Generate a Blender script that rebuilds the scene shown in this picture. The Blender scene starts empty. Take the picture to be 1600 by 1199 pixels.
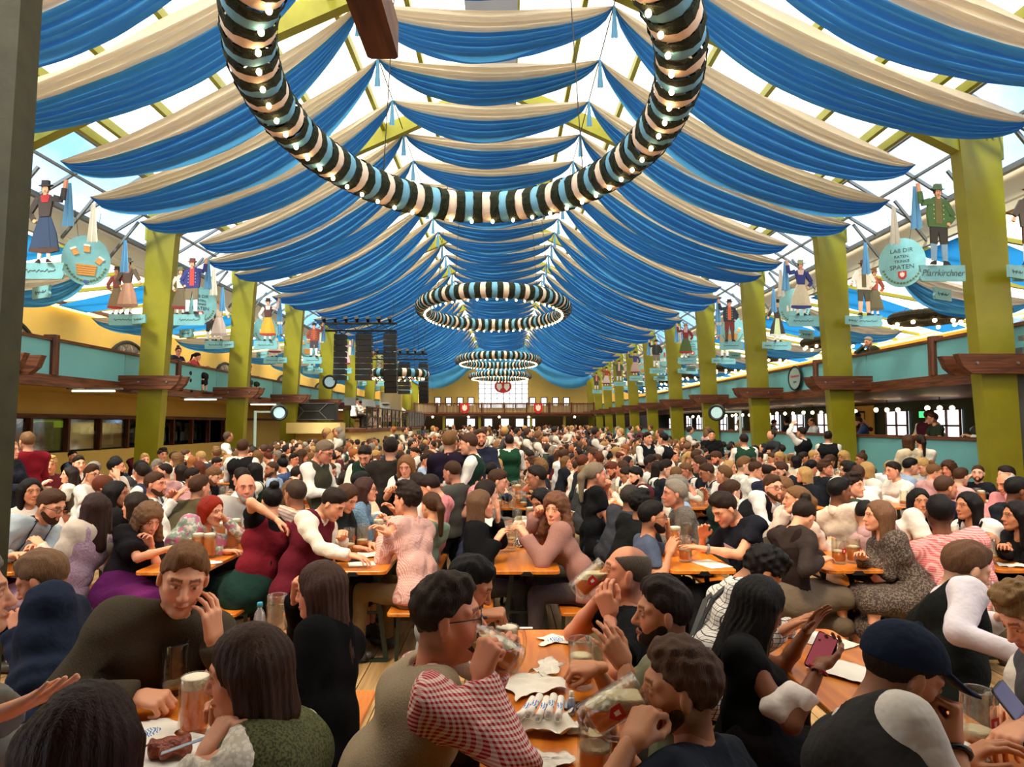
import bpy, math, random
import numpy as np
from mathutils import Vector, Matrix
random.seed(7)
S = bpy.context.scene
COL = S.collection
# ---------------------------------------------------------------- camera
F_PX = 1050.0
PITCH = math.atan(62.5 / F_PX)
YAW = math.atan(12 / F_PX)
CZ = 1.87
cam_d = bpy.data.cameras.new('camera')
cam = bpy.data.objects.new('camera', cam_d)
COL.objects.link(cam)
cam.location = (0, 0, CZ)
cam.rotation_euler = (math.pi / 2 + PITCH, 0, -YAW)
cam_d.sensor_fit = 'HORIZONTAL'
cam_d.sensor_width = 36.0
cam_d.lens = 36.0 * F_PX / 1600.0
cam_d.clip_start = 0.05
cam_d.clip_end = 400
S.camera = cam
# ---------------------------------------------------------------- world, sun, exposure
W = bpy.data.worlds.new('sky')
S.world = W
W.use_nodes = True
wn = W.node_tree
wn.nodes.clear()
w_out = wn.nodes.new('ShaderNodeOutputWorld')
w_bg = wn.nodes.new('ShaderNodeBackground')
w_tc = wn.nodes.new('ShaderNodeTexCoord')
w_noise = wn.nodes.new('ShaderNodeTexNoise')
w_noise.inputs['Scale'].default_value = 2.2
w_noise.inputs['Detail'].default_value = 6
w_ramp = wn.nodes.new('ShaderNodeValToRGB')
w_ramp.color_ramp.elements[0].position = 0.42
w_ramp.color_ramp.elements[0].color = (0.22, 0.50, 0.95, 1)
w_ramp.color_ramp.elements[1].position = 0.62
w_ramp.color_ramp.elements[1].color = (1.0, 0.95, 0.88, 1)
wn.links.new(w_tc.outputs['Generated'], w_noise.inputs['Vector'])
wn.links.new(w_noise.outputs['Fac'], w_ramp.inputs['Fac'])
wn.links.new(w_ramp.outputs['Color'], w_bg.inputs['Color'])
w_bg.inputs['Strength'].default_value = 2.3
wn.links.new(w_bg.outputs['Background'], w_out.inputs['Surface'])
sun_d = bpy.data.lights.new('sun', 'SUN')
sun_d.energy = 8.0
sun_d.angle = math.radians(9)
sun_d.color = (1.0, 0.9, 0.74)
sun = bpy.data.objects.new('sun', sun_d)
COL.objects.link(sun)
sun.rotation_euler = (math.radians(28), math.radians(-18), 0)
S.view_settings.view_transform = 'Standard'
S.view_settings.look = 'None'
S.view_settings.gamma = 1.0
S.view_settings.use_curve_mapping = False
S.view_settings.exposure = 0.68
S.cycles.use_denoising = True
S.cycles.max_bounces = 8
S.cycles.diffuse_bounces = 4
S.cycles.glossy_bounces = 2
S.cycles.transmission_bounces = 4
S.cycles.transparent_max_bounces = 16
S.cycles.caustics_reflective = False
S.cycles.caustics_refractive = False
S.cycles.sample_clamp_indirect = 4.0

ROT = np.array(cam.rotation_euler.to_matrix())


def ray(px, py):
    return ROT @ np.array([(px - 800.0) / F_PX, (599.5 - py) / F_PX, -1.0])


def at_d(px, py, d):           # world point of a pixel at hall depth y = d
    r = ray(px, py)
    t = d / r[1]
    return np.array([r[0] * t, d, CZ + r[2] * t])


def at_z(px, py, z):           # world point of a pixel on the plane of height z
    r = ray(px, py)
    t = (z - CZ) / r[2]
    return np.array([r[0] * t, r[1] * t, z])


# ---------------------------------------------------------------- materials
MATS = {}


def new_mat(name):
    m = bpy.data.materials.new(name)
    m.use_nodes = True
    nt = m.node_tree
    b = nt.nodes['Principled BSDF']
    return m, nt, b


def lin(c):
    return tuple(((x / 255.0) / 12.92 if x / 255.0 <= 0.04045 else ((x / 255.0 + 0.055) / 1.055) ** 2.4) for x in c[:3]) + (1.0,)


def plain(name, rgb, rough=0.6, metal=0.0, bump=0.0, scale=40.0, var=0.0, spec=0.5, sub=None, emit=None):
    if name in MATS:
        return MATS[name]
    m, nt, b = new_mat(name)
    c = lin(rgb)
    b.inputs['Base Color'].default_value = c
    b.inputs['Roughness'].default_value = rough
    b.inputs['Metallic'].default_value = metal
    b.inputs['Specular IOR Level'].default_value = spec
    if emit:
        b.inputs['Emission Color'].default_value = c
        b.inputs['Emission Strength'].default_value = emit
    if bump or var:
        tc = nt.nodes.new('ShaderNodeTexCoord')
        nz = nt.nodes.new('ShaderNodeTexNoise')
        nz.inputs['Scale'].default_value = scale
        nz.inputs['Detail'].default_value = 4
        nt.links.new(tc.outputs['Object'], nz.inputs['Vector'])
        if bump:
            bp = nt.nodes.new('ShaderNodeBump')
            bp.inputs['Strength'].default_value = bump
            bp.inputs['Distance'].default_value = 0.02
            nt.links.new(nz.outputs['Fac'], bp.inputs['Height'])
            nt.links.new(bp.outputs['Normal'], b.inputs['Normal'])
        if var:
            hs = nt.nodes.new('ShaderNodeHueSaturation')
            mr = nt.nodes.new('ShaderNodeMapRange')
            mr.inputs['From Min'].default_value = 0.3
            mr.inputs['From Max'].default_value = 0.7
            mr.inputs['To Min'].default_value = 1 - var
            mr.inputs['To Max'].default_value = 1 + var
            nt.links.new(nz.outputs['Fac'], mr.inputs['Value'])
            nt.links.new(mr.outputs['Result'], hs.inputs['Value'])
            hs.inputs['Color'].default_value = c
            nt.links.new(hs.outputs['Color'], b.inputs['Base Color'])
    MATS[name] = m
    return m


def wood(name, c1, c2, axis=1, scale=2.2, rough=0.45, stretch=14.0, spec=0.4, randomise=False):
    m, nt, b = new_mat(name)
    tc = nt.nodes.new('ShaderNodeTexCoord')
    mp = nt.nodes.new('ShaderNodeMapping')
    sc = [stretch, stretch, stretch]
    sc[axis] = 1.0
    mp.inputs['Scale'].default_value = sc
    nz = nt.nodes.new('ShaderNodeTexNoise')
    nz.inputs['Scale'].default_value = scale
    nz.inputs['Detail'].default_value = 5
    nz.inputs['Distortion'].default_value = 0.6
    rp = nt.nodes.new('ShaderNodeValToRGB')
    rp.color_ramp.elements[0].color = lin(c1)
    rp.color_ramp.elements[0].position = 0.35
    rp.color_ramp.elements[1].color = lin(c2)
    rp.color_ramp.elements[1].position = 0.65
    nt.links.new(tc.outputs['Object'], mp.inputs['Vector'])
    nt.links.new(mp.outputs['Vector'], nz.inputs['Vector'])
    nt.links.new(nz.outputs['Fac'], rp.inputs['Fac'])
    out = rp.outputs['Color']
    if randomise:
        oi = nt.nodes.new('ShaderNodeObjectInfo')
        hs = nt.nodes.new('ShaderNodeHueSaturation')
        mr = nt.nodes.new('ShaderNodeMapRange')
        mr.inputs['To Min'].default_value = 0.72
        mr.inputs['To Max'].default_value = 1.15
        nt.links.new(oi.outputs['Random'], mr.inputs['Value'])
        nt.links.new(mr.outputs['Result'], hs.inputs['Value'])
        nt.links.new(out, hs.inputs['Color'])
        out = hs.outputs['Color']
        ad = nt.nodes.new('ShaderNodeVectorMath')
        ad.operation = 'ADD'
        nt.links.new(tc.outputs['Object'], ad.inputs[0])
        cm = nt.nodes.new('ShaderNodeCombineXYZ')
        ml = nt.nodes.new('ShaderNodeMath')
        ml.operation = 'MULTIPLY'
        ml.inputs[1].default_value = 37.0
        nt.links.new(oi.outputs['Random'], ml.inputs[0])
        nt.links.new(ml.outputs[0], cm.inputs[0])
        nt.links.new(ml.outputs[0], cm.inputs[2])
        nt.links.new(cm.outputs[0], ad.inputs[1])
        nt.links.new(ad.outputs[0], mp.inputs['Vector'])
    nt.links.new(out, b.inputs['Base Color'])
    bp = nt.nodes.new('ShaderNodeBump')
    bp.inputs['Strength'].default_value = 0.15
    bp.inputs['Distance'].default_value = 0.01
    nt.links.new(nz.outputs['Fac'], bp.inputs['Height'])
    nt.links.new(bp.outputs['Normal'], b.inputs['Normal'])
    b.inputs['Roughness'].default_value = rough
    b.inputs['Specular IOR Level'].default_value = spec
    MATS[name] = m
    return m


def translucent(name, rgb, trans=0.5, clear=0.0, rough=0.9, pleat=False):
    m, nt, b = new_mat(name)
    c = lin(rgb)
    nt.nodes.remove(b)
    out = nt.nodes['Material Output']
    d = nt.nodes.new('ShaderNodeBsdfDiffuse')
    t = nt.nodes.new('ShaderNodeBsdfTranslucent')
    d.inputs['Color'].default_value = c
    t.inputs['Color'].default_value = c
    mx = nt.nodes.new('ShaderNodeMixShader')
    mx.inputs['Fac'].default_value = trans
    nt.links.new(d.outputs[0], mx.inputs[1])
    nt.links.new(t.outputs[0], mx.inputs[2])
    last = mx
    if clear:
        tr = nt.nodes.new('ShaderNodeBsdfTransparent')
        tr.inputs['Color'].default_value = c
        m2 = nt.nodes.new('ShaderNodeMixShader')
        m2.inputs['Fac'].default_value = clear
        nt.links.new(mx.outputs[0], m2.inputs[1])
        nt.links.new(tr.outputs[0], m2.inputs[2])
        last = m2
    nt.links.new(last.outputs[0], out.inputs['Surface'])
    MATS[name] = m
    return m


def glassy(name, tint=(255, 255, 255), gloss=0.12, body=0.0, body_rgb=(255, 255, 255), bump=0.0, scale=60.0, facing=0.75):
    """thin glass: see-through, tinted, with a Fresnel-like gloss and a little body"""
    m, nt, b = new_mat(name)
    nt.nodes.remove(b)
    out = nt.nodes['Material Output']
    tr = nt.nodes.new('ShaderNodeBsdfTransparent')
    tr.inputs['Color'].default_value = lin(tint)
    gl = nt.nodes.new('ShaderNodeBsdfGlossy')
    gl.inputs['Roughness'].default_value = 0.08
    lw = nt.nodes.new('ShaderNodeLayerWeight')
    lw.inputs['Blend'].default_value = 0.35
    ma = nt.nodes.new('ShaderNodeMath')
    ma.operation = 'MULTIPLY_ADD'
    ma.inputs[1].default_value = facing
    ma.inputs[2].default_value = gloss
    nt.links.new(lw.outputs['Facing'], ma.inputs[0])
    if bump:
        tc = nt.nodes.new('ShaderNodeTexCoord')
        vo = nt.nodes.new('ShaderNodeTexVoronoi')
        vo.inputs['Scale'].default_value = scale
        bp = nt.nodes.new('ShaderNodeBump')
        bp.inputs['Strength'].default_value = bump
        bp.inputs['Distance'].default_value = 0.01
        nt.links.new(tc.outputs['Object'], vo.inputs['Vector'])
        nt.links.new(vo.outputs['Distance'], bp.inputs['Height'])
        nt.links.new(bp.outputs['Normal'], gl.inputs['Normal'])
        nt.links.new(bp.outputs['Normal'], lw.inputs['Normal'])
    src = tr
    if body:
        df = nt.nodes.new('ShaderNodeBsdfDiffuse')
        tl = nt.nodes.new('ShaderNodeBsdfTranslucent')
        df.inputs['Color'].default_value = lin(body_rgb)
        tl.inputs['Color'].default_value = lin(body_rgb)
        ms = nt.nodes.new('ShaderNodeMixShader')
        ms.inputs['Fac'].default_value = 0.5
        nt.links.new(df.outputs[0], ms.inputs[1])
        nt.links.new(tl.outputs[0], ms.inputs[2])
        mb = nt.nodes.new('ShaderNodeMixShader')
        mb.inputs['Fac'].default_value = body
        nt.links.new(tr.outputs[0], mb.inputs[1])
        nt.links.new(ms.outputs[0], mb.inputs[2])
        src = mb
    mx = nt.nodes.new('ShaderNodeMixShader')
    nt.links.new(ma.outputs[0], mx.inputs['Fac'])
    nt.links.new(src.outputs[0], mx.inputs[1])
    nt.links.new(gl.outputs[0], mx.inputs[2])
    nt.links.new(mx.outputs[0], out.inputs['Surface'])
    MATS[name] = m
    return m


def objcol(name, rough=0.8, bump=0.3, scale=60.0, attr=False, spec=0.3, stretch=None, var=0.0, dist=0.006):
    """colour taken from the object's own colour (and a painted tint)"""
    m, nt, b = new_mat(name)
    oi = nt.nodes.new('ShaderNodeObjectInfo')
    col = oi.outputs['Color']
    tc = nt.nodes.new('ShaderNodeTexCoord')
    nz = nt.nodes.new('ShaderNodeTexNoise')
    nz.inputs['Scale'].default_value = scale
    nz.inputs['Detail'].default_value = 3
    if stretch:
        mp = nt.nodes.new('ShaderNodeMapping')
        mp.inputs['Scale'].default_value = stretch
        nt.links.new(tc.outputs['Object'], mp.inputs['Vector'])
        nt.links.new(mp.outputs['Vector'], nz.inputs['Vector'])
    else:
        nt.links.new(tc.outputs['Object'], nz.inputs['Vector'])
    if var:
        mr = nt.nodes.new('ShaderNodeMapRange')
        mr.inputs['From Min'].default_value = 0.3
        mr.inputs['From Max'].default_value = 0.7
        mr.inputs['To Min'].default_value = 1 - var
        mr.inputs['To Max'].default_value = 1 + var
        hs = nt.nodes.new('ShaderNodeHueSaturation')
        nt.links.new(nz.outputs['Fac'], mr.inputs['Value'])
        nt.links.new(mr.outputs['Result'], hs.inputs['Value'])
        nt.links.new(col, hs.inputs['Color'])
        col = hs.outputs['Color']
    if attr:
        at = nt.nodes.new('ShaderNodeAttribute')
        at.attribute_name = 'tint'
        mm = nt.nodes.new('ShaderNodeMix')
        mm.data_type = 'RGBA'
        mm.blend_type = 'MULTIPLY'
        mm.inputs[0].default_value = 1.0
        nt.links.new(col, mm.inputs[6])
        nt.links.new(at.outputs['Color'], mm.inputs[7])
        col = mm.outputs[2]
    nt.links.new(col, b.inputs['Base Color'])
    if bump:
        bp = nt.nodes.new('ShaderNodeBump')
        bp.inputs['Strength'].default_value = bump
        bp.inputs['Distance'].default_value = dist
        nt.links.new(nz.outputs['Fac'], bp.inputs['Height'])
        nt.links.new(bp.outputs['Normal'], b.inputs['Normal'])
    b.inputs['Roughness'].default_value = rough
    b.inputs['Specular IOR Level'].default_value = spec
    MATS[name] = m
    return m


def patterned(name, kind, c1, c2, s=0.02, c3=None, rough=0.85):
    """woven cloth patterns in the garment's own coordinates: check, plaid, stripe, knit, floral, lace"""
    m, nt, b = new_mat(name)
    L = nt.links.new
    tc = nt.nodes.new('ShaderNodeTexCoord')
    sx = nt.nodes.new('ShaderNodeSeparateXYZ')
    L(tc.outputs['Object'], sx.inputs[0])

    def M(op, a, bb=None):
        n = nt.nodes.new('ShaderNodeMath')
        n.operation = op
        for i, v in enumerate((a, bb)):
            if v is None:
                continue
            if isinstance(v, (int, float)):
                n.inputs[i].default_value = v
            else:
                L(v, n.inputs[i])
        return n.outputs[0]
    u = M('ADD', M('MULTIPLY', sx.outputs[0], 0.75), M('MULTIPLY', sx.outputs[1], 0.9))
    v = sx.outputs[2]
    su = M('GREATER_THAN', M('FRACT', M('MULTIPLY', u, 1.0 / s)), 0.5 if kind != 'plaid' else 0.86)
    sv = M('GREATER_THAN', M('FRACT', M('MULTIPLY', v, 1.0 / s)), 0.5 if kind != 'plaid' else 0.86)
    if kind == 'check':
        fac = M('MULTIPLY', M('ADD', su, sv), 0.5)
    elif kind == 'plaid':
        fac = M('MAXIMUM', su, sv)
    elif kind == 'stripe':
        fac = M('GREATER_THAN', M('FRACT', M('MULTIPLY', M('ADD', v, M('MULTIPLY', u, 0.4)), 1.0 / s)), 0.6)
    elif kind == 'knit':
        wv = nt.nodes.new('ShaderNodeTexWave')
        wv.inputs['Scale'].default_value = 1.0 / s
        wv.inputs['Distortion'].default_value = 3.0
        L(tc.outputs['Object'], wv.inputs['Vector'])
        fac = wv.outputs['Fac']
    else:
        vo = nt.nodes.new('ShaderNodeTexVoronoi' if kind == 'lace' else 'ShaderNodeTexNoise')
        vo.inputs['Scale'].default_value = 1.0 / s
        L(tc.outputs['Object'], vo.inputs['Vector'])
        fac = M('GREATER_THAN', vo.outputs['Distance'] if kind == 'lace' else vo.outputs['Fac'], 0.52)
    mx = nt.nodes.new('ShaderNodeMix')
    mx.data_type = 'RGBA'
    L(fac, mx.inputs[0])
    mx.inputs[6].default_value = lin(c1)
    mx.inputs[7].default_value = lin(c2)
    col = mx.outputs[2]
    if c3:
        nz = nt.nodes.new('ShaderNodeTexNoise')
        nz.inputs['Scale'].default_value = 14
        L(tc.outputs['Object'], nz.inputs['Vector'])
        m3 = nt.nodes.new('ShaderNodeMix')
        m3.data_type = 'RGBA'
        L(M('GREATER_THAN', nz.outputs['Fac'], 0.56), m3.inputs[0])
        L(col, m3.inputs[6])
        m3.inputs[7].default_value = lin(c3)
        col = m3.outputs[2]
    L(col, b.inputs['Base Color'])
    n2 = nt.nodes.new('ShaderNodeTexNoise')
    n2.inputs['Scale'].default_value = 9
    n2.inputs['Distortion'].default_value = 1.2
    L(tc.outputs['Object'], n2.inputs['Vector'])
    bp = nt.nodes.new('ShaderNodeBump')
    bp.inputs['Strength'].default_value = 0.6
    bp.inputs['Distance'].default_value = 0.03
    L(n2.outputs['Fac'], bp.inputs['Height'])
    L(bp.outputs['Normal'], b.inputs['Normal'])
    b.inputs['Roughness'].default_value = rough
    b.inputs['Specular IOR Level'].default_value = 0.2
    MATS[name] = m
    return m


# ---------------------------------------------------------------- mesh helpers
KIDS = {}
def mesh_np(name, V, Fc, smooth=True, mats=None, tint=None, mat_idx=None):
    """mesh from numpy vertices and an (n,4) or (n,3) face array"""
    me = bpy.data.meshes.new(name)
    V = np.asarray(V, dtype=np.float32)
    Fc = np.asarray(Fc, dtype=np.int32)
    n, k = Fc.shape
    me.vertices.add(len(V))
    me.vertices.foreach_set('co', V.ravel())
    me.loops.add(n * k)
    me.loops.foreach_set('vertex_index', Fc.ravel())
    me.polygons.add(n)
    me.polygons.foreach_set('loop_start', np.arange(0, n * k, k, dtype=np.int32))
    me.polygons.foreach_set('loop_total', np.full(n, k, dtype=np.int32))
    me.polygons.foreach_set('use_smooth', np.full(n, smooth, dtype=bool))
    if mat_idx is not None:
        me.polygons.foreach_set('material_index', np.asarray(mat_idx, dtype=np.int32))
    if tint is not None:
        a = me.color_attributes.new('tint', 'FLOAT_COLOR', 'POINT')
        t = np.ones((len(V), 4), dtype=np.float32)
        t[:, :3] = tint
        a.data.foreach_set('color', t.ravel())
    me.update(calc_edges=True)
    for m in (mats or []):
        me.materials.append(m)
    return me


def link(name, me, parent=None, loc=(0, 0, 0), rotz=0.0, **props):
    o = bpy.data.objects.new(name, me)
    COL.objects.link(o)
    o.location = loc
    if rotz:
        o.rotation_euler = (0, 0, rotz)
    if parent is not None:
        o.parent = parent
        KIDS.setdefault(parent.name, []).append(o)
    for k, v in props.items():
        if v is not None:
            o[k] = v
    return o


class MB:
    """collects boxes, tubes, lathes and prisms; build() links them as ONE mesh object"""

    def __init__(s):
        s.v = []
        s.f = []

    def add(s, vs, fs):
        n = len(s.v)
        s.v += [tuple(map(float, p)) for p in vs]
        s.f += [tuple(i + n for i in f) for f in fs]
        return s

    def box(s, x0, x1, y0, y1, z0, z1):
        return s.add([(x0, y0, z0), (x1, y0, z0), (x1, y1, z0), (x0, y1, z0), (x0, y0, z1), (x1, y0, z1), (x1, y1, z1), (x0, y1, z1)],
                     [(0, 3, 2, 1), (4, 5, 6, 7), (0, 1, 5, 4), (1, 2, 6, 5), (2, 3, 7, 6), (3, 0, 4, 7)])

    def bbox(s, x0, x1, y0, y1, z0, z1, b=0.01):
        """box with bevelled vertical edges and softened top"""
        pts = [(x0 + b, y0), (x1 - b, y0), (x1, y0 + b), (x1, y1 - b), (x1 - b, y1), (x0 + b, y1), (x0, y1 - b), (x0, y0 + b)]
        return s.prism(pts, z0, z1)

    def prism(s, pts, z0, z1, axis='z'):
        n = len(pts)

        def mk(p, h):
            return (p[0], p[1], h) if axis == 'z' else ((p[0], h, p[1]) if axis == 'y' else (h, p[0], p[1]))
        vs = [mk(p, z0) for p in pts] + [mk(p, z1) for p in pts]
        fs = [tuple(reversed(range(n))), tuple(range(n, 2 * n))] + [(i, (i + 1) % n, (i + 1) % n + n, i + n) for i in range(n)]
        return s.add(vs, fs)

    def bar(s, a, b, w, h=None, up=(0, 0, 1)):
        """rectangular bar between two points"""
        a = Vector(a)
        b = Vector(b)
        h = h or w
        d = (b - a).normalized()
        u = Vector(up)
        if abs(d.dot(u)) > 0.98:
            u = Vector((0, 1, 0))
        r = d.cross(u).normalized()
        u = r.cross(d).normalized()
        vs = []
        for p in (a, b):
            for i, j in ((-1, -1), (1, -1), (1, 1), (-1, 1)):
                vs.append(p + r * (i * w / 2) + u * (j * h / 2))
        return s.add(vs, [(0, 3, 2, 1), (4, 5, 6, 7), (0, 1, 5, 4), (1, 2, 6, 5), (2, 3, 7, 6), (3, 0, 4, 7)])

    def tube(s, pts, r, n=8, caps=True, closed=False):
        pts = [Vector(p) for p in pts]
        rs = r if isinstance(r, (list, tuple)) else [r] * len(pts)
        vs = []
        m = len(pts)
        u = None
        for i, p in enumerate(pts):
            q0 = pts[(i - 1) % m] if (closed or i) else pts[i]
            q1 = pts[(i + 1) % m] if (closed or i < m - 1) else pts[i]
            d = (q1 - q0).normalized()
            if u is None:
                u = Vector((0, 0, 1)) if abs(d.z) < 0.9 else Vector((0, 1, 0))
            u = (u - d * u.dot(d)).normalized()
            w = d.cross(u)
            for k in range(n):
                a = 2 * math.pi * k / n
                vs.append(p + u * (rs[i] * math.cos(a)) + w * (rs[i] * math.sin(a)))
        fs = []
        for i in range(m if closed else m - 1):
            for k in range(n):
                a, b2 = i * n + k, i * n + (k + 1) % n
                j = ((i + 1) % m) * n
                fs.append((a, b2, j + (k + 1) % n, j + k))
        if caps and not closed:
            fs.append(tuple(reversed(range(n))))
            fs.append(tuple(range((m - 1) * n, m * n)))
        return s.add(vs, fs)

    def lathe(s, prof, n=20, c=(0, 0, 0), mod=None):
        vs = []
        for i, (r, z) in enumerate(prof):
            for k in range(n):
                a = 2 * math.pi * k / n
                rr = r * (mod(a, z) if mod else 1.0)
                vs.append((c[0] + rr * math.cos(a), c[1] + rr * math.sin(a), c[2] + z))
        fs = []
        for i in range(len(prof) - 1):
            for k in range(n):
                fs.append((i * n + k, i * n + (k + 1) % n, (i + 1) * n + (k + 1) % n, (i + 1) * n + k))
        if prof[0][0] > 1e-6:
            fs.append(tuple(reversed(range(n))))
        if prof[-1][0] > 1e-6:
            fs.append(tuple(range((len(prof) - 1) * n, len(prof) * n)))
        return s.add(vs, fs)

    def ball(s, c, r, n=10, m=6, sz=1.0):
        prof = [(max(1e-7, r * math.sin(math.pi * i / m)), -r * sz * math.cos(math.pi * i / m)) for i in range(m + 1)]
        return s.lathe(prof, n, c)

    def mesh(s, name, mats=None, smooth=False):
        me = bpy.data.meshes.new(name)
        me.from_pydata(s.v, [], s.f)
        if smooth:
            me.polygons.foreach_set('use_smooth', [True] * len(me.polygons))
        for m in (mats if isinstance(mats, (list, tuple)) else ([mats] if mats else [])):
            me.materials.append(m)
        return me

    def build(s, name, mat, parent=None, smooth=False, loc=(0, 0, 0), rotz=0.0, **props):
        return link(name, s.mesh(name, mat, smooth), parent, loc, rotz, **props)


def empty(name, loc=(0, 0, 0), rotz=0.0, **props):
    return link(name, None, None, loc, rotz, **props)


def copy_tree(o, parent=None, loc=None, rotz=None, top=True, **props):
    c = o.copy()
    COL.objects.link(c)
    if parent is not None:
        c.parent = parent
        KIDS.setdefault(parent.name, []).append(c)
    if loc is not None:
        c.location = loc
    if rotz is not None:
        c.rotation_euler = (0, 0, rotz)
    for k, v in props.items():
        c[k] = v
    for ch in list(KIDS.get(o.name, [])):
        copy_tree(ch, c)
    return c



def text_obj(body, size, mat, parent, loc, shear=0.0, sx=1.0, mid=False):
    t = bpy.data.curves.new('lettering', 'FONT')
    t.body = body
    t.size = size
    t.shear = shear
    t.extrude = 0.002
    t.resolution_u = 3
    t.align_x = 'CENTER'
    if mid:
        t.align_y = 'CENTER'
    tmp = bpy.data.objects.new('tmp', t)
    me = bpy.data.meshes.new_from_object(tmp)
    bpy.data.objects.remove(tmp)
    me.materials.clear()
    me.materials.append(mat)
    o = link('lettering', me, parent, loc)
    o.rotation_euler = (math.pi / 2, 0, 0)
    o.scale = (sx, 1, 1)
    return o


ORD = ['first', 'second', 'third', 'fourth', 'fifth', 'sixth', 'seventh', 'eighth', 'ninth', 'tenth', 'eleventh', 'twelfth', 'thirteenth',
       'fourteenth', 'fifteenth', 'sixteenth', 'seventeenth', 'eighteenth', 'nineteenth', 'twentieth'] + ['%dth' % i for i in range(21, 31)] + ['31st', '32nd', '33rd', '34th', '35th']
# ================================================================ STRUCTURE
XC = -0.15                                  # the hall's axis
BAY0, BAY = 10.8, 5.05
NB = 11
YEND = 62.7


def mxx(x, side):                           # mirror about the axis
    return x if side > 0 else 2 * XC - x


SIDE = {1: 'right', -1: 'left'}
green = plain('column_green', (126, 120, 6), 0.45, bump=0.08, scale=3, var=0.08)
green2 = plain('rafter_green', (146, 148, 30), 0.5, var=0.08, scale=4)
brown = wood('brown_timber', (62, 30, 16), (112, 62, 34), axis=0, scale=1.6, rough=0.55)
brown_y = wood('brown_timber_lengthwise', (62, 30, 16), (118, 66, 36), axis=1, scale=1.6, rough=0.55)
brown_z = wood('brown_post_timber', (58, 28, 14), (104, 56, 30), axis=2, scale=1.6, rough=0.55)
bluep = plain('blue_panel_paint', (104, 170, 176), 0.6, var=0.06, scale=1.2, bump=0.05)
bluesign = plain('blue_sign_paint', (120, 176, 182), 0.6, var=0.1, scale=6)
yellow = plain('yellow_wall_paint', (214, 180, 92), 0.8, var=0.06, scale=0.8)
darkg = plain('dark_green_wall', (44, 58, 40), 0.8, var=0.1, scale=1.5)
dark = plain('dark_interior', (22, 20, 18), 0.8)
black = plain('black_metal', (14, 14, 15), 0.45)
steel = plain('grey_steel', (120, 122, 120), 0.45, metal=0.4)
canvas = translucent('roof_canvas', (252, 238, 212), trans=0.75, clear=0.2)
canvas2 = translucent('aisle_canvas', (244, 230, 205), trans=0.7, clear=0.06)
canvas_blue = translucent('blue_canvas', (40, 130, 205), trans=0.6)
cloth_w = translucent('white_swag_cloth', (240, 232, 216), trans=0.3)
cloth_b = translucent('blue_swag_cloth', (84, 168, 230), trans=0.45)
cloth_rb = translucent('pale_blue_ribbon', (120, 178, 220), trans=0.3)
glass = glassy('window_glass', (225, 240, 250), gloss=0.04)
bulb_m = plain('warm_bulb', (255, 214, 150), 0.4, emit=14.0)
tube_m = plain('fluorescent_tube', (255, 244, 205), 0.4, emit=4.0)
winlit = plain('daylit_window_pane', (235, 240, 245), 0.4, emit=1.15)
planks_m = wood('floor_plank_wood', (128, 98, 62), (186, 152, 104), axis=1, scale=1.3, rough=0.6, stretch=10, randomise=True)
floor_m = wood('floor_wood', (120, 92, 60), (170, 138, 96), axis=1, scale=1.3, rough=0.6, stretch=10)

# floor -----------------------------------------------------------------
fl = MB().box(-16, 18, -8, 68, -0.12, -0.02).build('floor', floor_m, kind='structure')
pm = {}
pw = 0.19
for i in range(-20, 21):
    x = i * pw
    y = 1.4 - random.random() * 2.5
    while y < 9.5:
        ln = random.choice((2.6, 3.1, 3.7))
        key = ln
        if key not in pm:
            pm[key] = MB().bbox(-pw / 2 + 0.004, pw / 2 - 0.004, 0.003, ln - 0.003, -0.03, 0, 0.006).mesh('floor_plank', planks_m)
        link('plank', pm[key], fl, (x, y, random.uniform(-0.0025, 0.0)))
        y += ln
MB().box(-16, -20.5 * pw, -8, 68, -0.03, 0).box(20.5 * pw, 18, -8, 68, -0.03, 0).box(-20.5 * pw, 20.5 * pw, 12.4, 68, -0.03, 0).box(-20.5 * pw, 20.5 * pw, -8, -1.1, -0.03, 0).build('boards', floor_m, fl, kind='stuff')

# columns, crossbeams, rafters --------------------------------------------
col_pts = [(7.80, 0.0), (8.30, 0.0), (8.12, 7.0), (7.42, 7.0), (7.50, 5.9)]
bolts = MB()
for z in (6.75, 6.55):
    for x in (7.55, 7.65, 7.9, 8.0):
        bolts.tube([(x, -0.15, z), (x, -0.12, z)], 0.018, 8)
cols = {}
for side in (1, -1):
    pts = [(mxx(x, side), z) for x, z in col_pts]
    cols[side] = MB().prism(pts, -0.13, 0.13, 'y').mesh('wall_column', green)
    bv = MB()
    bv.v = [(mxx(v[0], side), v[1], v[2]) for v in bolts.v]
    bv.f = bolts.f
    cols[side, 'b'] = bv.mesh('bolt', steel)
    cols[side, 'x'] = MB().prism([(mxx(x, side), z) for x, z in ((7.2, 2.98), (11.8, 2.98), (11.8, 2.66), (7.42, 2.66), (7.28, 2.78))], -0.26, -0.13, 'y').prism([(mxx(x, side), z) for x, z in ((7.2, 2.98), (11.8, 2.98), (11.8, 2.66), (7.42, 2.66), (7.28, 2.78))], 0.13, 0.26, 'y').mesh('crossbeam', brown)
    # bolt heads on the crossbeam
    hb = MB()
    for x in (7.5, 8.15, 8.6, 9.4):
        hb.tube([(mxx(x, side), -0.28, 2.83), (mxx(x, side), -0.255, 2.83)], 0.022, 8)
    cols[side, 'h'] = hb.mesh('bolt_head', steel)


def roof_z(x):
    return 10.1 - 0.43 * abs(x - XC)


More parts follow.
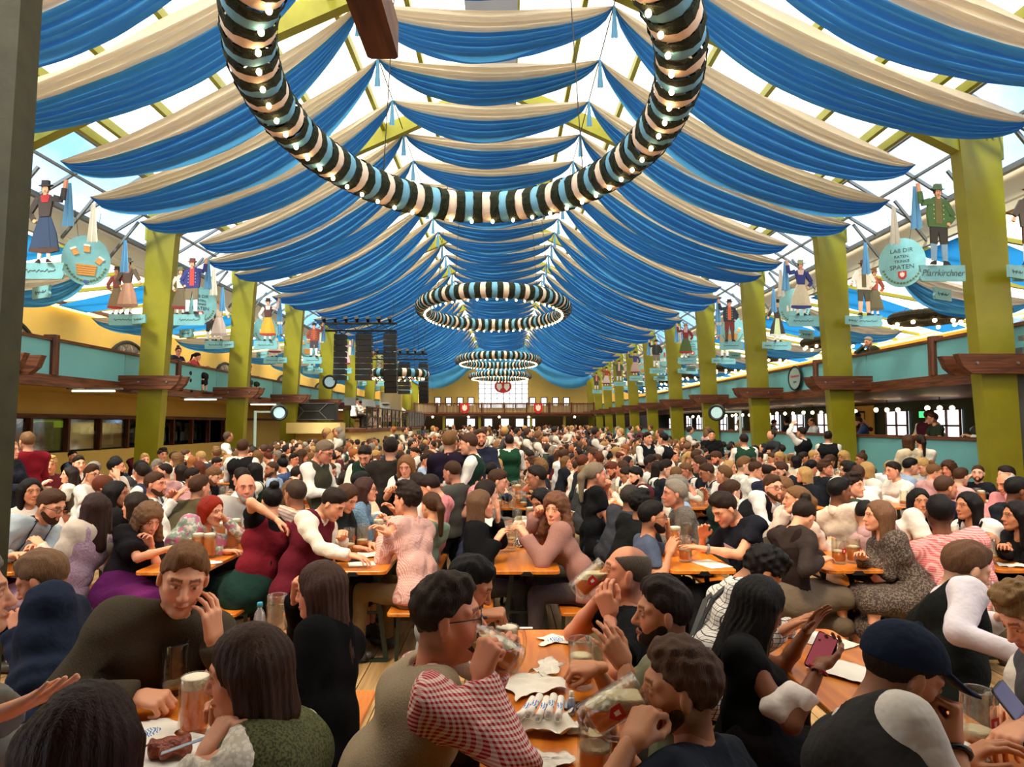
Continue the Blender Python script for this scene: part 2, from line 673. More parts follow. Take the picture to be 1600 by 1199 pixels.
raf = MB()
for side in (1, -1):
    P = [(XC, roof_z(XC) + 0.12), (mxx(8.2, side), roof_z(mxx(8.2, side)) + 0.12), (mxx(8.2, side), 6.2), (mxx(7.45, side), 6.35), (mxx(6.6, side), roof_z(mxx(6.6, side)) - 0.42), (XC, roof_z(XC) - 0.2)]
    raf.prism(P, -0.1, 0.1, 'y')
raf_me = raf.mesh('rafter', green2)
for k in range(-1, NB):
    y = BAY0 + BAY * k
    link('trim_%d' % (k + 2), raf_me, None, (0, y, 0), kind='structure')
    if k < 0:
        continue
    for side in (1, -1):
        c = link('trim_%d' % (20 + 2 * k + (side > 0)), cols[side], None, (0, y, 0), kind='structure')
        if k < 4:
            link('bolt', cols[side, 'b'], c)
        cb = link('crossbeam', cols[side, 'x'], c)
        if k < 4:
            link('bolt_head', cols[side, 'h'], cb)
# R1's neighbour: grey steel sheet post beside the first right column
MB().box(8.36, 9.4, 10.7, 11.2, 0, 3.1).box(8.3, 9.5, 10.6, 10.7, 2.7, 2.78).box(8.3, 9.5, 10.6, 10.7, 3.2, 3.28).build('trim_60', steel, kind='structure')

pl = MB()
for off in (0.4, 1.6, 2.75, 3.9, 5.0, 6.05, 6.9, 7.25):
    for side in (1, -1):
        x = XC + side * off
        z = roof_z(x) + 0.06
        pl.box(x - 0.045, x + 0.045, 3.0, YEND, z - 0.09, z + 0.07)
pl.build('trim_61', green2, kind='structure')
rc = MB()
for side in (1, -1):
    x0, x1 = XC, mxx(7.35, side)
    rc.add([(x0, -2, roof_z(x0) + 0.28), (x1, -2, roof_z(x1) + 0.28), (x1, YEND + 4, roof_z(x1) + 0.28), (x0, YEND + 4, roof_z(x0) + 0.28)], [(0, 1, 2, 3)])
rc.build('ceiling', canvas, kind='structure')
# grey ventilation sheet under the ridge (seen between the near swags)
MB().box(-0.75, 0.25, 3, 40, 9.72, 9.76).build('trim_62', translucent('grey_canvas', (190, 196, 208), trans=0.4), kind='structure')

for side in (1, -1):
    # glazed strip at the eaves
    xa, xb = mxx(7.4, side), mxx(8.75, side)
    za, zb = roof_z(mxx(7.35, side)) + 0.26, 6.28
    w = MB().add([(xa, -2, za), (xb, -2, zb), (xb, YEND, zb), (xa, YEND, za)], [(0, 1, 2, 3)]).build('window_%d' % (1 if side > 0 else 2), glass, kind='structure')
    fr = MB()
    for i in range(52):
        y = -1 + i * BAY / 4
        fr.bar((xa, y, za), (xb, y, zb), 0.05, 0.06)
    fr.bar((xa, -2, za), (xa, YEND, za), 0.07).bar(((xa + xb) / 2, -2, (za + zb) / 2), ((xa + xb) / 2, YEND, (za + zb) / 2), 0.05).bar((xb, -2, zb), (xb, YEND, zb), 0.1)
    fr.build('window_frame', steel, w)
    # cream gutter beam and braces below it
    xg = mxx(8.85, side)
    MB().box(min(xg, xg + 0.16 * side), max(xg, xg + 0.16 * side), -2, YEND, 5.78, 6.26).box(min(xg, xg + 0.1 * side), max(xg, xg + 0.1 * side), -2, YEND, 5.6, 5.74).build('trim_%d' % (63 + (side > 0)), plain('cream_beam', (226, 214, 186), 0.6), kind='structure')
    br = MB()
    for i in range(40):
        y = 2 + i * BAY / 3
        br.bar((xg, y, 5.7), (mxx(8.2, side), y, 6.55), 0.05)
    br.build('trim_%d' % (65 + (side > 0)), steel, kind='structure')
    # aisle roof
    x0, x1 = mxx(8.9, side), mxx(13.6, side)
    z0, z1 = 5.72, 5.25 if side < 0 else 4.86
    MB().add([(x0, -2, z0), (x1, -2, z1), (x1, YEND, z1), (x0, YEND, z0)], [(0, 1, 2, 3)]).build('ceiling_%s_aisle' % SIDE[side], canvas2, kind='structure')
    ab = MB()
    for i in range(52):
        y = -1 + i * BAY / 4
        ab.bar((x0, y, z0 - 0.08), (x1, y, z1 - 0.08), 0.07, 0.09)
    ab.build('trim_%d' % (67 + (side > 0)), green2, kind='structure')
    # blue fabric pieces laid under the aisle roof
    bb = MB()
    for i in range(11):
        y = BAY0 + BAY * i
        dz = 0.2
        bb.add([(x0, y - 1.6, z0 - dz), (x1, y - 0.4, z1 - dz), (x1, y - 1.5, z1 - dz), (x0, y - 3.4, z0 - dz)], [(0, 1, 2, 3)])
    bb.build('trim_%d' % (69 + (side > 0)), canvas_blue, kind='structure')

# galleries ---------------------------------------------------------------
for side in (1, -1):
    n = SIDE[side]
    X = mxx(8.62, side)
    s = side
    x0, x1 = sorted((X, X + 5.7 * s))
    MB().box(x0, x1, 2, YEND, 2.62, 2.74).build('ceiling_under_%s_gallery' % n, yellow if side < 0 else brown_y, kind='structure')
    a, b = sorted((X - 0.04 * s, X + 0.14 * s))
    base = MB().box(a, b, 2, YEND, 2.60, 2.83).build('wall_%s_gallery' % n, brown_y, kind='structure')
    MB().box(a, b, 2, YEND, 3.5, 3.56).build('rail_cap', brown_y, base)
    pan = None
    for i in range(-1, 2 * NB):
        y0 = BAY0 - BAY / 2 + i * BAY / 2 if False else BAY0 + (i - 1) * BAY / 2
        if pan is None:
            pan = MB().box(min(X, X + 0.04 * s), max(X, X + 0.04 * s), 0.02, BAY / 2 - 0.02, 2.83, 3.5).mesh('panel', bluep)
            post = MB().bbox(min(X - 0.09 * s, X + 0.16 * s), max(X - 0.09 * s, X + 0.16 * s), -0.09, 0.09, 2.83, 3.62, 0.03).mesh('post', brown_z)
        link('panel', pan, base, (0, y0, 0))
        if i % 2 == 0:
            link('post', post, base, (0, y0, 0))
# left upper wall with half-round paintings
wl = MB().box(-12.9, -12.7, 2, YEND, 2.74, 5.3).build('wall_left', yellow, kind='structure')
MB().box(-12.7, -12.55, 2, YEND, 5.16, 5.22).build('cove_light', plain('cove_glow', (255, 220, 130), 0.5, emit=2.2), wl)
MB().box(-12.72, -12.5, 2, YEND, 5.22, 5.34).build('cornice', brown_y, wl)
pic_m, nt, b = new_mat('grey_mural')
MATS['grey_mural'] = pic_m
tc = nt.nodes.new('ShaderNodeTexCoord')
nz = nt.nodes.new('ShaderNodeTexNoise')
nz.inputs['Scale'].default_value = 2.6
nz.inputs['Detail'].default_value = 7
nz.inputs['Distortion'].default_value = 1.5
rp = nt.nodes.new('ShaderNodeValToRGB')
for i, (p, c) in enumerate(((0.35, (30, 28, 28)), (0.52, (96, 88, 80)), (0.66, (190, 176, 156)))):
    e = rp.color_ramp.elements[i] if i < 2 else rp.color_ramp.elements.new(p)
    e.position = p
    e.color = lin(c)
nt.links.new(tc.outputs['Object'], nz.inputs['Vector'])
nt.links.new(nz.outputs['Fac'], rp.inputs['Fac'])
nt.links.new(rp.outputs['Color'], b.inputs['Base Color'])
pd = MB().prism([(1.42 * math.cos(a * math.pi / 24), 1.42 * math.sin(a * math.pi / 24)) for a in range(48)], 0, 0.05, 'x').mesh('mural', pic_m)
pr = MB().tube([(0.05, 1.45 * math.cos(a * math.pi / 24), 1.45 * math.sin(a * math.pi / 24)) for a in range(48)], 0.06, 6, closed=True).mesh('mural_frame', dark)
MLAB = ['nearest the dark green post', 'directly left of the first left column', 'beyond the second left column', 'beyond the third left column', 'beyond the fourth left column']
for i, y in enumerate((17.0, 22.7, 30.6, 38.5, 46)):
    p = empty('wall_painting', (-12.7, y, 3.15), label='round grey wall painting, ' + MLAB[i], category='painting', group='round wall paintings')
    link('canvas', pd, p)
    link('picture_frame', pr, p)
# kitchen wall below the left gallery
kw = MB().box(-11.2, -11.0, 2, YEND, 2.08, 2.62).box(-11.2, -11.0, 2, 27, 0, 1.15).box(-11.2, -11.0, 27, YEND, 0, 2.1).build('wall_left_lower', yellow, kind='structure')
kb = MB().box(-11.24, -10.92, 2, YEND, 2.0, 2.1).build('door_head_beam', brown_y, kw)
MB().box(-13.2, -13.0, 2, YEND, 0, 2.62).build('wall_kitchen', darkg, kind='structure')
for i in range(14):
    y = 9 + i * 1.35
    MB().box(-11.1, -10.96, y - 0.04, y + 0.04, 1.15, 2.02).build('post', brown_z, kw)
    if i in (4, 5, 6, 7):
        MB().box(-11.07, -11.05, y + 0.08, y + 1.27, 1.2, 1.98).build('window_pane', glass, kw)
kf = MB()
random.seed(3)
for i in range(60):
    y = random.uniform(8, 28)
    kf.box(-12.9, -12.6, y, y + random.uniform(0.15, 0.5), 1.2 + random.choice((0, 0.35)), 1.2 + random.uniform(0.42, 0.75))
kf.build('kitchen_shelf_goods', plain('kitchen_mix', (170, 166, 158), 0.4, metal=0.3, var=0.5, scale=5), kind='stuff', label='pots and goods crowded on kitchen shelves behind the left hatch', category='kitchen goods')
MB().box(-12.98, -12.95, 14, 20, 1.75, 1.95).build('trim_71', plain('lime_strip', (170, 190, 30), 0.5, emit=0.4), kind='structure')
# fluorescent lamps under the gallery
for k in range(8):
    y = 14.4 + BAY * k
    l = empty('strip_lamp', (-8.7, y, 2.56), label='fluorescent strip lamp under left gallery in front of the %s left column' % ORD[k], category='lamp', group='strip lamps under the left gallery')
    MB().tube([(-0.5, 0, 0), (0.4, 0, 0)], 0.018, 8).build('tube', tube_m, l)
    MB().box(-0.6, 0.55, -0.05, 0.05, 0.03, 0.07).build('fitting', steel, l)

# right lower wall with windows, parapet
MB().box(14.0, 14.2, 2, YEND, 0, 2.62).build('wall_right_lower', darkg, kind='structure')
MB().box(13.7, 13.9, 2, YEND, 2.74, 4.8).build('wall_right', yellow, kind='structure')
MB().box(13.55, 13.7, 2, YEND, 4.66, 4.72).build('cove_light', plain('cove_glow', (255, 220, 130), 0.5, emit=2.2), kind='structure')
MB().box(8.5, 14, 2, YEND, 0.0, 0.78).build('floor_right_aisle', floor_m, kind='structure')
wp = MB().box(8.34, 8.48, 11.3, YEND, 0.0, 1.56).build('wall_right_parapet', bluep, kind='structure')
MB().box(8.3, 8.52, 11.3, YEND, 1.56, 1.62).build('rail_cap', brown_y, wp)
for i in range(16):
    y = 15 + i * 2.7
    w = MB().box(13.96, 13.98, y, y + 1.3, 1.25, 2.3).build('window_%d' % (10 + i), winlit, kind='structure')
    wf = MB()
    for q in (0, 0.65, 1.3):
        wf.box(13.9, 13.95, y + q - 0.03, y + q + 0.03, 1.2, 2.34)
    for q in (1.22, 1.8, 2.32):
        wf.box(13.9, 13.95, y, y + 1.3, q - 0.03, q + 0.03)
    wf.build('window_frame', brown_z, w)
MB().box(13.9, 13.95, 25.2, 27.0, 1.0, 2.55).build('trim_72', yellow, kind='structure')
# white fascia wood under the right gallery
for side in (1, -1):
    pass
# end wall -----------------------------------------------------------------
ew = MB().box(-14, 14, YEND, YEND + 0.2, 2.6, 9.9).build('wall_end', yellow, kind='structure')
MB().box(-14, 14, YEND + 1.5, YEND + 1.7, 0, 2.7).build('wall_end_lower', plain('dark_timber_wall', (40, 22, 16), 0.7), kind='structure')
bw = at_d(748, 640, YEND - 0.1)[0], at_d(825, 640, YEND - 0.1)[0]
w = MB().box(bw[0], bw[1], YEND - 0.06, YEND - 0.02, 3.3, 6.1).build('window_30', winlit, kind='structure')
wf = MB()
for i in range(9):
    x = bw[0] + (bw[1] - bw[0]) * i / 8
    wf.box(x - 0.03, x + 0.03, YEND - 0.12, YEND - 0.06, 3.3, 6.1)
for i in range(7):
    z = 3.3 + i * 0.45
    wf.box(bw[0], bw[1], YEND - 0.12, YEND - 0.06, z - 0.025, z + 0.025)
wf.build('window_frame', steel, w)
for i, px in enumerate((684, 701, 719, 736, 832, 850, 868, 885)):
    c = at_d(px, 626, YEND - 0.1)
    w = MB().box(c[0] - 0.22, c[0] + 0.22, YEND - 0.06, YEND - 0.02, 3.55, 4.25).build('window_%d' % (31 + i), winlit, kind='structure')
    MB().box(c[0] - 0.3, c[0] - 0.22, YEND - 0.1, YEND - 0.01, 3.5, 4.3).box(c[0] + 0.22, c[0] + 0.3, YEND - 0.1, YEND - 0.01, 3.5, 4.3).box(c[0] - 0.3, c[0] + 0.3, YEND - 0.1, YEND - 0.01, 4.25, 4.33).build('window_frame', brown_z, w)
# balcony
by = 60.0
bal = MB().box(-8.2, 8.0, by, YEND, 2.55, 2.85).build('floor_balcony', brown_y, kind='structure')
bt = MB()
for i in range(130):
    x = -8.0 + i * 0.122
    bt.box(x, x + 0.08, by - 0.03, by, 2.85, 3.6)
bt.build('balusters', plain('balcony_slat', (104, 84, 72), 0.7), bal, kind='stuff')
MB().box(-8.1, 7.9, by - 0.08, by + 0.05, 3.58, 3.7).box(-8.1, 7.9, by - 0.08, by + 0.05, 2.7, 2.86).build('rail_cap', brown_y, bal)
for i in range(9):
    x = -8.0 + i * 2.0
    MB().box(x - 0.08, x + 0.08, by - 0.1, by + 0.06, 2.6, 3.74).build('post', brown_z, bal)
for i in range(4):
    x = (-5.4, -2.2, 2.4, 5.4)[i]
    MB().tube([(x, by + 0.3, 0), (x, by + 0.3, 2.6)], 0.12, 8).build('trim_%d' % (73 + i), green, kind='structure')
red = plain('emblem_red', (190, 30, 34), 0.5)
white = plain('emblem_white', (236, 228, 214), 0.6)


def emblem(parent, c, s, axis='y', sgn=-1, ring=True):
    """red shield with a white spade blade, built as thin raised pieces"""
    def pt(u, v, h):
        return (c[0] + u * s, c[1] + sgn * h, c[2] + v * s) if axis == 'y' else (c[0] + sgn * h, c[1] + u * s, c[2] + v * s)

    def pr_(pts, h0, h1):
        n = len(pts)
        m = MB()
        m.add([pt(u, v, h0) for u, v in pts] + [pt(u, v, h1) for u, v in pts], [tuple(range(n)), tuple(range(n, 2 * n))] + [(i, (i + 1) % n, (i + 1) % n + n, i + n) for i in range(n)])
        return m
    shield = [(-0.5, 0.5), (0.5, 0.5), (0.5, -0.2), (0.25, -0.5), (0, -0.62), (-0.25, -0.5), (-0.5, -0.2)]
    pr_(shield, 0, 0.006 * max(1, s * 8)).build('emblem', red, parent)
    sp = [(-0.24, 0.32), (-0.07, 0.24), (-0.07, 0.4), (0.07, 0.4), (0.07, 0.24), (0.24, 0.32), (0.28, -0.05), (0.12, -0.3), (-0.12, -0.3), (-0.28, -0.05)]
    pr_(sp, 0.006 * max(1, s * 8), 0.009 * max(1, s * 8)).build('emblem_blade', white, parent)


for i, px in enumerate((726, 841)):
    c = at_d(px, 638, by - 0.1)
    e = empty('balcony_emblem', tuple(c), label=['red shield sign on the far balcony rail, left of the big window', 'red shield sign on the far balcony rail, right of the big window'][i], category='sign', group='red shields on the far balcony')
    emblem(e, (0, 0, 0), 0.8)
e = empty('window_emblem', (at_d(786, 604, YEND - 0.2)[0], YEND - 0.2, at_d(786, 604, YEND - 0.2)[2]), label='round red emblem with white blades hanging in the big far window', category='sign')
MB().prism([(0.8 * math.cos(a * math.pi / 14), 0.62 * math.sin(a * math.pi / 14)) for a in range(28)], 0, 0.05, 'y').build('disc', red, e)
for dx in (-0.35, 0.35):
    MB().prism([(dx - 0.22, 0.25), (dx + 0.22, 0.25), (dx + 0.26, -0.1), (dx, -0.42), (dx - 0.26, -0.1)], -0.03, 0, 'y').build('blade', white, e)
# round lamps under the balcony
for i, px in enumerate((676, 732, 780, 826, 898)):
    c = at_d(px, 655, by + 0.5)
    l = empty('balcony_lamp', (c[0], by + 0.5, 2.45), label='small white lamp under the far balcony, %s from the left' % ORD[i], category='lamp', group='lamps under the far balcony')
    MB().ball((0, 0, 0), 0.1, 8, 5).build('globe', bulb_m, l, smooth=True)
for i, px in enumerate((703, 736, 763, 789, 812, 830)):
    c = at_d(px, 662, YEND + 1.4)
    MB().box(c[0] - 0.35, c[0] + 0.35, YEND + 1.42, YEND + 1.46, 1.6, 2.3).build('window_%d' % (40 + i), winlit, kind='structure')

# near end: gallery over the camera, shade, left post
MB().box(-9, 9, -8, 2.02, 3.36, 3.6).build('ceiling_near_gallery', brown_y, kind='structure')
MB().box(-16, 18, -8.2, -8, 0, 8).build('wall_near', yellow, kind='structure')
c = at_d(575, 85, 2.44)
MB().bbox(c[0], c[0] + 0.115, -1, 2.44, 3.23, 3.36, 0.012).build('trim_80', brown_y, kind='structure')
post_m = plain('shaded_old_green_post_paint', (44, 44, 20), 0.6, bump=0.4, scale=5, var=0.3)  # old paint; the post's shade is put into the dark olive colour
xi = at_d(8, 662, 4.4)[0]
xt = at_d(50, 0, 4.4)
lean = (xt[0] - xi) / (xt[2] - CZ)
MB().prism([(xi - lean * CZ - 0.5, 0), (xi - lean * CZ, 0), (xi + lean * (8.5 - CZ), 8.5), (xi + lean * (8.5 - CZ) - 0.45, 8.5)], 4.3, 4.5, 'y').build('trim_81', post_m, kind='structure')

# swags --------------------------------------------------------------------
SW0, SWP = 10.95, 1.683


def swag_mesh(A, B, top_sag, width, ydrift=0.45, nu=40, nv=64, seed=0):
    A = np.array(A, float)
    B = np.array(B, float)
    u = np.linspace(0, 1, nu)[:, None]
    v = np.linspace(0, 1, nv)[None, :]
    rng = np.random.RandomState(seed)
    arch = (4 * u * (1 - u))
    env = np.clip(arch, 0, 1) ** 0.62
    skew = 0.10 * np.sin(2 * np.pi * u)
    drop = top_sag * arch + (width * env) * (v ** 0.92) * (1 + skew * v)
    nf = 9.0
    ph = 2 * np.pi * nf * v + 0.9 * np.sin(3 * u * np.pi + seed) + rng.uniform(0, 6)
    fold = 0.5 + 0.5 * np.sin(ph)
    amp = 0.2 * (0.15 + 0.85 * env) * (0.6 + 0.4 * np.sin(2 * np.pi * v * 2.3 + seed) ** 2)
    X = A[0] + (B[0] - A[0]) * u + 0 * v
    Y = A[1] + (B[1] - A[1]) * u + ydrift * env * v + amp * fold
    Z = A[2] + (B[2] - A[2]) * u - drop + 0.35 * amp * (1 - fold)
    V = np.stack([X, Y, Z], -1).reshape(-1, 3)
    i, j = np.meshgrid(np.arange(nu - 1), np.arange(nv - 1), indexing='ij')
    a = (i * nv + j).ravel()
    Fq = np.stack([a, a + nv, a + nv + 1, a + 1], -1)
    mid = int(nv * 0.42)
    jj = j.ravel()
    return V, Fq[jj < mid], Fq[jj >= mid]


def sub(V, Fq, name, mat):
    used = np.unique(Fq)
    remap = np.zeros(len(V), int)
    remap[used] = np.arange(len(used))
    return mesh_np(name, V[used], remap[Fq], True, [mat])


NL, NR, ZN, ZE = -2.45, 1.85, 8.92, 6.2
sw_me = {}
for key, (A, B, ts, wd, yd) in {
    'C': ((NL, 0, ZN), (NR, 0, ZN), 0.1, 0.62, 0.35),
    'RA': ((NR, 0, ZN), (7.55, 0.0, ZE), 0.16, 0.80, 0.42), 'RB': ((NR, 0, ZN), (6.9, 0, ZE), 0.16, 0.80, 0.42), 'RC': ((NR, 0, ZN), (7.5, 0.1, ZE), 0.2, 0.86, 0.42),
    'LA': ((NL, 0, ZN), (-7.85, 0.0, ZE), 0.16, 0.80, 0.42), 'LB': ((NL, 0, ZN), (-7.35, 0, ZE), 0.16, 0.80, 0.42), 'LC': ((NL, 0, ZN), (-7.95, 0.1, ZE), 0.2, 0.86, 0.42),
}.items():
    for var in range(2):
        V, fw, fb = swag_mesh(A, B, ts * (1 + 0.25 * var), wd * (1 - 0.05 * var), yd, seed=var * 5 + len(sw_me))
        sw_me[key, var] = (sub(V, fw, 'white_cloth', cloth_w), sub(V, fb, 'blue_cloth', cloth_b))
rib = MB()
for q in range(4):
    x0 = -0.06 + 0.03 * q
    rib.add([(x0 * 0.35, 0.012 * (q % 2), 0), ((x0 + 0.03) * 0.35, 0.012 * ((q + 1) % 2), 0), (x0 + 0.035, 0.03 * ((q + 1) % 2), -0.55), (x0, 0.03 * (q % 2), -0.57)], [(0, 1, 2, 3)])
rib_me = [rib.mesh('ribbon', cloth_rb), rib.mesh('ribbon', cloth_w)]
kidx = 0
for k in range(-2, 31):
    y = SW0 + SWP * k
    ab = 'BCA'[k % 3]
    for part, key, name in (('left', 'L' + ab, 'left side'), ('middle', 'C', 'middle'), ('right', 'R' + ab, 'right side')):
        o = empty('fabric_swag', (0, y, 0), label='blue and white swag of the %s row, %s from the near end' % (name, ORD[k + 2]), category='swag', group='blue and white roof swags')
        mw, mb_ = sw_me[key, (k + (part == 'left')) % 2]
        link('white_cloth', mw, o)
        link('blue_cloth', mb_, o)
    if k < 16:
        for x, nm in ((NL, 'left'), (NR, 'right')):
            r = link('ribbon', rib_me[0], None, (x, y - 0.02, ZN), label='pale blue ribbon at the %s ridge knot of the %s swag' % (nm, ORD[k + 2]), category='ribbon', group='ribbons at the swag knots')
cab = MB()
for x in (NL, NR):
    cab.tube([(x, 3, ZN + 0.02), (x, YEND, ZN + 0.02)], 0.012, 5)
cab.build('suspension_cable', black, label='thin dark wires running lengthwise through the swag knots', category='cable', kind='stuff')
# swags in the aisles
for side in (1, -1):
    A = (mxx(8.9, side), 0, 5.45)
    B = (mxx(12.0, side), 0, 5.0 if side < 0 else 4.65)
    V, fw, fb = swag_mesh(A, B, 0.1, 0.62, 0.3, 24, 24, 3)
    mw, mb_ = sub(V, fw, 'white_cloth', cloth_w), sub(V, fb, 'blue_cloth', cloth_b)
    for k in range(10):
        o = empty('aisle_swag', (0, BAY0 - 0.9 + BAY * k, 0), label='short blue and white swag in the %s aisle, beside the %s column' % (SIDE[side], ORD[k]), category='swag', group='aisle swags')
        link('white_cloth', mw, o)
        link('blue_cloth', mb_, o)

# blue drapes closing the gable at the far end
for nm, xa, xb, f_ in (('left', -8.5, -2.6, lambda t: 5.9 - 1.0 * math.sin(math.pi * min(1, t * 1.15)) ** 0.8 + 1.0 * t * t), ('middle', -2.6, 2.1, lambda t: 6.7 - 0.35 * math.sin(math.pi * t)), ('right', 2.1, 8.3, lambda t: 5.9 - 1.0 * math.sin(math.pi * min(1, (1 - t) * 1.15)) ** 0.8 + 1.0 * (1 - t) ** 2)):
    V = []
    nu, nv = 40, 14
    for i in range(nu):
        t = i / (nu - 1)
        zb = f_(t)
        for j in range(nv):
            v = j / (nv - 1)
            V.append((xa + (xb - xa) * t, 61.2 + 0.16 * math.sin(v * 30 + 4 * t), 9.6 + (zb - 9.6) * v))
    i, j = np.meshgrid(np.arange(nu - 1), np.arange(nv - 1), indexing='ij')
    a = (i * nv + j).ravel()
    o = empty('gable_drape', (0, 0, 0), label='blue drape closing the far gable, %s part' % nm, category='drape', group='gable drapes')
    link('blue_cloth', mesh_np('drape', V, np.stack([a, a + nv, a + nv + 1, a + 1], -1), True, [cloth_b]), o)

# striped garland rings ------------------------------------------------------
gr_g = plain('garland_green', (20, 34, 16), 0.95, bump=1.0, scale=60, var=0.5)
gr_b = plain('garland_blue', (112, 176, 214), 0.8, bump=0.3, scale=20)
gr_w = plain('garland_white', (240, 222, 208), 0.8, bump=0.3, scale=20)


def ell(a, b, t):
    return np.array([a * math.cos(t), b * math.sin(t), 0.0])


def arc_params(a, b, n):
    ts = np.linspace(0, 2 * np.pi, 4001)
    p = np.stack([a * np.cos(ts), b * np.sin(ts)], -1)
    s = np.concatenate([[0], np.cumsum(np.linalg.norm(np.diff(p, axis=0), axis=1))])
    return np.interp(np.linspace(0, s[-1], n + 1), s, ts)


def band(a, b, t0, t1, r, furry, seg=18, steps=3, rng=None):
    vs = []
    for i in range(steps + 1):
        t = t0 + (t1 - t0) * i / steps
        p = ell(a, b, t)
        d = np.array([-a * math.sin(t), b * math.cos(t), 0])
        d /= np.linalg.norm(d)
        nrm = np.cross(d, (0, 0, 1))
        for k in range(seg):
            al = 2 * math.pi * k / seg
            rr = r * (1.0 + (rng.uniform(-0.03, 0.065) if furry else rng.uniform(-0.01, 0.02)))
            off = d * (rng.uniform(-0.012, 0.012) if furry else 0)
            vs.append(p + nrm * rr * math.cos(al) + np.array([0, 0, 1]) * rr * math.sin(al) + off)
    fs = [(i * seg + k, i * seg + (k + 1) % seg, (i + 1) * seg + (k + 1) % seg, (i + 1) * seg + k) for i in range(steps) for k in range(seg)]
    return vs, fs


RGZ = 5.4


def garland(a, b, r, loc, label, nseg=124, nb=62, detail=True, base=None):
    root = empty('garland_ring', loc, label=label, category='garland ring', group='striped garland rings')
    if base is not None:
        for ch in KIDS[base.name]:
            c = ch.copy()
            COL.objects.link(c)
            c.parent = root
        return root
    rng = np.random.RandomState(4)
    ts = arc_params(a, b, nseg * 2)
    groups = {0: MB(), 1: MB(), 2: MB()}
    for i in range(nseg):
        kind = (0, 1, 0, 2)[i % 4]
        w = 1.12 if kind == 0 else 0.88
        # unequal band widths: green wide, cloth narrower
        t0, t1 = ts[2 * i], ts[2 * i + 2]
        sh = (t1 - t0) * 0.02
        if kind == 0:
            t0, t1 = t0 - sh, t1 + sh
        else:
            t0, t1 = t0 + sh, t1 - sh
        vs, fs = band(a, b, t0, t1, r * (1.0 if kind == 0 else 0.97), kind == 0, rng=rng, seg=18 if detail else 10, steps=3 if detail else 2)
        if detail:
            m = MB().add(vs, fs)
            m.build(('green_band', 'blue_band', 'green_band', 'white_band')[i % 4], (gr_g, gr_b, gr_w)[kind], root, smooth=kind > 0)
        else:
            groups[kind].add(vs, fs)
    if not detail:
        for kd, nm, mm in ((0, 'green_bands', gr_g), (1, 'blue_bands', gr_b), (2, 'white_bands', gr_w)):
            groups[kd].build(nm, mm, root, smooth=kd > 0, kind='stuff')
    tb = arc_params(a, b, nb)
    bm = MB().ball((0, 0, 0), 0.028, 8, 6, 1.15).mesh('bulb', bulb_m, True)
    bl = MB()
    for i in range(nb):
        p = ell(a - r * 0.35, b - r * 0.35, tb[i]) + np.array([0, 0, -r - 0.02])
        if detail:
            link('bulb', bm, root, tuple(p))
        else:
            bl.ball(tuple(p), 0.03, 6, 4)
    if not detail:
        bl.build('bulbs', bulb_m, root, kind='stuff')
    for t in (0.8, 2.3, 3.95, 5.5):
        p = ell(a, b, t)
        MB().tube([(p[0], p[1], r * 0.9), (p[0] * 0.8, p[1] * 0.8, roof_z(p[0] * 0.8) - RGZ)], 0.008, 4).build('hanging_wire', black, root)
    return root


RGZ = 5.4
g1 = garland(2.2, 3.35, 0.245, (-0.36, 7.45, RGZ), 'huge striped garland ring with bulbs, nearest, cut by the top edge', nseg=112, nb=50)
g2 = garland(2.2, 3.2, 0.215, (-0.33, 20.8, RGZ), 'striped garland ring with bulbs, whole, second along the nave', detail=True)
g3 = garland(2.2, 3.2, 0.215, (-0.33, 37.2, 5.35), 'striped garland ring third along the nave, small and far', detail=False)
garland(2.2, 3.2, 0.215, (-0.33, 51, 5.45), 'striped garland ring fourth along the nave, just below the third', base=g3)
cs = at_d(622, 585, 31)
garland(1.25, 1.25, 0.2, (cs[0], 31, cs[2]), 'small striped garland ring beside the black stage loudspeakers', nseg=44, nb=26, detail=False)
# dark leafy wreath chandeliers in the right aisle
wv, wf_ = [], []
rng = np.random.RandomState(9)
wreath = MB()
for i in range(40):
    vs, fs = band(0.72, 0.72, i * 2 * math.pi / 40, (i + 1) * 2 * math.pi / 40, 0.13, True, 10, 1, rng)
    wreath.add(vs, fs)
w_me = wreath.mesh('leafy_ring', plain('wreath_green', (52, 46, 26), 0.95, bump=1.0, scale=50, var=0.5))
wb = MB().ball((0, 0, 0), 0.05, 8, 5).mesh('bulb', bulb_m, True)
for k in range(8):
    y = 16.2 + BAY * k
    o = empty('wreath_chandelier', (10.5, y + 0.3, 4.5), label='dark leafy wreath chandelier with bulbs in the right aisle, %s from the near end' % ORD[k], category='chandelier', group='wreath chandeliers')
    link('leafy_ring', w_me, o)
    for i in range(10):
        a = i * math.pi / 5
        link('bulb', wb, o, (0.72 * math.cos(a), 0.72 * math.sin(a), -0.17))
    MB().tube([(0, 0, 0.8), (0.6, 0, 0.1)], 0.006, 4).tube([(0, 0, 0.8), (-0.6, 0, 0.1)], 0.006, 4).build('hanging_wire', black, o)
# warm lamps under the right gallery
for i in range(14):
    y = 13.5 + i * 2.6
    o = empty('globe_lamp', (12.2, y, 2.3), label='warm globe lamp cluster under the right gallery, %s from the near end' % ORD[i], category='lamp', group='warm lamps under the right gallery')
    for dx in (-0.35, 0, 0.35):
        MB().ball((dx, 0, 0), 0.07, 8, 5).build('globe', bulb_m, o, smooth=True)
    MB().bar((-0.4, 0, 0.1), (0.4, 0, 0.1), 0.03).bar((0, 0, 0.1), (0, 0, 0.32), 0.02).build('fitting', black, o)
ex = empty('exit_sign', tuple(at_d(1446, 648, 17.5)), label='small glowing green exit sign on the dark wall behind the right parapet', category='sign')
MB().box(-0.16, 0.16, -0.02, 0.02, -0.08, 0.08).build('sign_box', plain('exit_green', (60, 190, 110), 0.5, emit=1.5), ex)
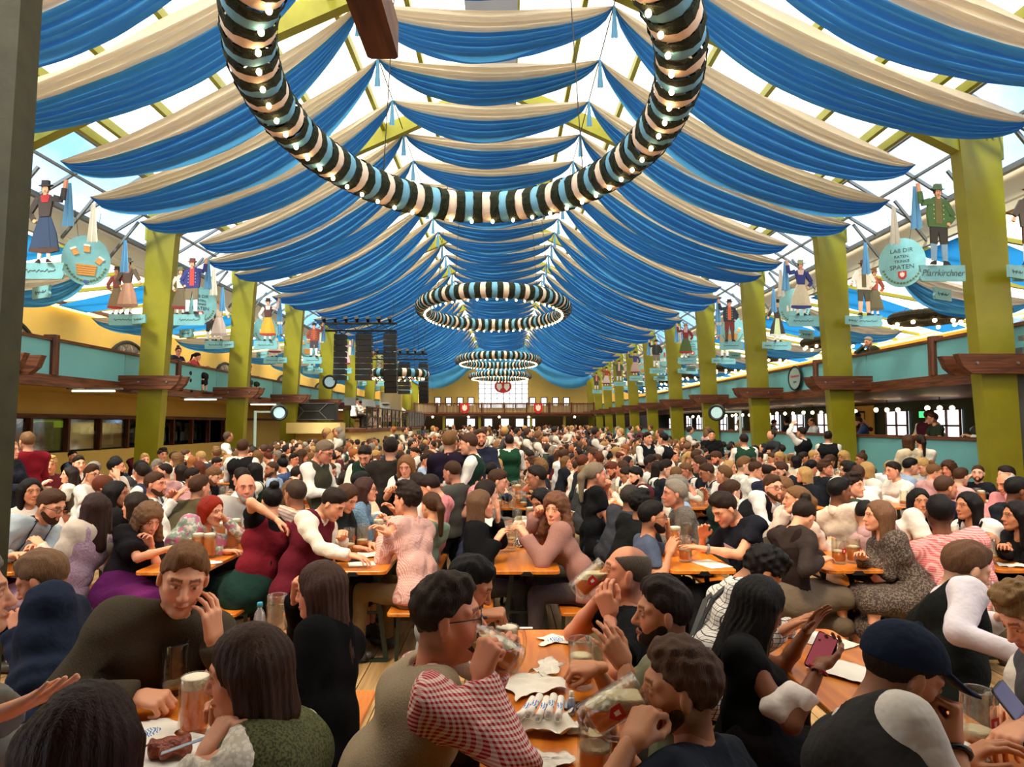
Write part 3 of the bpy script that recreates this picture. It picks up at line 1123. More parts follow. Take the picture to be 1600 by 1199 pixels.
# ================================================================ PEOPLE: distance-field sculpting
def nrm(v):
    v = np.asarray(v, float)
    return v / (np.linalg.norm(v) + 1e-9)


class SDF:
    """a grid of distances; primitives are blended in one after another, then polygonised"""

    def __init__(s, lo, hi, h):
        s.h = h
        s.lo = np.asarray(lo, float) - 2.5 * h
        s.n = np.ceil((np.asarray(hi, float) + 2.5 * h - s.lo) / h).astype(int) + 1
        s.g = np.full(s.n, 1.0, dtype=np.float32)
        s.ax = [(s.lo[i] + h * np.arange(s.n[i])).astype(np.float32) for i in range(3)]

    def box(s, lo, hi):
        a = np.clip(np.floor((np.asarray(lo) - s.lo) / s.h).astype(int), 0, s.n)
        b = np.clip(np.ceil((np.asarray(hi) - s.lo) / s.h).astype(int) + 1, 0, s.n)
        if (b <= a).any():
            return None, None
        sl = tuple(slice(a[i], b[i]) for i in range(3))
        P = (s.ax[0][sl[0]][:, None, None], s.ax[1][sl[1]][None, :, None], s.ax[2][sl[2]][None, None, :])
        return sl, P

    def blend(s, sl, d, k):
        a = s.g[sl]
        if k > 0:
            h = np.maximum(k - np.abs(a - d), 0) / k
            s.g[sl] = np.minimum(a, d) - h * h * (k * 0.25)
        elif k == 0:
            s.g[sl] = np.minimum(a, d)
        else:                                 # carve with smoothing |k|
            k = -k
            h = np.maximum(k - np.abs(a + d), 0) / k
            s.g[sl] = np.maximum(a, -d) + h * h * (k * 0.25)

    def cap(s, a, b, ra, rb, k=0.02, n=None, q=1.0):
        a = np.asarray(a, float)
        b = np.asarray(b, float)
        m = max(ra, rb) + abs(k) + s.h * 2
        sl, P = s.box(np.minimum(a, b) - m, np.maximum(a, b) + m)
        if sl is None:
            return s
        ab = b - a
        L2 = float(ab @ ab) + 1e-12
        px, py, pz = P[0] - a[0], P[1] - a[1], P[2] - a[2]
        t = np.clip((px * ab[0] + py * ab[1] + pz * ab[2]) / L2, 0, 1)
        dx, dy, dz = px - t * ab[0], py - t * ab[1], pz - t * ab[2]
        if n is not None:
            w = (dx * n[0] + dy * n[1] + dz * n[2]) * (q - 1.0)
            dx, dy, dz = dx + w * n[0], dy + w * n[1], dz + w * n[2]
        d = np.sqrt(dx * dx + dy * dy + dz * dz) - (ra + (rb - ra) * t)
        s.blend(sl, d.astype(np.float32), k)
        return s

    def ell(s, c, r, k=0.02, R=None):
        c = np.asarray(c, float)
        r = np.asarray(r, float)
        m = r.max() + abs(k) + s.h * 2
        sl, P = s.box(c - m, c + m)
        if sl is None:
            return s
        q = [P[i] - c[i] for i in range(3)]
        if R is not None:
            q = [q[0] * R[0][j] + q[1] * R[1][j] + q[2] * R[2][j] for j in range(3)]
        kk = np.sqrt((q[0] / r[0]) ** 2 + (q[1] / r[1]) ** 2 + (q[2] / r[2]) ** 2)
        k2 = np.sqrt((q[0] / r[0] ** 2) ** 2 + (q[1] / r[1] ** 2) ** 2 + (q[2] / r[2] ** 2) ** 2) + 1e-6
        d = kk * (kk - 1.0) / k2
        s.blend(sl, d.astype(np.float32), k)
        return s

    def plane(s, p, n, keep_r=None):
        """cut away everything on the side the normal points to (within keep_r of p if given)"""
        p = np.asarray(p, float)
        if keep_r:
            sl, P = s.box(p - keep_r, p + keep_r)
            if sl is None:
                return s
        else:
            sl = (slice(None),) * 3
            P = (s.ax[0][:, None, None], s.ax[1][None, :, None], s.ax[2][None, None, :])
        d = (P[0] - p[0]) * n[0] + (P[1] - p[1]) * n[1] + (P[2] - p[2]) * n[2]
        if keep_r:
            dist = np.sqrt((P[0] - p[0]) ** 2 + (P[1] - p[1]) ** 2 + (P[2] - p[2]) ** 2)
            d = np.where(dist < keep_r, d, -1)
        s.g[sl] = np.maximum(s.g[sl], d.astype(np.float32))
        return s

    def waves(s, amp, freq, seed=0):
        rng = np.random.RandomState(seed)
        X, Y, Z = s.ax[0][:, None, None], s.ax[1][None, :, None], s.ax[2][None, None, :]
        for i in range(3):
            v = nrm(rng.normal(size=3)) * freq * rng.uniform(0.6, 1.5)
            w = nrm(rng.normal(size=3)) * freq * 0.5
            s.g += (amp * np.sin(X * v[0] + Y * v[1] + Z * v[2] + 1.5 * np.sin(X * w[0] + Y * w[1] + Z * w[2]))).astype(np.float32)
        return s

    def mesh(s):
        g = s.g
        ins = g < 0
        c = np.zeros(tuple(s.n - 1), np.int8)
        for i in (0, 1):
            for j in (0, 1):
                for k in (0, 1):
                    c += ins[i:s.n[0] - 1 + i, j:s.n[1] - 1 + j, k:s.n[2] - 1 + k]
        act = (c > 0) & (c < 8)
        ia = np.argwhere(act)
        if len(ia) == 0:
            return np.zeros((0, 3)), np.zeros((0, 4), int)
        idx = np.full(act.shape, -1, np.int64)
        idx[act] = np.arange(len(ia))
        pos = np.zeros((len(ia), 3))
        cnt = np.zeros(len(ia))
        corners = [(i, j, k) for i in (0, 1) for j in (0, 1) for k in (0, 1)]
        vals = {cc: g[ia[:, 0] + cc[0], ia[:, 1] + cc[1], ia[:, 2] + cc[2]] for cc in corners}
        for a in corners:
            for ax in range(3):
                if a[ax] == 0:
                    b = list(a)
                    b[ax] = 1
                    va, vb = vals[a], vals[tuple(b)]
                    m = (va < 0) != (vb < 0)
                    t = np.where(m, va / np.where(m, va - vb, 1), 0)
                    for q in range(3):
                        pos[:, q] += np.where(m, a[q] + (t if q == ax else 0), 0)
                    cnt += m
        V = (ia + pos / cnt[:, None]) * s.h + s.lo
        Fs = []
        for ax in range(3):
            sh = [slice(0, None)] * 3
            s0 = [slice(None)] * 3
            s1 = [slice(None)] * 3
            s0[ax] = slice(0, -1)
            s1[ax] = slice(1, None)
            e = ins[tuple(s0)] != ins[tuple(s1)]
            w = np.argwhere(e)
            o = [q for q in range(3) if q != ax]
            w = w[(w[:, o[0]] > 0) & (w[:, o[1]] > 0) & (w[:, o[0]] < act.shape[o[0]]) & (w[:, o[1]] < act.shape[o[1]])]
            fl = ins[w[:, 0], w[:, 1], w[:, 2]]

            def at(d0, d1):
                q = w.copy()
                q[:, o[0]] -= d0
                q[:, o[1]] -= d1
                return idx[q[:, 0], q[:, 1], q[:, 2]]
            f = np.stack([at(1, 1), at(0, 1), at(0, 0), at(1, 0)], -1)
            if ax == 1:
                fl = ~fl
            f[~fl] = f[~fl][:, ::-1]
            Fs.append(f)
        Fq = np.concatenate(Fs)
        Fq = Fq[(Fq >= 0).all(1)]
        return V, Fq


def frame(fwd, up):
    f = nrm(fwd)
    l = nrm(np.cross(up, f))
    u = np.cross(f, l)
    return np.stack([f, l, u], 1)            # columns: forward, left, up


# ------------------------------------------------ head, hair, hand templates in their own frames
def head_template(h, fem=False, age=0, fat=0.0):
    s = SDF((-0.14, -0.11, -0.2), (0.15, 0.11, 0.15), h)
    w = 0.94 if fem else 1.0
    s.ell((-0.014, 0, 0.028), (0.098, 0.076 * w, 0.09), 0.02)
    s.ell((0.032, 0, -0.03), (0.06, 0.058 * w + fat, 0.085), 0.03)
    for y in (1, -1):
        s.cap((-0.005, y * (0.052 + fat) * w, -0.05), (0.06, y * 0.016 * w, -0.1), 0.02 + fat, 0.02, 0.03)
        s.cap((0.05, y * 0.042 * w, -0.028), (0.062, y * 0.03 * w, -0.05), 0.022, 0.02 + fat, 0.02)
        s.cap((0.081, y * 0.014, 0.022), (0.066, y * 0.05 * w, 0.02), 0.012 if fem else 0.015, 0.011, 0.015)
    s.ell((0.078, 0, -0.1), (0.022, 0.024 if not fem else 0.019, 0.02), 0.02)
    if fat:
        s.ell((0.03, 0, -0.115), (0.045, 0.045, 0.03), 0.03)
    s.cap((-0.03, 0, -0.05), (-0.045, 0, -0.19), 0.05 * (0.86 if fem else 1) + fat, 0.053 * (0.88 if fem else 1.05) + fat, 0.03)
    for y in (1, -1):
        s.ell((0.101, y * 0.031 * w, -0.002), (0.02, 0.017, 0.012), -0.014)
    nk = 0.85 if fem else 1.0
    s.cap((0.089, 0, 0.006), (0.108 + 0.004 * nk, 0, -0.036), 0.0085 * nk, 0.0125 * nk, 0.012)
    for y in (1, -1):
        s.ell((0.1, y * 0.0125 * nk, -0.04), (0.012, 0.0075, 0.008), 0.008)
        s.ell((0.08, y * 0.031 * w, -0.002), (0.0125, 0.0145, 0.0115), 0.002)
    s.cap((0.091, -0.02, -0.068), (0.091, 0.02, -0.068), 0.0065, 0.0065, 0.006)
    s.ell((0.098, 0, -0.0675), (0.007, 0.017, 0.005), 0.005)
    s.ell((0.0965, 0, -0.077), (0.008, 0.016, 0.0065), 0.004)
    for y in (1, -1):
        s.ell((-0.008, y * 0.079 * w, -0.008), (0.019, 0.0085, 0.032), 0.008, frame((1, y * 0.35, 0), (0.1, 0, 1)))
    V, Fq = s.mesh()
    x, y, z = V.T
    ay = np.abs(y)
    T = np.ones((len(V), 3))

    def paint(m, c):
        T[m] = c
    # cheeks, ears and nose a little redder
    blush = np.exp(-(((ay - 0.04) / 0.022) ** 2 + ((z + 0.035) / 0.025) ** 2)) * (x > 0.03)
    blush += np.exp(-((y / 0.012) ** 2 + ((z + 0.036) / 0.014) ** 2)) * (x > 0.095)
    blush = np.clip(blush, 0, 1)[:, None]
    T[:] = T * (1 - blush * np.array([0.0, 0.22, 0.22]))
    if not fem:                       # close-cropped hair at the nape and sides
        fade = np.clip((0.012 - x) / 0.03, 0, 1) * np.clip((z + 0.115) / 0.035, 0, 1) * (ay < 0.0785 * w + 0.002)
        T[:] = T * (1 - 0.5 * fade[:, None])
        T[:] = T * (1 - 0.16 * (np.clip((x - 0.02) / 0.03, 0, 1) * np.clip((-0.045 - z) / 0.02, 0, 1) * np.clip((z + 0.13) / 0.02, 0, 1))[:, None] * np.array([1.0, 0.9, 0.75]))
    lip = (x > 0.084) & (((y / 0.024) ** 2 + ((z + 0.072) / 0.0105) ** 2) < 1)
    paint(lip, (0.78, 0.42, 0.4) if fem else (0.8, 0.55, 0.5))
    paint((x > 0.086) & (ay < 0.02) & (np.abs(z + 0.0722) < h * 0.35), (0.4, 0.2, 0.18))
    br = (x > 0.06) & (np.abs(z - 0.026 + 0.12 * np.abs(ay - 0.03)) < (0.0035 if fem else 0.005) + h * 0.2) & (ay > 0.013) & (ay < 0.05)
    paint(br, (0.3, 0.2, 0.16))
    eye = (x > 0.07) & ((((ay - 0.031 * w) / 0.0145) ** 2 + ((z + 0.002) / 0.0068) ** 2) < 1)
    paint(eye, (1.1, 1.15, 1.25))
    paint((x > 0.07) & ((((ay - 0.031 * w) / 0.0062) ** 2 + ((z + 0.001) / 0.0066) ** 2) < 1), (0.12, 0.1, 0.1))
    lid = (x > 0.07) & (np.abs(z - 0.0075) < h * 0.45 + 0.001) & (np.abs(ay - 0.031 * w) < 0.016)
    paint(lid, (0.32, 0.22, 0.2) if fem else (0.5, 0.38, 0.34))
    return V, Fq, T


def hair_template(style, h):
    s = SDF((-0.24, -0.17, -0.42), (0.17, 0.17, 0.2), h)
    th = {'buzz': 0.003, 'bald': 0.003, 'curly': 0.013, 'afro': 0.035, 'short': 0.0045, 'side': 0.005, 'undercut': 0.0035, 'quiff': 0.0045, 'messy': 0.007, 'cap': 0.004, 'bun': 0.006, 'ponytail': 0.006, 'bob': 0.009, 'long': 0.009}.get(style, 0.010)
    s.ell((-0.016, 0, 0.03), (0.101 + th, 0.079 + th, 0.093 + th), 0)
    if style in ('short', 'quiff', 'side', 'messy', 'curly', 'buzz', 'bald', 'undercut', 'grey', 'bun', 'ponytail', 'cap'):
        nz_ = nrm((-0.64, 0, 0.77))
        s.plane((0.078, 0, 0.068) if style != 'curly' else (0.085, 0, 0.06), -nz_)
        s.ell((0.105, 0, 0.0), (0.055, 0.066, 0.068), -0.012)
        # free the ears
        for y in (1, -1):
            s.ell((0.0, y * 0.09, -0.02), (0.028, 0.03, 0.035), -0.008)
    if style in ('quiff', 'side', 'messy', 'undercut', 'short'):
        up = {'quiff': 0.026, 'messy': 0.02, 'side': 0.015, 'undercut': 0.012, 'short': 0.008}[style]
        s.ell((0.002, -0.005, 0.072), (0.086, 0.066, 0.05 + up), 0.012)
        s.cap((0.056, -0.022, 0.098 + up * 0.35), (-0.02, -0.02, 0.115 + up * 0.3), 0.010 + up * 0.5, 0.016, 0.02)
        s.cap((0.054, 0.024, 0.094 + up * 0.2), (-0.02, 0.03, 0.108), 0.009 + up * 0.4, 0.014, 0.02)
        s.ell((0.114, 0, 0.042), (0.052, 0.058, 0.046), -0.012)
    if style == 'bald':
        s.ell((0.02, 0, 0.13), (0.12, 0.07, 0.085), -0.01)
    if style == 'curly':
        s.ell((0.02, 0, 0.12), (0.07, 0.07, 0.03), 0.02)
    if style in ('long', 'wavy', 'bob', 'curlylong', 'halfup', 'afro'):
        s.plane((0.092, 0, 0.088), nrm((0.93, 0, -0.37)))
        # open the face
        s.ell((0.105, 0, -0.045), (0.082, 0.064, 0.125), -0.02)
        bot = {'bob': -0.13, 'long': -0.33, 'wavy': -0.3, 'curlylong': -0.24, 'halfup': -0.3, 'afro': -0.08}[style]
        wd = {'bob': 0.0, 'long': 0.0, 'wavy': 0.018, 'curlylong': 0.035, 'halfup': 0.01, 'afro': 0.03}[style]
        for y in (1, -1):
            s.cap((0.005, y * 0.078, 0.01), (-0.005, y * (0.082 + wd), bot * 0.75), 0.022, 0.026 + wd * 0.6, 0.03)
            s.cap((-0.05, y * 0.06, 0.02), (-0.06, y * (0.06 + wd), bot), 0.045, 0.03 + wd * 0.5, 0.04)
        s.cap((-0.075, 0, 0.02), (-0.095, 0, bot), 0.05, 0.04 + wd * 0.4, 0.04)
        if style == 'curlylong':
            s.ell((-0.01, 0, 0.05), (0.115, 0.1, 0.1), 0.03)
            s.ell((0.115, 0, -0.05), (0.075, 0.062, 0.115), -0.02)
    if style == 'bun':
        s.ell((-0.06, 0, 0.135), (0.042, 0.045, 0.04), 0.012)
    if style == 'ponytail':
        s.cap((-0.1, 0, 0.06), (-0.15, 0, -0.02), 0.028, 0.035, 0.015)
        s.cap((-0.15, 0, -0.02), (-0.15, 0, -0.26), 0.035, 0.02, 0.03)
    # strands
    X, Y, Z = s.ax[0][:, None, None], s.ax[1][None, :, None], s.ax[2][None, None, :]
    if style in ('curly', 'curlylong', 'afro', 'messy'):
        a = 0.0045 if style != 'messy' else 0.003
        s.g += (a * (np.sin(X * 150 + 2 * np.sin(Z * 60)) + np.sin(Y * 170 + 2 * np.sin(X * 70)) + np.sin(Z * 140 + 2 * np.sin(Y * 60))) * 0.7).astype(np.float32)
    elif style in ('long', 'wavy', 'bob', 'halfup', 'ponytail'):
        wv = 0.6 if style in ('wavy', 'halfup') else 0.15
        th_ = np.arctan2(Y, X + 0.03)
        s.g += (0.0024 * np.sin(th_ * 26 + wv * 4 * np.sin(Z * 34)) + 0.0008 * np.sin(th_ * 71 + 1.3 + wv * 3 * np.sin(Z * 50))).astype(np.float32)
    elif style not in ('buzz', 'bald'):
        s.g += (0.0022 * np.sin(Y * 210 + 25 * X + 1.2 * np.sin(X * 60)) * (Z > 0.03) + 0.001 * np.sin(X * 260)).astype(np.float32)
    return s.mesh()


def beard_template(h, full=True):
    s = SDF((-0.05, -0.1, -0.16), (0.14, 0.1, 0.0), h)
    s.ell((0.033, 0, -0.032), (0.0615, 0.0605, 0.092 if full else 0.0865), 0.02)
    for y in (1, -1):
        s.cap((-0.002, y * 0.054, -0.048), (0.06, y * 0.017, -0.1), 0.0215, 0.026 if full else 0.0215, 0.03)
    s.ell((0.076, 0, -0.101), (0.0245 if full else 0.0225, 0.026, 0.028 if full else 0.0215), 0.02)
    s.cap((0.0895, -0.02, -0.06), (0.0895, 0.02, -0.06), 0.0075, 0.0075, 0.01)
    s.ell((0.075, 0, -0.015), (0.06, 0.047, 0.042), -0.01)
    s.ell((0.103, 0, -0.072), (0.012, 0.018, 0.0065), -0.004)
    s.plane((0.0, 0, -0.03), (0, 0, 1))
    s.plane((-0.006, 0, 0), (-1, 0, 0))
    return s.mesh()


CURL = {'relaxed': (22, 28, 18, 0.3), 'flat': (6, 10, 6, 0.1), 'grip': (62, 62, 38, 0.75), 'fist': (82, 88, 55, 1.0), 'cup': (40, 40, 25, 0.4)}


def hand_template(pose, h):
    """right hand: wrist at the origin, fingers along +x, palm facing -z, thumb on +y"""
    s = SDF((-0.04, -0.06, -0.1), (0.2, 0.11, 0.04), h)
    c1, c2, c3, thc = CURL[pose]
    s.cap((-0.03, 0, 0), (0.01, 0, 0), 0.026, 0.026, 0.01, (0, 0, 1), 1.25)
    bases = [(0.09, 0.032, 0.0), (0.095, 0.011, 0.003), (0.09, -0.011, 0.002), (0.081, -0.031, -0.001)]
    lens = [(0.042, 0.026, 0.021), (0.047, 0.030, 0.022), (0.043, 0.028, 0.021), (0.034, 0.021, 0.018)]
    for i, (b, L) in enumerate(zip(bases, lens)):
        b = np.array(b)
        s.cap((0.012, b[1] * 0.55, 0), b, 0.0175, 0.0125, 0.014, (0, 0, 1), 1.1)
    s.cap((0.02, 0.028, -0.006), (0.045, 0.034, -0.012), 0.018, 0.014, 0.02)
    for i, (b, L) in enumerate(zip(bases, lens)):
        p = np.array(b)
        a = 0
        spread = (0.14, 0.03, -0.05, -0.16)[i] * (1.0 if c1 < 50 else 0.3)
        for j, (l, c) in enumerate(zip(L, (c1, c2, c3))):
            a += math.radians(c * (1.0 + 0.07 * (i - 1)))
            q = p + l * np.array([math.cos(a) * math.cos(spread), math.cos(a) * math.sin(spread), -math.sin(a)])
            s.cap(p, q, 0.0098 - 0.001 * j - (0.001 if i == 3 else 0), 0.0092 - 0.0011 * j - (0.001 if i == 3 else 0), 0.003 if j else 0.006)
            p = q
    p = np.array((0.03, 0.034, -0.01))
    for l, d, r0, r1 in ((0.038, (0.72, 0.62 - 0.35 * thc, -0.25 - 0.35 * thc), 0.0145, 0.0115), (0.032, (0.86, 0.35 - 0.6 * thc, -0.2 - 0.45 * thc), 0.011, 0.0105), (0.024, (0.92, 0.15 - 0.75 * thc, -0.15 - 0.4 * thc), 0.0105, 0.0085)):
        q = p + l * nrm(d)
        s.cap(p, q, r0, r1, 0.006)
        p = q
    return s.mesh()


TPL = {}


def tpl(kind, *a):
    key = (kind,) + a
    if key not in TPL:
        TPL[key] = {'head': head_template, 'hair': hair_template, 'beard': beard_template, 'hand': hand_template}[kind](*a)
    return TPL[key]


# ------------------------------------------------ skeleton and person builder
skin_m = objcol('skin', rough=0.5, bump=0.08, scale=90, attr=True, spec=0.35)
hair_m = objcol('hair_strands', rough=0.5, bump=0.55, scale=30, stretch=(9, 9, 0.8), spec=0.16, var=0.3)
cloth_m = objcol('plain_cloth', rough=0.9, bump=0.7, scale=8, spec=0.15, dist=0.035)
knit_m = objcol('wool_knit', rough=0.95, bump=0.6, scale=170, spec=0.1, var=0.12)
leather_m = objcol('shoe_leather', rough=0.4, bump=0.1, scale=40)
for m_ in (skin_m,):
    bb_ = m_.node_tree.nodes['Principled BSDF']
    bb_.inputs['Subsurface Weight'].default_value = 0.0
SKIN = {'fair': (230, 162, 126), 'pale': (238, 182, 150), 'ruddy': (220, 144, 110), 'tan': (190, 128, 92), 'olive': (170, 112, 80), 'brown': (122, 74, 50), 'dark': (92, 54, 38)}
HAIRC = {'black': (16, 11, 9), 'dark': (34, 21, 13), 'brown': (66, 40, 23), 'light': (112, 78, 46), 'auburn': (92, 44, 24), 'red': (150, 38, 16), 'blond': (176, 138, 84), 'grey': (128, 118, 106), 'white': (196, 186, 170), 'ginger': (150, 88, 44)}


def ik(a, t, l1, l2, pole):
    d = t - a
    L = np.linalg.norm(d)
    mx = (l1 + l2) * 0.995
    if L > mx:
        t = a + d / L * mx
        L = mx
        d = t - a
    L = max(L, abs(l1 - l2) + 0.02, 0.06)
    u = nrm(d)
    c = (l1 * l1 + L * L - l2 * l2) / (2 * l1 * L)
    c = max(-1, min(1, c))
    p = np.asarray(pole, float)
    p = nrm(p - u * (p @ u))
    e = a + u * (l1 * c) + p * (l1 * math.sqrt(max(0, 1 - c * c)))
    return e, t


def build_person(head, pelvis, face_yaw, body_yaw=None, pitch=0.0, roll=0.0, sex='m', hands=None, poles=None, handpose=('relaxed', 'relaxed'), palm=(None, None),
                 top='shirt', sleeves='long', over=None, bottom='trousers', hair='short', beard=None, glasses=False, hat=None,
                 h=0.011, hh=0.0045, size=1.0, seated=True, feet=None, bulk=1.0, fat=0.0, seed=0, extras=(), lod=0, waist_cut=True):
    """returns a dict part -> (V, F, tint); everything in the person's own frame, origin under the pelvis"""
    pelvis = np.asarray(pelvis, float)
    org = np.array([pelvis[0], pelvis[1], 0.0])
    H = np.asarray(head, float) - org
    P = pelvis - org
    if body_yaw is None:
        body_yaw = face_yaw
    fy, byw = math.radians(face_yaw), math.radians(body_yaw)
    Fd = np.array([math.cos(byw), math.sin(byw), 0])
    Ld = np.array([-math.sin(byw), math.cos(byw), 0])
    Up = np.array([0, 0, 1.0])
    hf = np.array([math.cos(fy) * math.cos(math.radians(pitch)), math.sin(fy) * math.cos(math.radians(pitch)), math.sin(math.radians(pitch))])
    hl0 = np.array([-math.sin(fy), math.cos(fy), 0])
    hup = nrm(np.cross(hf, hl0))
    hup = nrm(hup + hl0 * math.tan(math.radians(roll)))
    HR = frame(hf, hup)
    fem = sex == 'f'
    sc = size * (0.95 if fem else 1.0)
    NB_ = H + HR @ (np.array([-0.045, 0, -0.175]) * sc)          # neck base
    sp = NB_ - P
    su = nrm(sp)
    Fc = nrm(Fd - su * (Fd @ su))                                # chest forward
    Lc = np.cross(su, Fc)
    chest = P + sp * 0.68 + Fc * 0.01
    mid = P + sp * 0.33 - Fc * 0.015
    shw = (0.155 if fem else 0.18) * size * (0.9 + 0.1 * bulk)
    SH = [NB_ - su * 0.045 + Lc * shw * sd + Fc * 0.0 for sd in (1, -1)]        # left, right
    la, lf = 0.285 * sc, 0.25 * sc
    if hands is None:
        hands = (None, None)
    EL, WR = [], []
    for i, sd in enumerate((1, -1)):
        t = hands[i]
        if t is None:
            t = SH[i] + Fd * 0.33 - Ld * sd * 0.05 - Up * 0.27
            if seated:
                t[2] = max(t[2], 0.80)
        else:
            t = np.asarray(t, float) - org
        pole = (poles[i] if poles and poles[i] is not None else (Ld * sd * 0.6 - Up * 1.0 - Fd * 0.25))
        e, w = ik(SH[i], t, la, lf, pole)
        EL.append(e)
        WR.append(w)
    hipw = 0.085 * size
    HP = [P + Ld * hipw * sd - Up * 0.01 for sd in (1, -1)]
    if seated:
        KN = [HP[i] + Fd * 0.40 * sc + Ld * sd * (0.03 if fem else 0.07) - Up * 0.0 for i, sd in enumerate((1, -1))]
        FT = [KN[i] * np.array([1, 1, 0]) + Up * 0.09 + Fd * 0.02 + Ld * 0.02 * sd for i, sd in enumerate((1, -1))]
    else:
        FT = [HP[i] * np.array([1, 1, 0]) + Up * 0.09 + Fd * 0.05 * sd + Ld * 0.02 * sd for i, sd in enumerate((1, -1))]
        KN = [(HP[i] + FT[i]) / 2 + Fd * 0.05 for i in range(2)]
    out = {}
    nq = 1.22

    def bounds(pts, m):
        pts = np.array(pts)
        return pts.min(0) - m, pts.max(0) + m

    def torso(s, g, low=True, sh=True, k=0.05):
        b = bulk
        bf = 0.92 if fem else 1.0
        s.cap(mid - Lc * 0.055 * b, mid + Lc * 0.055 * b, (0.105 * b * (0.88 if fem else 1)) + g, (0.105 * b * (0.88 if fem else 1)) + g, k, Fc, nq / (0.6 + 0.4 * b))
        if low:
            s.cap(P - Ld * 0.07 * b, P + Ld * 0.07 * b, 0.115 * b + g, 0.115 * b + g, k, Fd, 1.15)
        s.cap(chest - Lc * 0.075 * bf * b, chest + Lc * 0.075 * bf * b, 0.108 * bf * (0.5 + 0.5 * b) + g, 0.108 * bf * (0.5 + 0.5 * b) + g, k, Fc, nq)
        if fem:
            for sd in (1, -1):
                s.ell(chest + Lc * 0.07 * sd + Fc * 0.075 - su * 0.01, (0.055 + g, 0.055 + g, 0.055 + g), 0.04)
        if sh:
            up = NB_ - su * 0.055
            s.cap(up - Lc * (shw - 0.05), up + Lc * (shw - 0.05), 0.06 * size + g, 0.06 * size + g, k, Fc, 1.1)
            for i in (0, 1):
                s.cap(NB_ + su * 0.0, SH[i] - su * 0.005, 0.045 + g, 0.05 * size + g, 0.05)
                s.cap(SH[i], SH[i] * 0.8 + EL[i] * 0.2, 0.053 * size + g, 0.05 * size + g, 0.04)

    aw = 0.9 if fem else 1.0
    ra, re, rw = 0.048 * aw * (0.5 + 0.5 * bulk), 0.038 * aw, 0.026 * aw

    # ---- the body: one continuous surface with head and hands
    pts = [P, NB_, H] + SH + EL + WR + HP + KN + FT
    covered = sleeves in ('long', 'rolled', 'elbow')
    pts = pts[:3] + SH + EL + WR + (HP + KN + FT if bottom in ('skirt', None) else [])
    s = SDF(*bounds(pts, 0.15), max(h, (0.026 if covered else 0.0155) if lod == 0 else (0.032 if covered else 0.02)))
    torso(s, -0.006)
    for i in (0, 1):
        s.cap(SH[i], EL[i], ra, re, 0.03)
        s.cap(EL[i], EL[i] * 0.6 + WR[i] * 0.4, re, 0.037 * aw, 0.02)
        s.cap(EL[i] * 0.6 + WR[i] * 0.4, WR[i], 0.037 * aw, rw, 0.02)
        if lod < 2 and bottom in ('skirt', None):
            s.cap(HP[i], KN[i], 0.075, 0.05, 0.03)
            s.cap(KN[i], FT[i], 0.047, 0.03, 0.02)
    s.cap(NB_ - su * 0.03, NB_ + (H - NB_) * 0.4, 0.052 * (0.9 if fem else 1.05) + fat, 0.05 * (0.88 if fem else 1.05) + fat, 0.03)
    bV, bF = s.mesh()
    parts = [(bV, bF, np.ones((len(bV), 3)))]
    hV, hF, hT = tpl('head', hh, fem, 0, fat)
    parts.append((hV * sc @ HR.T + H, hF, hT))
    HND = []
    for i, sd in enumerate((1, -1)):
        if lod >= 2:
            fd = nrm(WR[i] - EL[i])
            s2 = SDF(WR[i] - 0.12, WR[i] + 0.12, h)
            s2.cap(WR[i], WR[i] + fd * 0.07, 0.028, 0.03, 0.01)
            s2.cap(WR[i] + fd * 0.07, WR[i] + fd * 0.12 - Up * 0.015, 0.025, 0.018, 0.02)
            v2, f2 = s2.mesh()
            parts.append((v2, f2, np.ones((len(v2), 3))))
            continue
        fd = WR[i] - EL[i]
        pn = palm[i]
        if pn is None:
            pn = (-Up, fd)
        pnrm, hd = pn if isinstance(pn, tuple) else (pn, fd)
        hd = nrm(np.asarray(hd, float))
        up_ = -np.asarray(pnrm, float)
        R = frame(hd, up_)
        V0, F0 = tpl('hand', handpose[i], 0.0046 if lod == 0 else 0.0085)
        V0 = V0 * sc * (0.93 if fem else 1.0)
        if sd == 1:
            V0 = V0 * np.array([1, -1, 1])
            F0 = F0[:, ::-1]
        V1 = V0 @ R.T + WR[i]
        HND.append((WR[i], R))
        parts.append((V1, F0, np.ones((len(V1), 3))))
    Vs, Fs, Ts = [], [], []
    n = 0
    for v, f, t in parts:
        Vs.append(v)
        Fs.append(f + n)
        Ts.append(t)
        n += len(v)
    out['person'] = (np.concatenate(Vs), np.concatenate(Fs), np.concatenate(Ts))

    def neck_open(s, r=0.062, drop=0.0, vdeep=0.0):
        s.cap(NB_ + su * (0.02 - drop), H, r, r + 0.03, -0.015)
        if vdeep:
            s.cap(NB_ + Fc * 0.10 + su * 0.02, NB_ + Fc * 0.15 - su * vdeep, 0.055, 0.02, -0.01)

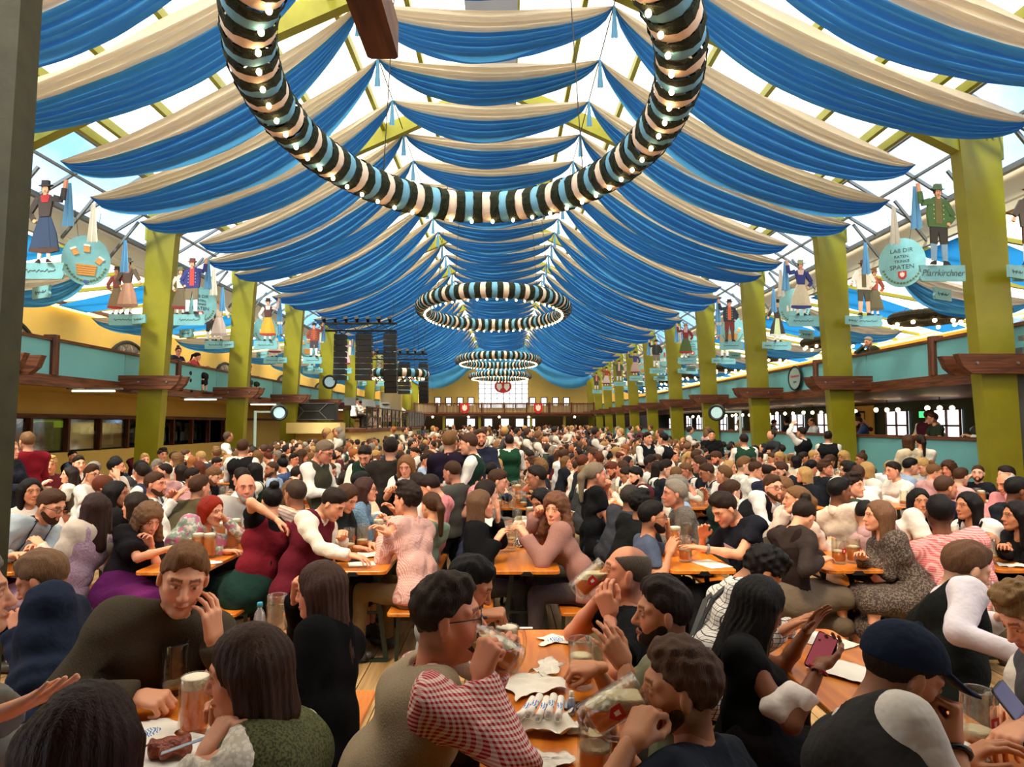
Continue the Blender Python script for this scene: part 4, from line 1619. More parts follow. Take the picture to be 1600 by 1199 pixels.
    # ---- garments
    if top:
        g = {'shirt': 0.014, 'sweater': 0.022, 'blouse': 0.014, 'tee': 0.012, 'jacket': 0.026, 'polo': 0.014, 'dress': 0.013}[top]
        s = SDF(*bounds([P, NB_] + SH + EL + WR, 0.2 + g), h)
        torso(s, g)
        sl = {'none': 0, 'cap': 0.25, 'short': 0.62, 'elbow': 1.0, 'rolled': 1.25, 'long': 2.0, 'puff': 0.85}[sleeves]
        for i in (0, 1):
            puff = 0.028 if sleeves == 'puff' else 0.0
            if sl > 0:
                e = min(1, sl)
                q = SH[i] + (EL[i] - SH[i]) * e
                s.cap(SH[i], q, ra + g + puff * 0.6, (re if sl >= 1 else ra) + g + 0.004 + puff, 0.03)
                if sl > 1:
                    t = min(1.0, (sl - 1.0)) * 0.97
                    w_ = EL[i] + (WR[i] - EL[i]) * t
                    s.cap(EL[i], w_, re + g, rw + g + 0.010, 0.02)
                    s.plane(w_, nrm(WR[i] - EL[i]), 0.085)
                else:
                    s.plane(q, nrm(EL[i] - SH[i]), 0.1)
        s.waves(0.0042 if h > 0.013 else 0.0036, 40 if top != 'sweater' else 28, seed)
        neck_open(s, 0.058 * (0.9 if fem else 1) + fat, 0.0, {'blouse': 0.05, 'dress': 0.06}.get(top, 0.0))
        if top in ('shirt', 'polo', 'jacket') and h < 0.013:
            pass
        s.plane(P - Up * 0.06 if bottom != 'skirt' else P + su * 0.04, -Up if bottom != 'skirt' else -su)
        out[top] = s.mesh() + (None,)
        if top in ('shirt', 'polo', 'jacket'):
            # collar
            c = SDF(NB_ - 0.16, NB_ + 0.16, min(h, 0.008))
            n1 = nrm(H - HR[:, 2] * 0.02 * 0 - NB_)
            c.cap(NB_ - su * 0.01, NB_ + n1 * 0.035, 0.072 * (0.92 if fem else 1) + fat, 0.064 * (0.9 if fem else 1) + fat, 0.01)
            c.cap(NB_ - su * 0.08, NB_ + n1 * 0.12, 0.063 * (0.9 if fem else 1) + fat, 0.056 + fat, -0.004)
            c.plane(NB_ + n1 * 0.035, n1)
            c.cap(NB_ + Fc * 0.10 + n1 * 0.03, NB_ + Fc * 0.09 - su * 0.05, 0.03, 0.01, -0.005)
            out['collar'] = c.mesh() + (None,)
    if over:
        g = {'vest': 0.031, 'bodice': 0.024, 'knitvest': 0.030, 'jacket_open': 0.034}[over]
        s = SDF(*bounds([P, NB_] + SH, 0.22), h)
        torso(s, g, sh=False)
        up = NB_ - su * 0.055
        wv = shw - 0.05
        s.cap(up - Lc * wv, up + Lc * wv, 0.06 * size + g * 1.0, 0.06 * size + g, 0.05, Fc, 1.1)
        for sd in (1, -1):
            s.cap(NB_ - su * 0.012, NB_ - su * 0.035 + Lc * (wv + 0.0) * sd, 0.045 + g, 0.045 + g, 0.04)
        for i, sd in enumerate((1, -1)):      # armholes
            s.cap(SH[i] + Lc * sd * 0.085, SH[i] * 0.6 + EL[i] * 0.4 + Lc * sd * 0.09 - su * 0.02, 0.058, 0.055, -0.01)
        s.waves(0.002, 24, seed + 3)
        if over != 'bodice':
            s.cap(chest - Fc * 0.045 + su * 0.06 - Lc * 0.095, chest - Fc * 0.045 + su * 0.06 + Lc * 0.095, 0.082 + g, 0.082 + g, 0.03)
        if over == 'bodice':
            s.cap(NB_ + Fc * 0.02 + su * 0.03, NB_ + Fc * 0.14 - su * 0.1, 0.105, 0.075, -0.015)
            s.cap(NB_ - Fc * 0.08 + su * 0.05, NB_ - Fc * 0.09 - su * 0.03, 0.09, 0.06, -0.015)
        elif over in ('vest', 'knitvest'):
            neck_open(s, 0.074 + fat, 0.02, 0.13)
        else:
            neck_open(s, 0.072 + fat, 0.0, 0.2)
        s.plane(P - Up * 0.05 if over != 'bodice' else P + su * 0.07, -Up if over != 'bodice' else -su)
        out[{'vest': 'waistcoat', 'knitvest': 'knitted_vest', 'bodice': 'bodice', 'jacket_open': 'jacket'}[over]] = s.mesh() + (None,)
    if bottom:
        s = SDF(*bounds([P] + HP + KN + FT, 0.2), max(h, 0.028))
        if bottom in ('trousers', 'shorts'):
            s.cap(P - Ld * 0.07 * bulk, P + Ld * 0.07 * bulk, 0.118 * bulk, 0.118 * bulk, 0.03, Fd, 1.15)
            for i in (0, 1):
                s.cap(HP[i], KN[i], 0.09, 0.068, 0.03)
                if bottom == 'trousers':
                    s.cap(KN[i], FT[i] + Up * 0.02, 0.066, 0.052, 0.02)
        else:
            s.cap(P - Ld * 0.06, P + Ld * 0.06, 0.14 * bulk, 0.14 * bulk, 0.04)
            s.cap(P + su * 0.07 - Lc * 0.05, P + su * 0.07 + Lc * 0.05, 0.128 * bulk, 0.128 * bulk, 0.04, Fc, 1.15)
            K = (KN[0] + KN[1]) / 2
            if seated:
                s.cap(P - Ld * 0.05, K - Ld * 0.1, 0.13, 0.09, 0.05)
                s.cap(P + Ld * 0.05, K + Ld * 0.1, 0.13, 0.09, 0.05)
                s.cap(P, K, 0.13, 0.1, 0.05)
                s.cap(K - Ld * 0.13, K + Ld * 0.13 - Up * 0.0, 0.085, 0.085, 0.05)
                s.cap(K - Ld * 0.13 - Up * 0.2, K + Ld * 0.13 - Up * 0.2, 0.085, 0.085, 0.06)
            else:
                s.cap(P - Ld * 0.08, P - Up * 0.45 - Ld * 0.13, 0.12, 0.12, 0.05)
                s.cap(P + Ld * 0.08, P - Up * 0.45 + Ld * 0.13, 0.12, 0.12, 0.05)
                s.plane(P - Up * 0.5, -Up)
            s.waves(0.006, 30, seed)
        if bottom == 'trousers' or bottom == 'shorts':
            s.waves(0.003, 26, seed)
        out['trousers' if bottom == 'trousers' else bottom] = s.mesh() + (None,)
    if lod < 2:
        out['shoe'] = []
        for i in (0, 1):
            sh = SDF(*bounds([FT[i]], 0.25), 0.024)
            a = FT[i] * np.array([1, 1, 0]) + Up * 0.045
            sh.cap(a - Fd * 0.05, a + Fd * 0.15, 0.042, 0.036, 0.02)
            sh.cap(a, FT[i], 0.042, 0.04, 0.02)
            sh.plane((0, 0, 0.005), (0, 0, -1))
            out['shoe'].append(sh.mesh() + (None,))
    if hair:
        V0, F0 = tpl('hair', hair, 0.007 if lod == 0 else (0.012 if lod == 1 else 0.013))
        out['hair'] = (V0 * sc @ HR.T + H, F0, None)
    if beard:
        V0, F0 = tpl('beard', 0.0055 if lod == 0 else 0.0085, beard == 'full')
        out['beard'] = (V0 * sc @ HR.T + H, F0, None)
    acc = []

    def HP_(v):
        return HR @ (np.array(v, float) * sc) + H
    if glasses:
        m = MB()
        for y in (0.032, -0.032):
            m.tube([tuple(HP_((0.104, y + 0.023 * math.cos(a * math.pi / 7), -0.002 + 0.018 * math.sin(a * math.pi / 7)))) for a in range(14)], 0.0022, 5, closed=True)
            m.tube([tuple(HP_((0.103, y * 1.7, 0.004))), tuple(HP_((0.05, y * 2.55, 0.004))), tuple(HP_((-0.01, y * 2.6, -0.002)))], 0.0022, 5)
        m.tube([tuple(HP_((0.106, 0.01, 0.0))), tuple(HP_((0.106, -0.01, 0.0)))], 0.0022, 5)
        acc.append(('glasses', m, black))
    if glasses == 'sunhead':
        acc.pop()
    fr = dict(P=P, NB=NB_, H=H, HR=HR, Fc=Fc, Lc=Lc, su=su, SH=SH, EL=EL, WR=WR, org=org, HND=HND, Fd=Fd, Ld=Ld, mid=mid, chest=chest, sc=sc, KN=KN)
    return out, acc, fr


def dress(out, acc, fr, colors, mats=None, label=None, group=None, loc=None, props=True, name='person'):
    """turn the built surfaces into linked objects"""
    mats = mats or {}
    V, Fq, T = out['person']
    me = mesh_np('person', V, Fq, True, [skin_m], tint=T)
    o = link(name, me, None, tuple(fr['org']) if loc is None else loc, label=label, category='person', group=group)
    o.color = lin(colors.get('skin', SKIN['fair']))
    for nm, dat in [(k_, d_) for k_, v_ in out.items() for d_ in (v_ if isinstance(v_, list) else [v_])]:
        if nm == 'person':
            continue
        V, Fq, _ = dat
        if len(V) == 0:
            continue
        m = mats.get(nm)
        if m is None:
            m = hair_m if nm in ('hair', 'beard') else (leather_m if nm == 'shoe' else (knit_m if nm in ('sweater', 'knitted_vest') else cloth_m))
        c = link(nm, mesh_np(nm, V, Fq, True, [m]), o)
        c.color = lin(colors.get(nm, colors.get({'collar': 'shirt', 'beard': 'hair'}.get(nm, ''), (60, 56, 52))))
        if nm == 'collar' and mats.get('collar') is None:
            base = [q for q in ('shirt', 'polo', 'jacket') if q in out]
            if base:
                c.color = lin(colors.get(base[0], (200, 200, 200)))
                if mats.get(base[0]):
                    c.data.materials.clear()
                    c.data.materials.append(mats[base[0]])
    for nm, m, mt in acc:
        m.build(nm, mt, o, smooth=True)
    return o
# ================================================================ TABLES, BENCHES, MUGS AND TABLE THINGS
RX = {-5: -6.5, -4: -5.2, -3: -3.87, -2: -2.5, -1: -1.19, 0: 0.17, 1: 1.5, 2: 2.66, 3: 3.97, 4: 5.25, 5: 6.5}
TY = [1.35 + 3.74 * i for i in range(16)]
TY[0] = 1.36
TL, TW = 2.3, 0.5
ROWN = {0: 'centre row'}
for i in range(1, 6):
    ROWN[i] = '%s row right' % ORD[i - 1]
    ROWN[-i] = '%s row left' % ORD[i - 1]
table_m = wood('beer_table_wood', (196, 102, 24), (232, 140, 44), axis=1, scale=1.6, rough=0.28, stretch=9, spec=0.5, randomise=True)
gmetal = plain('dark_green_metal', (22, 38, 30), 0.4)


def rounded(w, l, r=0.045, n=5):
    pts = []
    for cx, cy, a0 in ((w / 2 - r, l / 2 - r, 0), (-w / 2 + r, l / 2 - r, 90), (-w / 2 + r, -l / 2 + r, 180), (w / 2 - r, -l / 2 + r, 270)):
        for i in range(n):
            a = math.radians(a0 + 90 * i / (n - 1))
            pts.append((cx + r * math.cos(a), cy + r * math.sin(a)))
    return pts


def slab(w, l, z, t, r=0.045):
    m = MB()
    p0, p1 = rounded(w, l, r), rounded(w - 0.006, l - 0.006, r)
    n = len(p0)
    vs = [(x, y, z - t) for x, y in p1] + [(x, y, z - t + 0.004) for x, y in p0] + [(x, y, z - 0.004) for x, y in p0] + [(x, y, z) for x, y in p1]
    fs = [tuple(reversed(range(n))), tuple(range(3 * n, 4 * n))] + [(a * n + i, a * n + (i + 1) % n, (a + 1) * n + (i + 1) % n, (a + 1) * n + i) for a in range(3) for i in range(n)]
    return m.add(vs, fs)


tp = {}
tp['top'] = slab(TW, TL, 0.77, 0.028).mesh('tabletop', table_m)
lg = MB()
for s_ in (1, -1):
    lg.bar((s_ * 0.10, 0, 0.73), (s_ * 0.2, 0, 0.02), 0.035, 0.02, up=(0, 1, 0))
lg.bar((-0.21, 0, 0.012), (0.21, 0, 0.012), 0.035, 0.024).bar((-0.15, 0, 0.38), (0.15, 0, 0.38), 0.02).bar((-0.18, 0, 0.735), (0.18, 0, 0.735), 0.03)
tp['leg'] = lg.mesh('leg_frame', gmetal)
tp['brace'] = MB().bar((0, 0, 0.38), (0, 0.42, 0.735), 0.02, 0.006).mesh('brace', gmetal)
tp['clip'] = MB().prism([(-0.05, 0.735), (-0.025, 0.765), (0.025, 0.765), (0.05, 0.735)], -0.012, 0.004, 'y').mesh('edge_clip', black)
tp['seat'] = slab(0.26, TL, 0.46, 0.026, 0.03).mesh('seat', table_m)
bl = MB()
for s_ in (1, -1):
    bl.bar((s_ * 0.085, 0, 0.43), (s_ * 0.1, 0, 0.012), 0.028, 0.016, up=(0, 1, 0))
bl.bar((-0.1, 0, 0.43), (0.1, 0, 0.43), 0.025).bar((-0.1, 0, 0.37), (0.1, 0, 0.37), 0.014)
tp['bleg'] = bl.mesh('leg_frame', gmetal)
N_T = 7


def in_stage(x, y):
    return x < -4.9 and y > 24.5


for r in RX:
    for i in range(N_T):
        x, y = RX[r], TY[i] + TL / 2
        vis = abs((x) / y) < 0.86
        if not vis or in_stage(x, y):
            continue
        dx = 0.06 if (r == -1 and i == 1) else 0.0
        t = empty('beer_table', (x + dx, y, 0), label='orange wooden beer table, %s, %s from the near end' % (ROWN[r] + (' of centre' if r else ''), ORD[i]), category='table', group='beer tables')
        link('tabletop', tp['top'], t)
        if i < 3:
            for s_, ry in ((-1, 0), (1, math.pi)):
                l_ = link('leg_frame', tp['leg'], t, (0, s_ * 0.82, 0), ry)
                link('brace', tp['brace'], l_)
            link('edge_clip', tp['clip'], t, (0, -TL / 2, 0))
        if i < 3:
            for s_ in (1, -1):
                b_ = empty('beer_bench', (x + dx + s_ * 0.385, y, 0), label='orange beer bench on the %s side of the %s, %s table' % ('right' if s_ > 0 else 'left', ROWN[r] + (' of centre' if r else ''), ORD[i]), category='bench', group='beer benches')
                link('seat', tp['seat'], b_)
                for q in (-0.85, 0.85):
                    link('leg_frame', tp['bleg'], b_, (0, q, 0))
ft = MB()
for r in RX:
    for i in range(N_T, 16):
        if not in_stage(RX[r], TY[i] + 2):
            ft.box(RX[r] - 0.25, RX[r] + 0.25, TY[i], TY[i] + TL, 0.742, 0.77)
ft.build('far_tables', table_m, kind='stuff', label='distant orange table tops lost among the far crowd', category='tables')

# mugs ---------------------------------------------------------------------
mug_glass = glassy('mug_glass', (248, 246, 238), gloss=0.035, body=0.03, bump=0.15, scale=40, facing=0.4)
beer_m = glassy('beer', (255, 180, 40), gloss=0.02, body=0.8, body_rgb=(255, 160, 18), bump=0.15, scale=60, facing=0.12)
foam_m = plain('beer_foam', (244, 232, 206), 0.9, bump=0.4, scale=90)


def facet(a, z):
    if z < 0.02 or z > 0.165:
        return 1.0
    row = math.sin((z - 0.02) / 0.145 * math.pi * 3)
    return 1.0 + 0.035 * abs(math.cos(a * 5)) * abs(row)


MR = 0.052
out_p = [(0.046, 0.0), (0.052, 0.006), (0.053, 0.018)] + [(0.052, 0.02 + 0.0145 * i) for i in range(1, 11)] + [(0.051, 0.172), (0.0515, 0.198), (0.0495, 0.2), (0.047, 0.197), (0.046, 0.03), (0.04, 0.022), (1e-5, 0.022)]
mug_me = {'glass': MB().lathe(out_p, 30, mod=facet).mesh('glass', mug_glass, True)}
hpts = [(0.046, 0, 0.168), (0.07, 0, 0.172), (0.093, 0, 0.155), (0.1, 0, 0.115), (0.093, 0, 0.07), (0.074, 0, 0.045), (0.048, 0, 0.043)]
mug_me['handle'] = MB().tube(hpts, [0.011, 0.01, 0.0095, 0.0095, 0.0095, 0.01, 0.011], 8).mesh('handle', mug_glass, True)
for lv in (0.16, 0.12, 0.09, 0.055, 0.03):
    mug_me['beer', lv] = MB().lathe([(0.044, 0.024), (0.0455, 0.03), (0.0455, lv)], 20).mesh('beer', beer_m, True)
    fh = 0.036 if lv > 0.15 else 0.012
    mug_me['foam', lv] = MB().lathe([(0.0458, lv), (0.0462, lv + fh), (0.03, lv + fh + 0.004), (1e-5, lv + fh + 0.006)], 20).mesh('foam', foam_m, True)
mug_emb = MB().prism([(-0.02, 0.02), (0.02, 0.02), (0.021, -0.008), (0, -0.026), (-0.021, -0.008)], -0.0015, 0, 'y').mesh('emblem', red)
mug_emb2 = MB().prism([(-0.007, 0.009), (0.007, 0.009), (0.006, -0.008), (-0.006, -0.008)], -0.0025, -0.0015, 'y').mesh('emblem_blade', white)
MUGP = []


def mug(loc, level, label, rot=0.0, group='beer mugs', tilt=None, emb=False):
    o = empty('beer_mug', tuple(loc), rot, label=label, category='beer mug', group=group)
    link('glass', mug_me['glass'], o)
    link('handle', mug_me['handle'], o)
    if level:
        link('beer', mug_me['beer', level], o)
        link('foam', mug_me['foam', level], o)
    if emb:
        e_ = link('emblem', mug_emb, o, (0, -0.055, 0.105))
        link('emblem_blade', mug_emb2, e_)
    if tilt is not None:                       # direction in which the mug's top points, handle towards hdir
        up, hd = tilt
        R = frame(hd, up)
        up = nrm(up)
        f = nrm(np.asarray(hd, float) - up * (np.asarray(hd, float) @ up))
        l = np.cross(up, f)
        o.rotation_euler = Matrix(np.stack([f, l, up], 1).tolist()).to_euler()
    MUGP.append((loc[0], loc[1]))
    return o


def tilted_beer(loc, up, hd, label):
    """a mug being drunk from: the beer inside keeps a level surface"""
    o = mug(loc, None, label, tilt=(up, hd), group='beer mugs being drunk from', emb=True)
    R = np.array(o.rotation_euler.to_matrix())
    s = SDF((-0.06, -0.06, 0.015), (0.06, 0.06, 0.2), 0.004)
    s.cap((0, 0, 0.05), (0, 0, 0.17), 0.0455, 0.0455, 0)
    s.plane((0, 0, 0.03), (0, 0, -1))
    s.plane((0, 0, 0.185), (0, 0, 1))
    full = s.g.copy()
    wl = R.T @ np.array([0, 0, 1.0])
    s.plane((0, 0, 0.10), wl)
    V, Fq = s.mesh()
    link('beer', mesh_np('beer', V, Fq, True, [beer_m]), o)
    s.g = full
    s.plane(np.array((0, 0, 0.10)) + wl * 0.032, wl)
    s.plane((0, 0, 0.10), -wl)
    V, Fq = s.mesh()
    if len(V):
        link('foam', mesh_np('foam', V, Fq, True, [foam_m]), o)
    return o


TZ = 0.771
M_ = lambda px, py: at_z(px, py, TZ)
mug(M_(792, 1050), 0.16, 'full foamy beer mug standing behind the tilted mug on the centre table', 0.6, emb=True)
mug(M_(908, 1074), 0.12, 'beer mug with foam at the right edge of the nearest centre table', 0.2, emb=True)
mug(M_(930, 1235), 0.12, 'beer mug at the bottom edge of the picture, only its rim showing', 1.0)
mug(M_(273, 1083), 0.03, 'almost empty mug held by the man in grey sweater', 3.0)
mug(M_(303, 1146), 0.16, 'full beer mug in front of the woman with olive vest', 1.2)
mug(M_(432, 990), None, 'empty mug beside the small water bottle on left table', 0.2)
mug(M_(1530, 1172), 0.055, 'nearly empty mug with red emblem beside the man in navy cap', 0.4, emb=True)
mug(M_(1566, 968), None, 'empty glass mug beyond the man in black waistcoat and white sleeves', 2.0)
mug(M_(801, 852), 0.055, 'half-empty mug on the bare end of the second centre table', 0.5)
mug(M_(808, 826), None, 'empty mug behind the half-empty one, second centre table', 1.5)
mug(M_(829, 822), 0.16, 'full mug before the black-haired girl at second centre table', 0.4)
mug(M_(545, 862), 0.055, 'leftmost mug beside the open booklet, second left table', 2.4, emb=True)
mug(M_(566, 855), 0.055, 'middle mug beside the open booklet, second left table', 0.4)
mug(M_(594, 850), 0.12, 'mug with red emblem before the man in pink checked shirt', 0.2, emb=True)
mug(M_(309, 872), 0.16, 'full mug, leftmost of four in front of the red-haired woman', 0.3)
mug(M_(327, 872), 0.16, 'full mug, front one of four near the red-haired woman', 0.0)
mug(M_(343, 852), 0.16, 'full mug, rear one of four near the red-haired woman', 2.0)
mug(M_(363, 858), 0.16, 'full mug, rightmost of four near the red-haired woman', 0.6)
mug(M_(1071, 878), 0.09, 'half-full mug at the elbow of the man in slate-blue tee', 0.1)
mug(M_(1073, 850), None, 'empty mug behind the half-full one by the slate-blue tee', 0.9)
mug(M_(1311, 881), 0.09, 'left mug of the pair before the woman with long hair', 0.3, emb=True)
mug(M_(1334, 880), 0.12, 'right mug of the pair before the woman with long hair', 0.6, emb=True)
mug(M_(1546, 880), 0.055, 'front mug beside the man in pink checked shirt, right', 0.3)
mug(M_(1560, 866), None, 'empty mug behind the front mug, third right table', 1.3)
mug(M_(778, 795), 0.09, 'mug at the near end of third centre table, left', 0.3)
mug(M_(800, 794), None, 'empty mug at the near end of third centre table, middle', 1.3)
mug(M_(818, 793), 0.055, 'mug at the near end of third centre table, right', 0.6)

# paper, napkins, phones -----------------------------------------------------
napkin_m, nt, b = new_mat('napkin_paper')
tc = nt.nodes.new('ShaderNodeTexCoord')
mp = nt.nodes.new('ShaderNodeMapping')
ln = nt.nodes.new('ShaderNodeVectorMath')
ln.operation = 'LENGTH'
wv = nt.nodes.new('ShaderNodeTexWave')
wv.inputs['Scale'].default_value = 28
wv.inputs['Distortion'].default_value = 12
wv.inputs['Detail'].default_value = 3
lt = nt.nodes.new('ShaderNodeMath')
lt.operation = 'LESS_THAN'
lt.inputs[1].default_value = 0.042
gt = nt.nodes.new('ShaderNodeMath')
gt.operation = 'GREATER_THAN'
gt.inputs[1].default_value = 0.55
mu = nt.nodes.new('ShaderNodeMath')
mu.operation = 'MULTIPLY'
mx = nt.nodes.new('ShaderNodeMix')
mx.data_type = 'RGBA'
mx.inputs[6].default_value = lin((238, 230, 218))
mx.inputs[7].default_value = lin((60, 130, 200))
nt.links.new(tc.outputs['Object'], ln.inputs[0])
nt.links.new(tc.outputs['Object'], wv.inputs['Vector'])
nt.links.new(ln.outputs['Value'], lt.inputs[0])
nt.links.new(wv.outputs['Fac'], gt.inputs[0])
nt.links.new(lt.outputs[0], mu.inputs[0])
nt.links.new(gt.outputs[0], mu.inputs[1])
nt.links.new(mu.outputs[0], mx.inputs[0])
nt.links.new(mx.outputs[2], b.inputs['Base Color'])
b.inputs['Roughness'].default_value = 0.9
MATS['napkin_paper'] = napkin_m
paper = plain('white_paper', (236, 228, 214), 0.9, bump=0.1, scale=12)


def sheet_mesh(w, l, amp, seed, n=16, thick=0.0012, mat=None, flatten=0.0):
    rng = np.random.RandomState(seed)
    u, v = np.meshgrid(np.linspace(-0.5, 0.5, n), np.linspace(-0.5, 0.5, n), indexing='ij')
    z = np.zeros_like(u)
    for i in range(6):
        d = rng.normal(size=2)
        f = rng.uniform(3, 11)
        z += amp * np.abs(np.sin(u * d[0] * f + v * d[1] * f + rng.uniform(0, 6))) * rng.uniform(0.3, 1)
    z -= z.min()
    x = u * w + 0.02 * np.sin(v * 7 + seed) * (amp > 0.003)
    y = v * l + 0.02 * np.sin(u * 6 + seed) * (amp > 0.003)
    V = np.stack([x, y, z], -1).reshape(-1, 3)
    V2 = V.copy()
    V2[:, 2] += thick
    i, j = np.meshgrid(np.arange(n - 1), np.arange(n - 1), indexing='ij')
    a = (i * n + j).ravel()
    Fq = np.stack([a, a + n, a + n + 1, a + 1], -1)
    N = n * n
    rim = [(k * n, (k + 1) * n) for k in range(n - 1)] + [((k + 1) * n + n - 1, k * n + n - 1) for k in range(n - 1)] + [(k + 1, k) for k in range(n - 1)] + [((n - 1) * n + k, (n - 1) * n + k + 1) for k in range(n - 1)]
    Fr = np.array([(q, p, p + N, q + N) for p, q in rim])
    return mesh_np('sheet', np.concatenate([V, V2]), np.concatenate([Fq[:, ::-1], Fq + N, Fr]), True, [mat or paper])


def lay(name, me, p, rz, label, cat, dz=0.0, group=None):
    return link(name, me, None, (p[0], p[1], TZ + dz), rz, label=label, category=cat, group=group)


lay('napkin', sheet_mesh(0.15, 0.13, 0.004, 1, mat=napkin_m), M_(867, 1002), 0.1, 'white napkin with a blue printed crest, far end of centre table', 'napkin')
lay('crumpled_paper', sheet_mesh(0.24, 0.2, 0.018, 2), M_(830, 1075), 0.5, 'big crumpled white paper in the middle of the centre table', 'paper')
lay('crumpled_paper', sheet_mesh(0.10, 0.17, 0.014, 3), M_(857, 1050), -0.5, 'narrow crumpled paper strip behind the big crumpled paper', 'paper', 0.004)
lay('paper_bag', sheet_mesh(0.22, 0.15, 0.012, 4), M_(852, 1140), 0.15, 'white paper bag lying under the rolled cutlery', 'paper bag')
lay('napkin', sheet_mesh(0.13, 0.16, 0.006, 5), M_(915, 1140), 0.7, 'plain white napkin right of the rolled cutlery stack', 'napkin')
lay('napkin', sheet_mesh(0.15, 0.12, 0.006, 6), M_(850, 1192), -0.6, 'plain white napkin at the bottom edge of centre table', 'napkin')
lay('card_strip', MB().box(-0.035, 0.035, -0.012, 0.012, 0, 0.003).mesh('card', paper), M_(822, 982), 0, 'tiny white card strip at the far edge of centre table', 'card')
roll_m, nt, b = new_mat('rolled_napkin')
tc = nt.nodes.new('ShaderNodeTexCoord')
sx = nt.nodes.new('ShaderNodeSeparateXYZ')
wv = nt.nodes.new('ShaderNodeTexWave')
wv.inputs['Scale'].default_value = 30
wv.inputs['Distortion'].default_value = 10
ab = nt.nodes.new('ShaderNodeMath')
ab.operation = 'ABSOLUTE'
lt = nt.nodes.new('ShaderNodeMath')
lt.operation = 'LESS_THAN'
lt.inputs[1].default_value = 0.026
gt = nt.nodes.new('ShaderNodeMath')
gt.operation = 'GREATER_THAN'
gt.inputs[1].default_value = 0.5
mu = nt.nodes.new('ShaderNodeMath')
mu.operation = 'MULTIPLY'
mx = nt.nodes.new('ShaderNodeMix')
mx.data_type = 'RGBA'
mx.inputs[6].default_value = lin((240, 232, 220))
mx.inputs[7].default_value = lin((50, 120, 200))
for a_, b_ in ((tc.outputs['Object'], sx.inputs[0]), (tc.outputs['Object'], wv.inputs['Vector']), (sx.outputs[1], ab.inputs[0]), (ab.outputs[0], lt.inputs[0]), (wv.outputs['Fac'], gt.inputs[0]), (lt.outputs[0], mu.inputs[0]), (gt.outputs[0], mu.inputs[1]), (mu.outputs[0], mx.inputs[0]), (mx.outputs[2], b.inputs['Base Color'])):
    nt.links.new(a_, b_)
roll_me = MB().tube([(0, -0.085, 0.014), (0, -0.03, 0.013), (0, 0.03, 0.013), (0, 0.085, 0.014)], [0.015, 0.0125, 0.0125, 0.015], 12).mesh('paper_roll', roll_m, True)
knife_me = MB().box(-0.006, 0.006, -0.1, -0.08, 0.011, 0.014).mesh('knife_end', steel)
base = M_(848, 1128)
rl = ['leftmost', 'second from the left', 'third from the left', 'fourth from the left', 'rightmost']
for i in range(5):
    o = empty('cutlery_roll', (base[0] - 0.062 + 0.031 * i, base[1] + 0.01 * (i % 2), TZ + 0.034 + 0.006 * (i % 2)), -0.35 + 0.05 * i, label='cutlery rolled in white napkin with blue band, %s in the stack' % rl[i], category='cutlery', group='rolled cutlery')
    link('paper_roll', roll_me, o)
    link('knife_end', knife_me, o)
phone_b = plain('phone_black', (8, 8, 10), 0.15)
phone_s = plain('phone_screen_dark', (12, 14, 18), 0.06)


def phone(p, rz, label, screen=None, z=None, R=None):
    o = empty('mobile_phone', (p[0], p[1], TZ if z is None else z), rz, label=label, category='phone')
    MB().prism(rounded(0.074, 0.152, 0.01, 4), 0, 0.008).build('case', phone_b, o)
    MB().prism(rounded(0.068, 0.145, 0.008, 4), 0.008, 0.0088).build('screen', screen or phone_s, o)
    MB().tube([(0.022, 0.06, -0.0015), (0.022, 0.06, 0.0)], 0.007, 8).tube([(0.022, 0.042, -0.0015), (0.022, 0.042, 0)], 0.007, 8).build('camera_lens', steel, o)
    if R is not None:
        o.rotation_euler = R
    return o


phone(M_(776, 1160), 0.08, 'black phone lying screen up left of the rolled cutlery')
phone(M_(912, 1106), 1.45, 'black phone behind the small gel bottle')
o = empty('gel_bottle', tuple(M_(893, 1118)), label='small clear gel bottle standing by the black phone', category='bottle')
MB().lathe([(0.014, 0), (0.016, 0.004), (0.016, 0.06), (0.008, 0.07)], 14).build('bottle_body', glassy('clear_plastic', (230, 238, 245), 0.1, 0.35, (220, 225, 235)), o, smooth=True)
MB().lathe([(0.0165, 0.015), (0.0165, 0.04)], 14).build('bottle_label', plain('gel_label', (90, 110, 150), 0.6), o, smooth=True)
MB().lathe([(0.009, 0.068), (0.009, 0.088), (0.006, 0.09)], 12).build('cap', paper, o, smooth=True)
o = empty('water_bottle', tuple(M_(405, 998)), label='small clear water bottle with blue cap on the near left table', category='bottle')
MB().lathe([(0.027, 0), (0.03, 0.01), (0.03, 0.1), (0.024, 0.13), (0.012, 0.15), (0.012, 0.16)], 18).build('bottle_body', MATS['clear_plastic'], o, smooth=True)
MB().lathe([(0.0285, 0.005), (0.0285, 0.06)], 18).build('water', glassy('water', (215, 225, 235), 0.05, 0.2), o, smooth=True)
MB().lathe([(0.014, 0.158), (0.014, 0.18), (0.012, 0.182)], 14).build('cap', plain('cyan_cap', (50, 160, 200), 0.4), o, smooth=True)
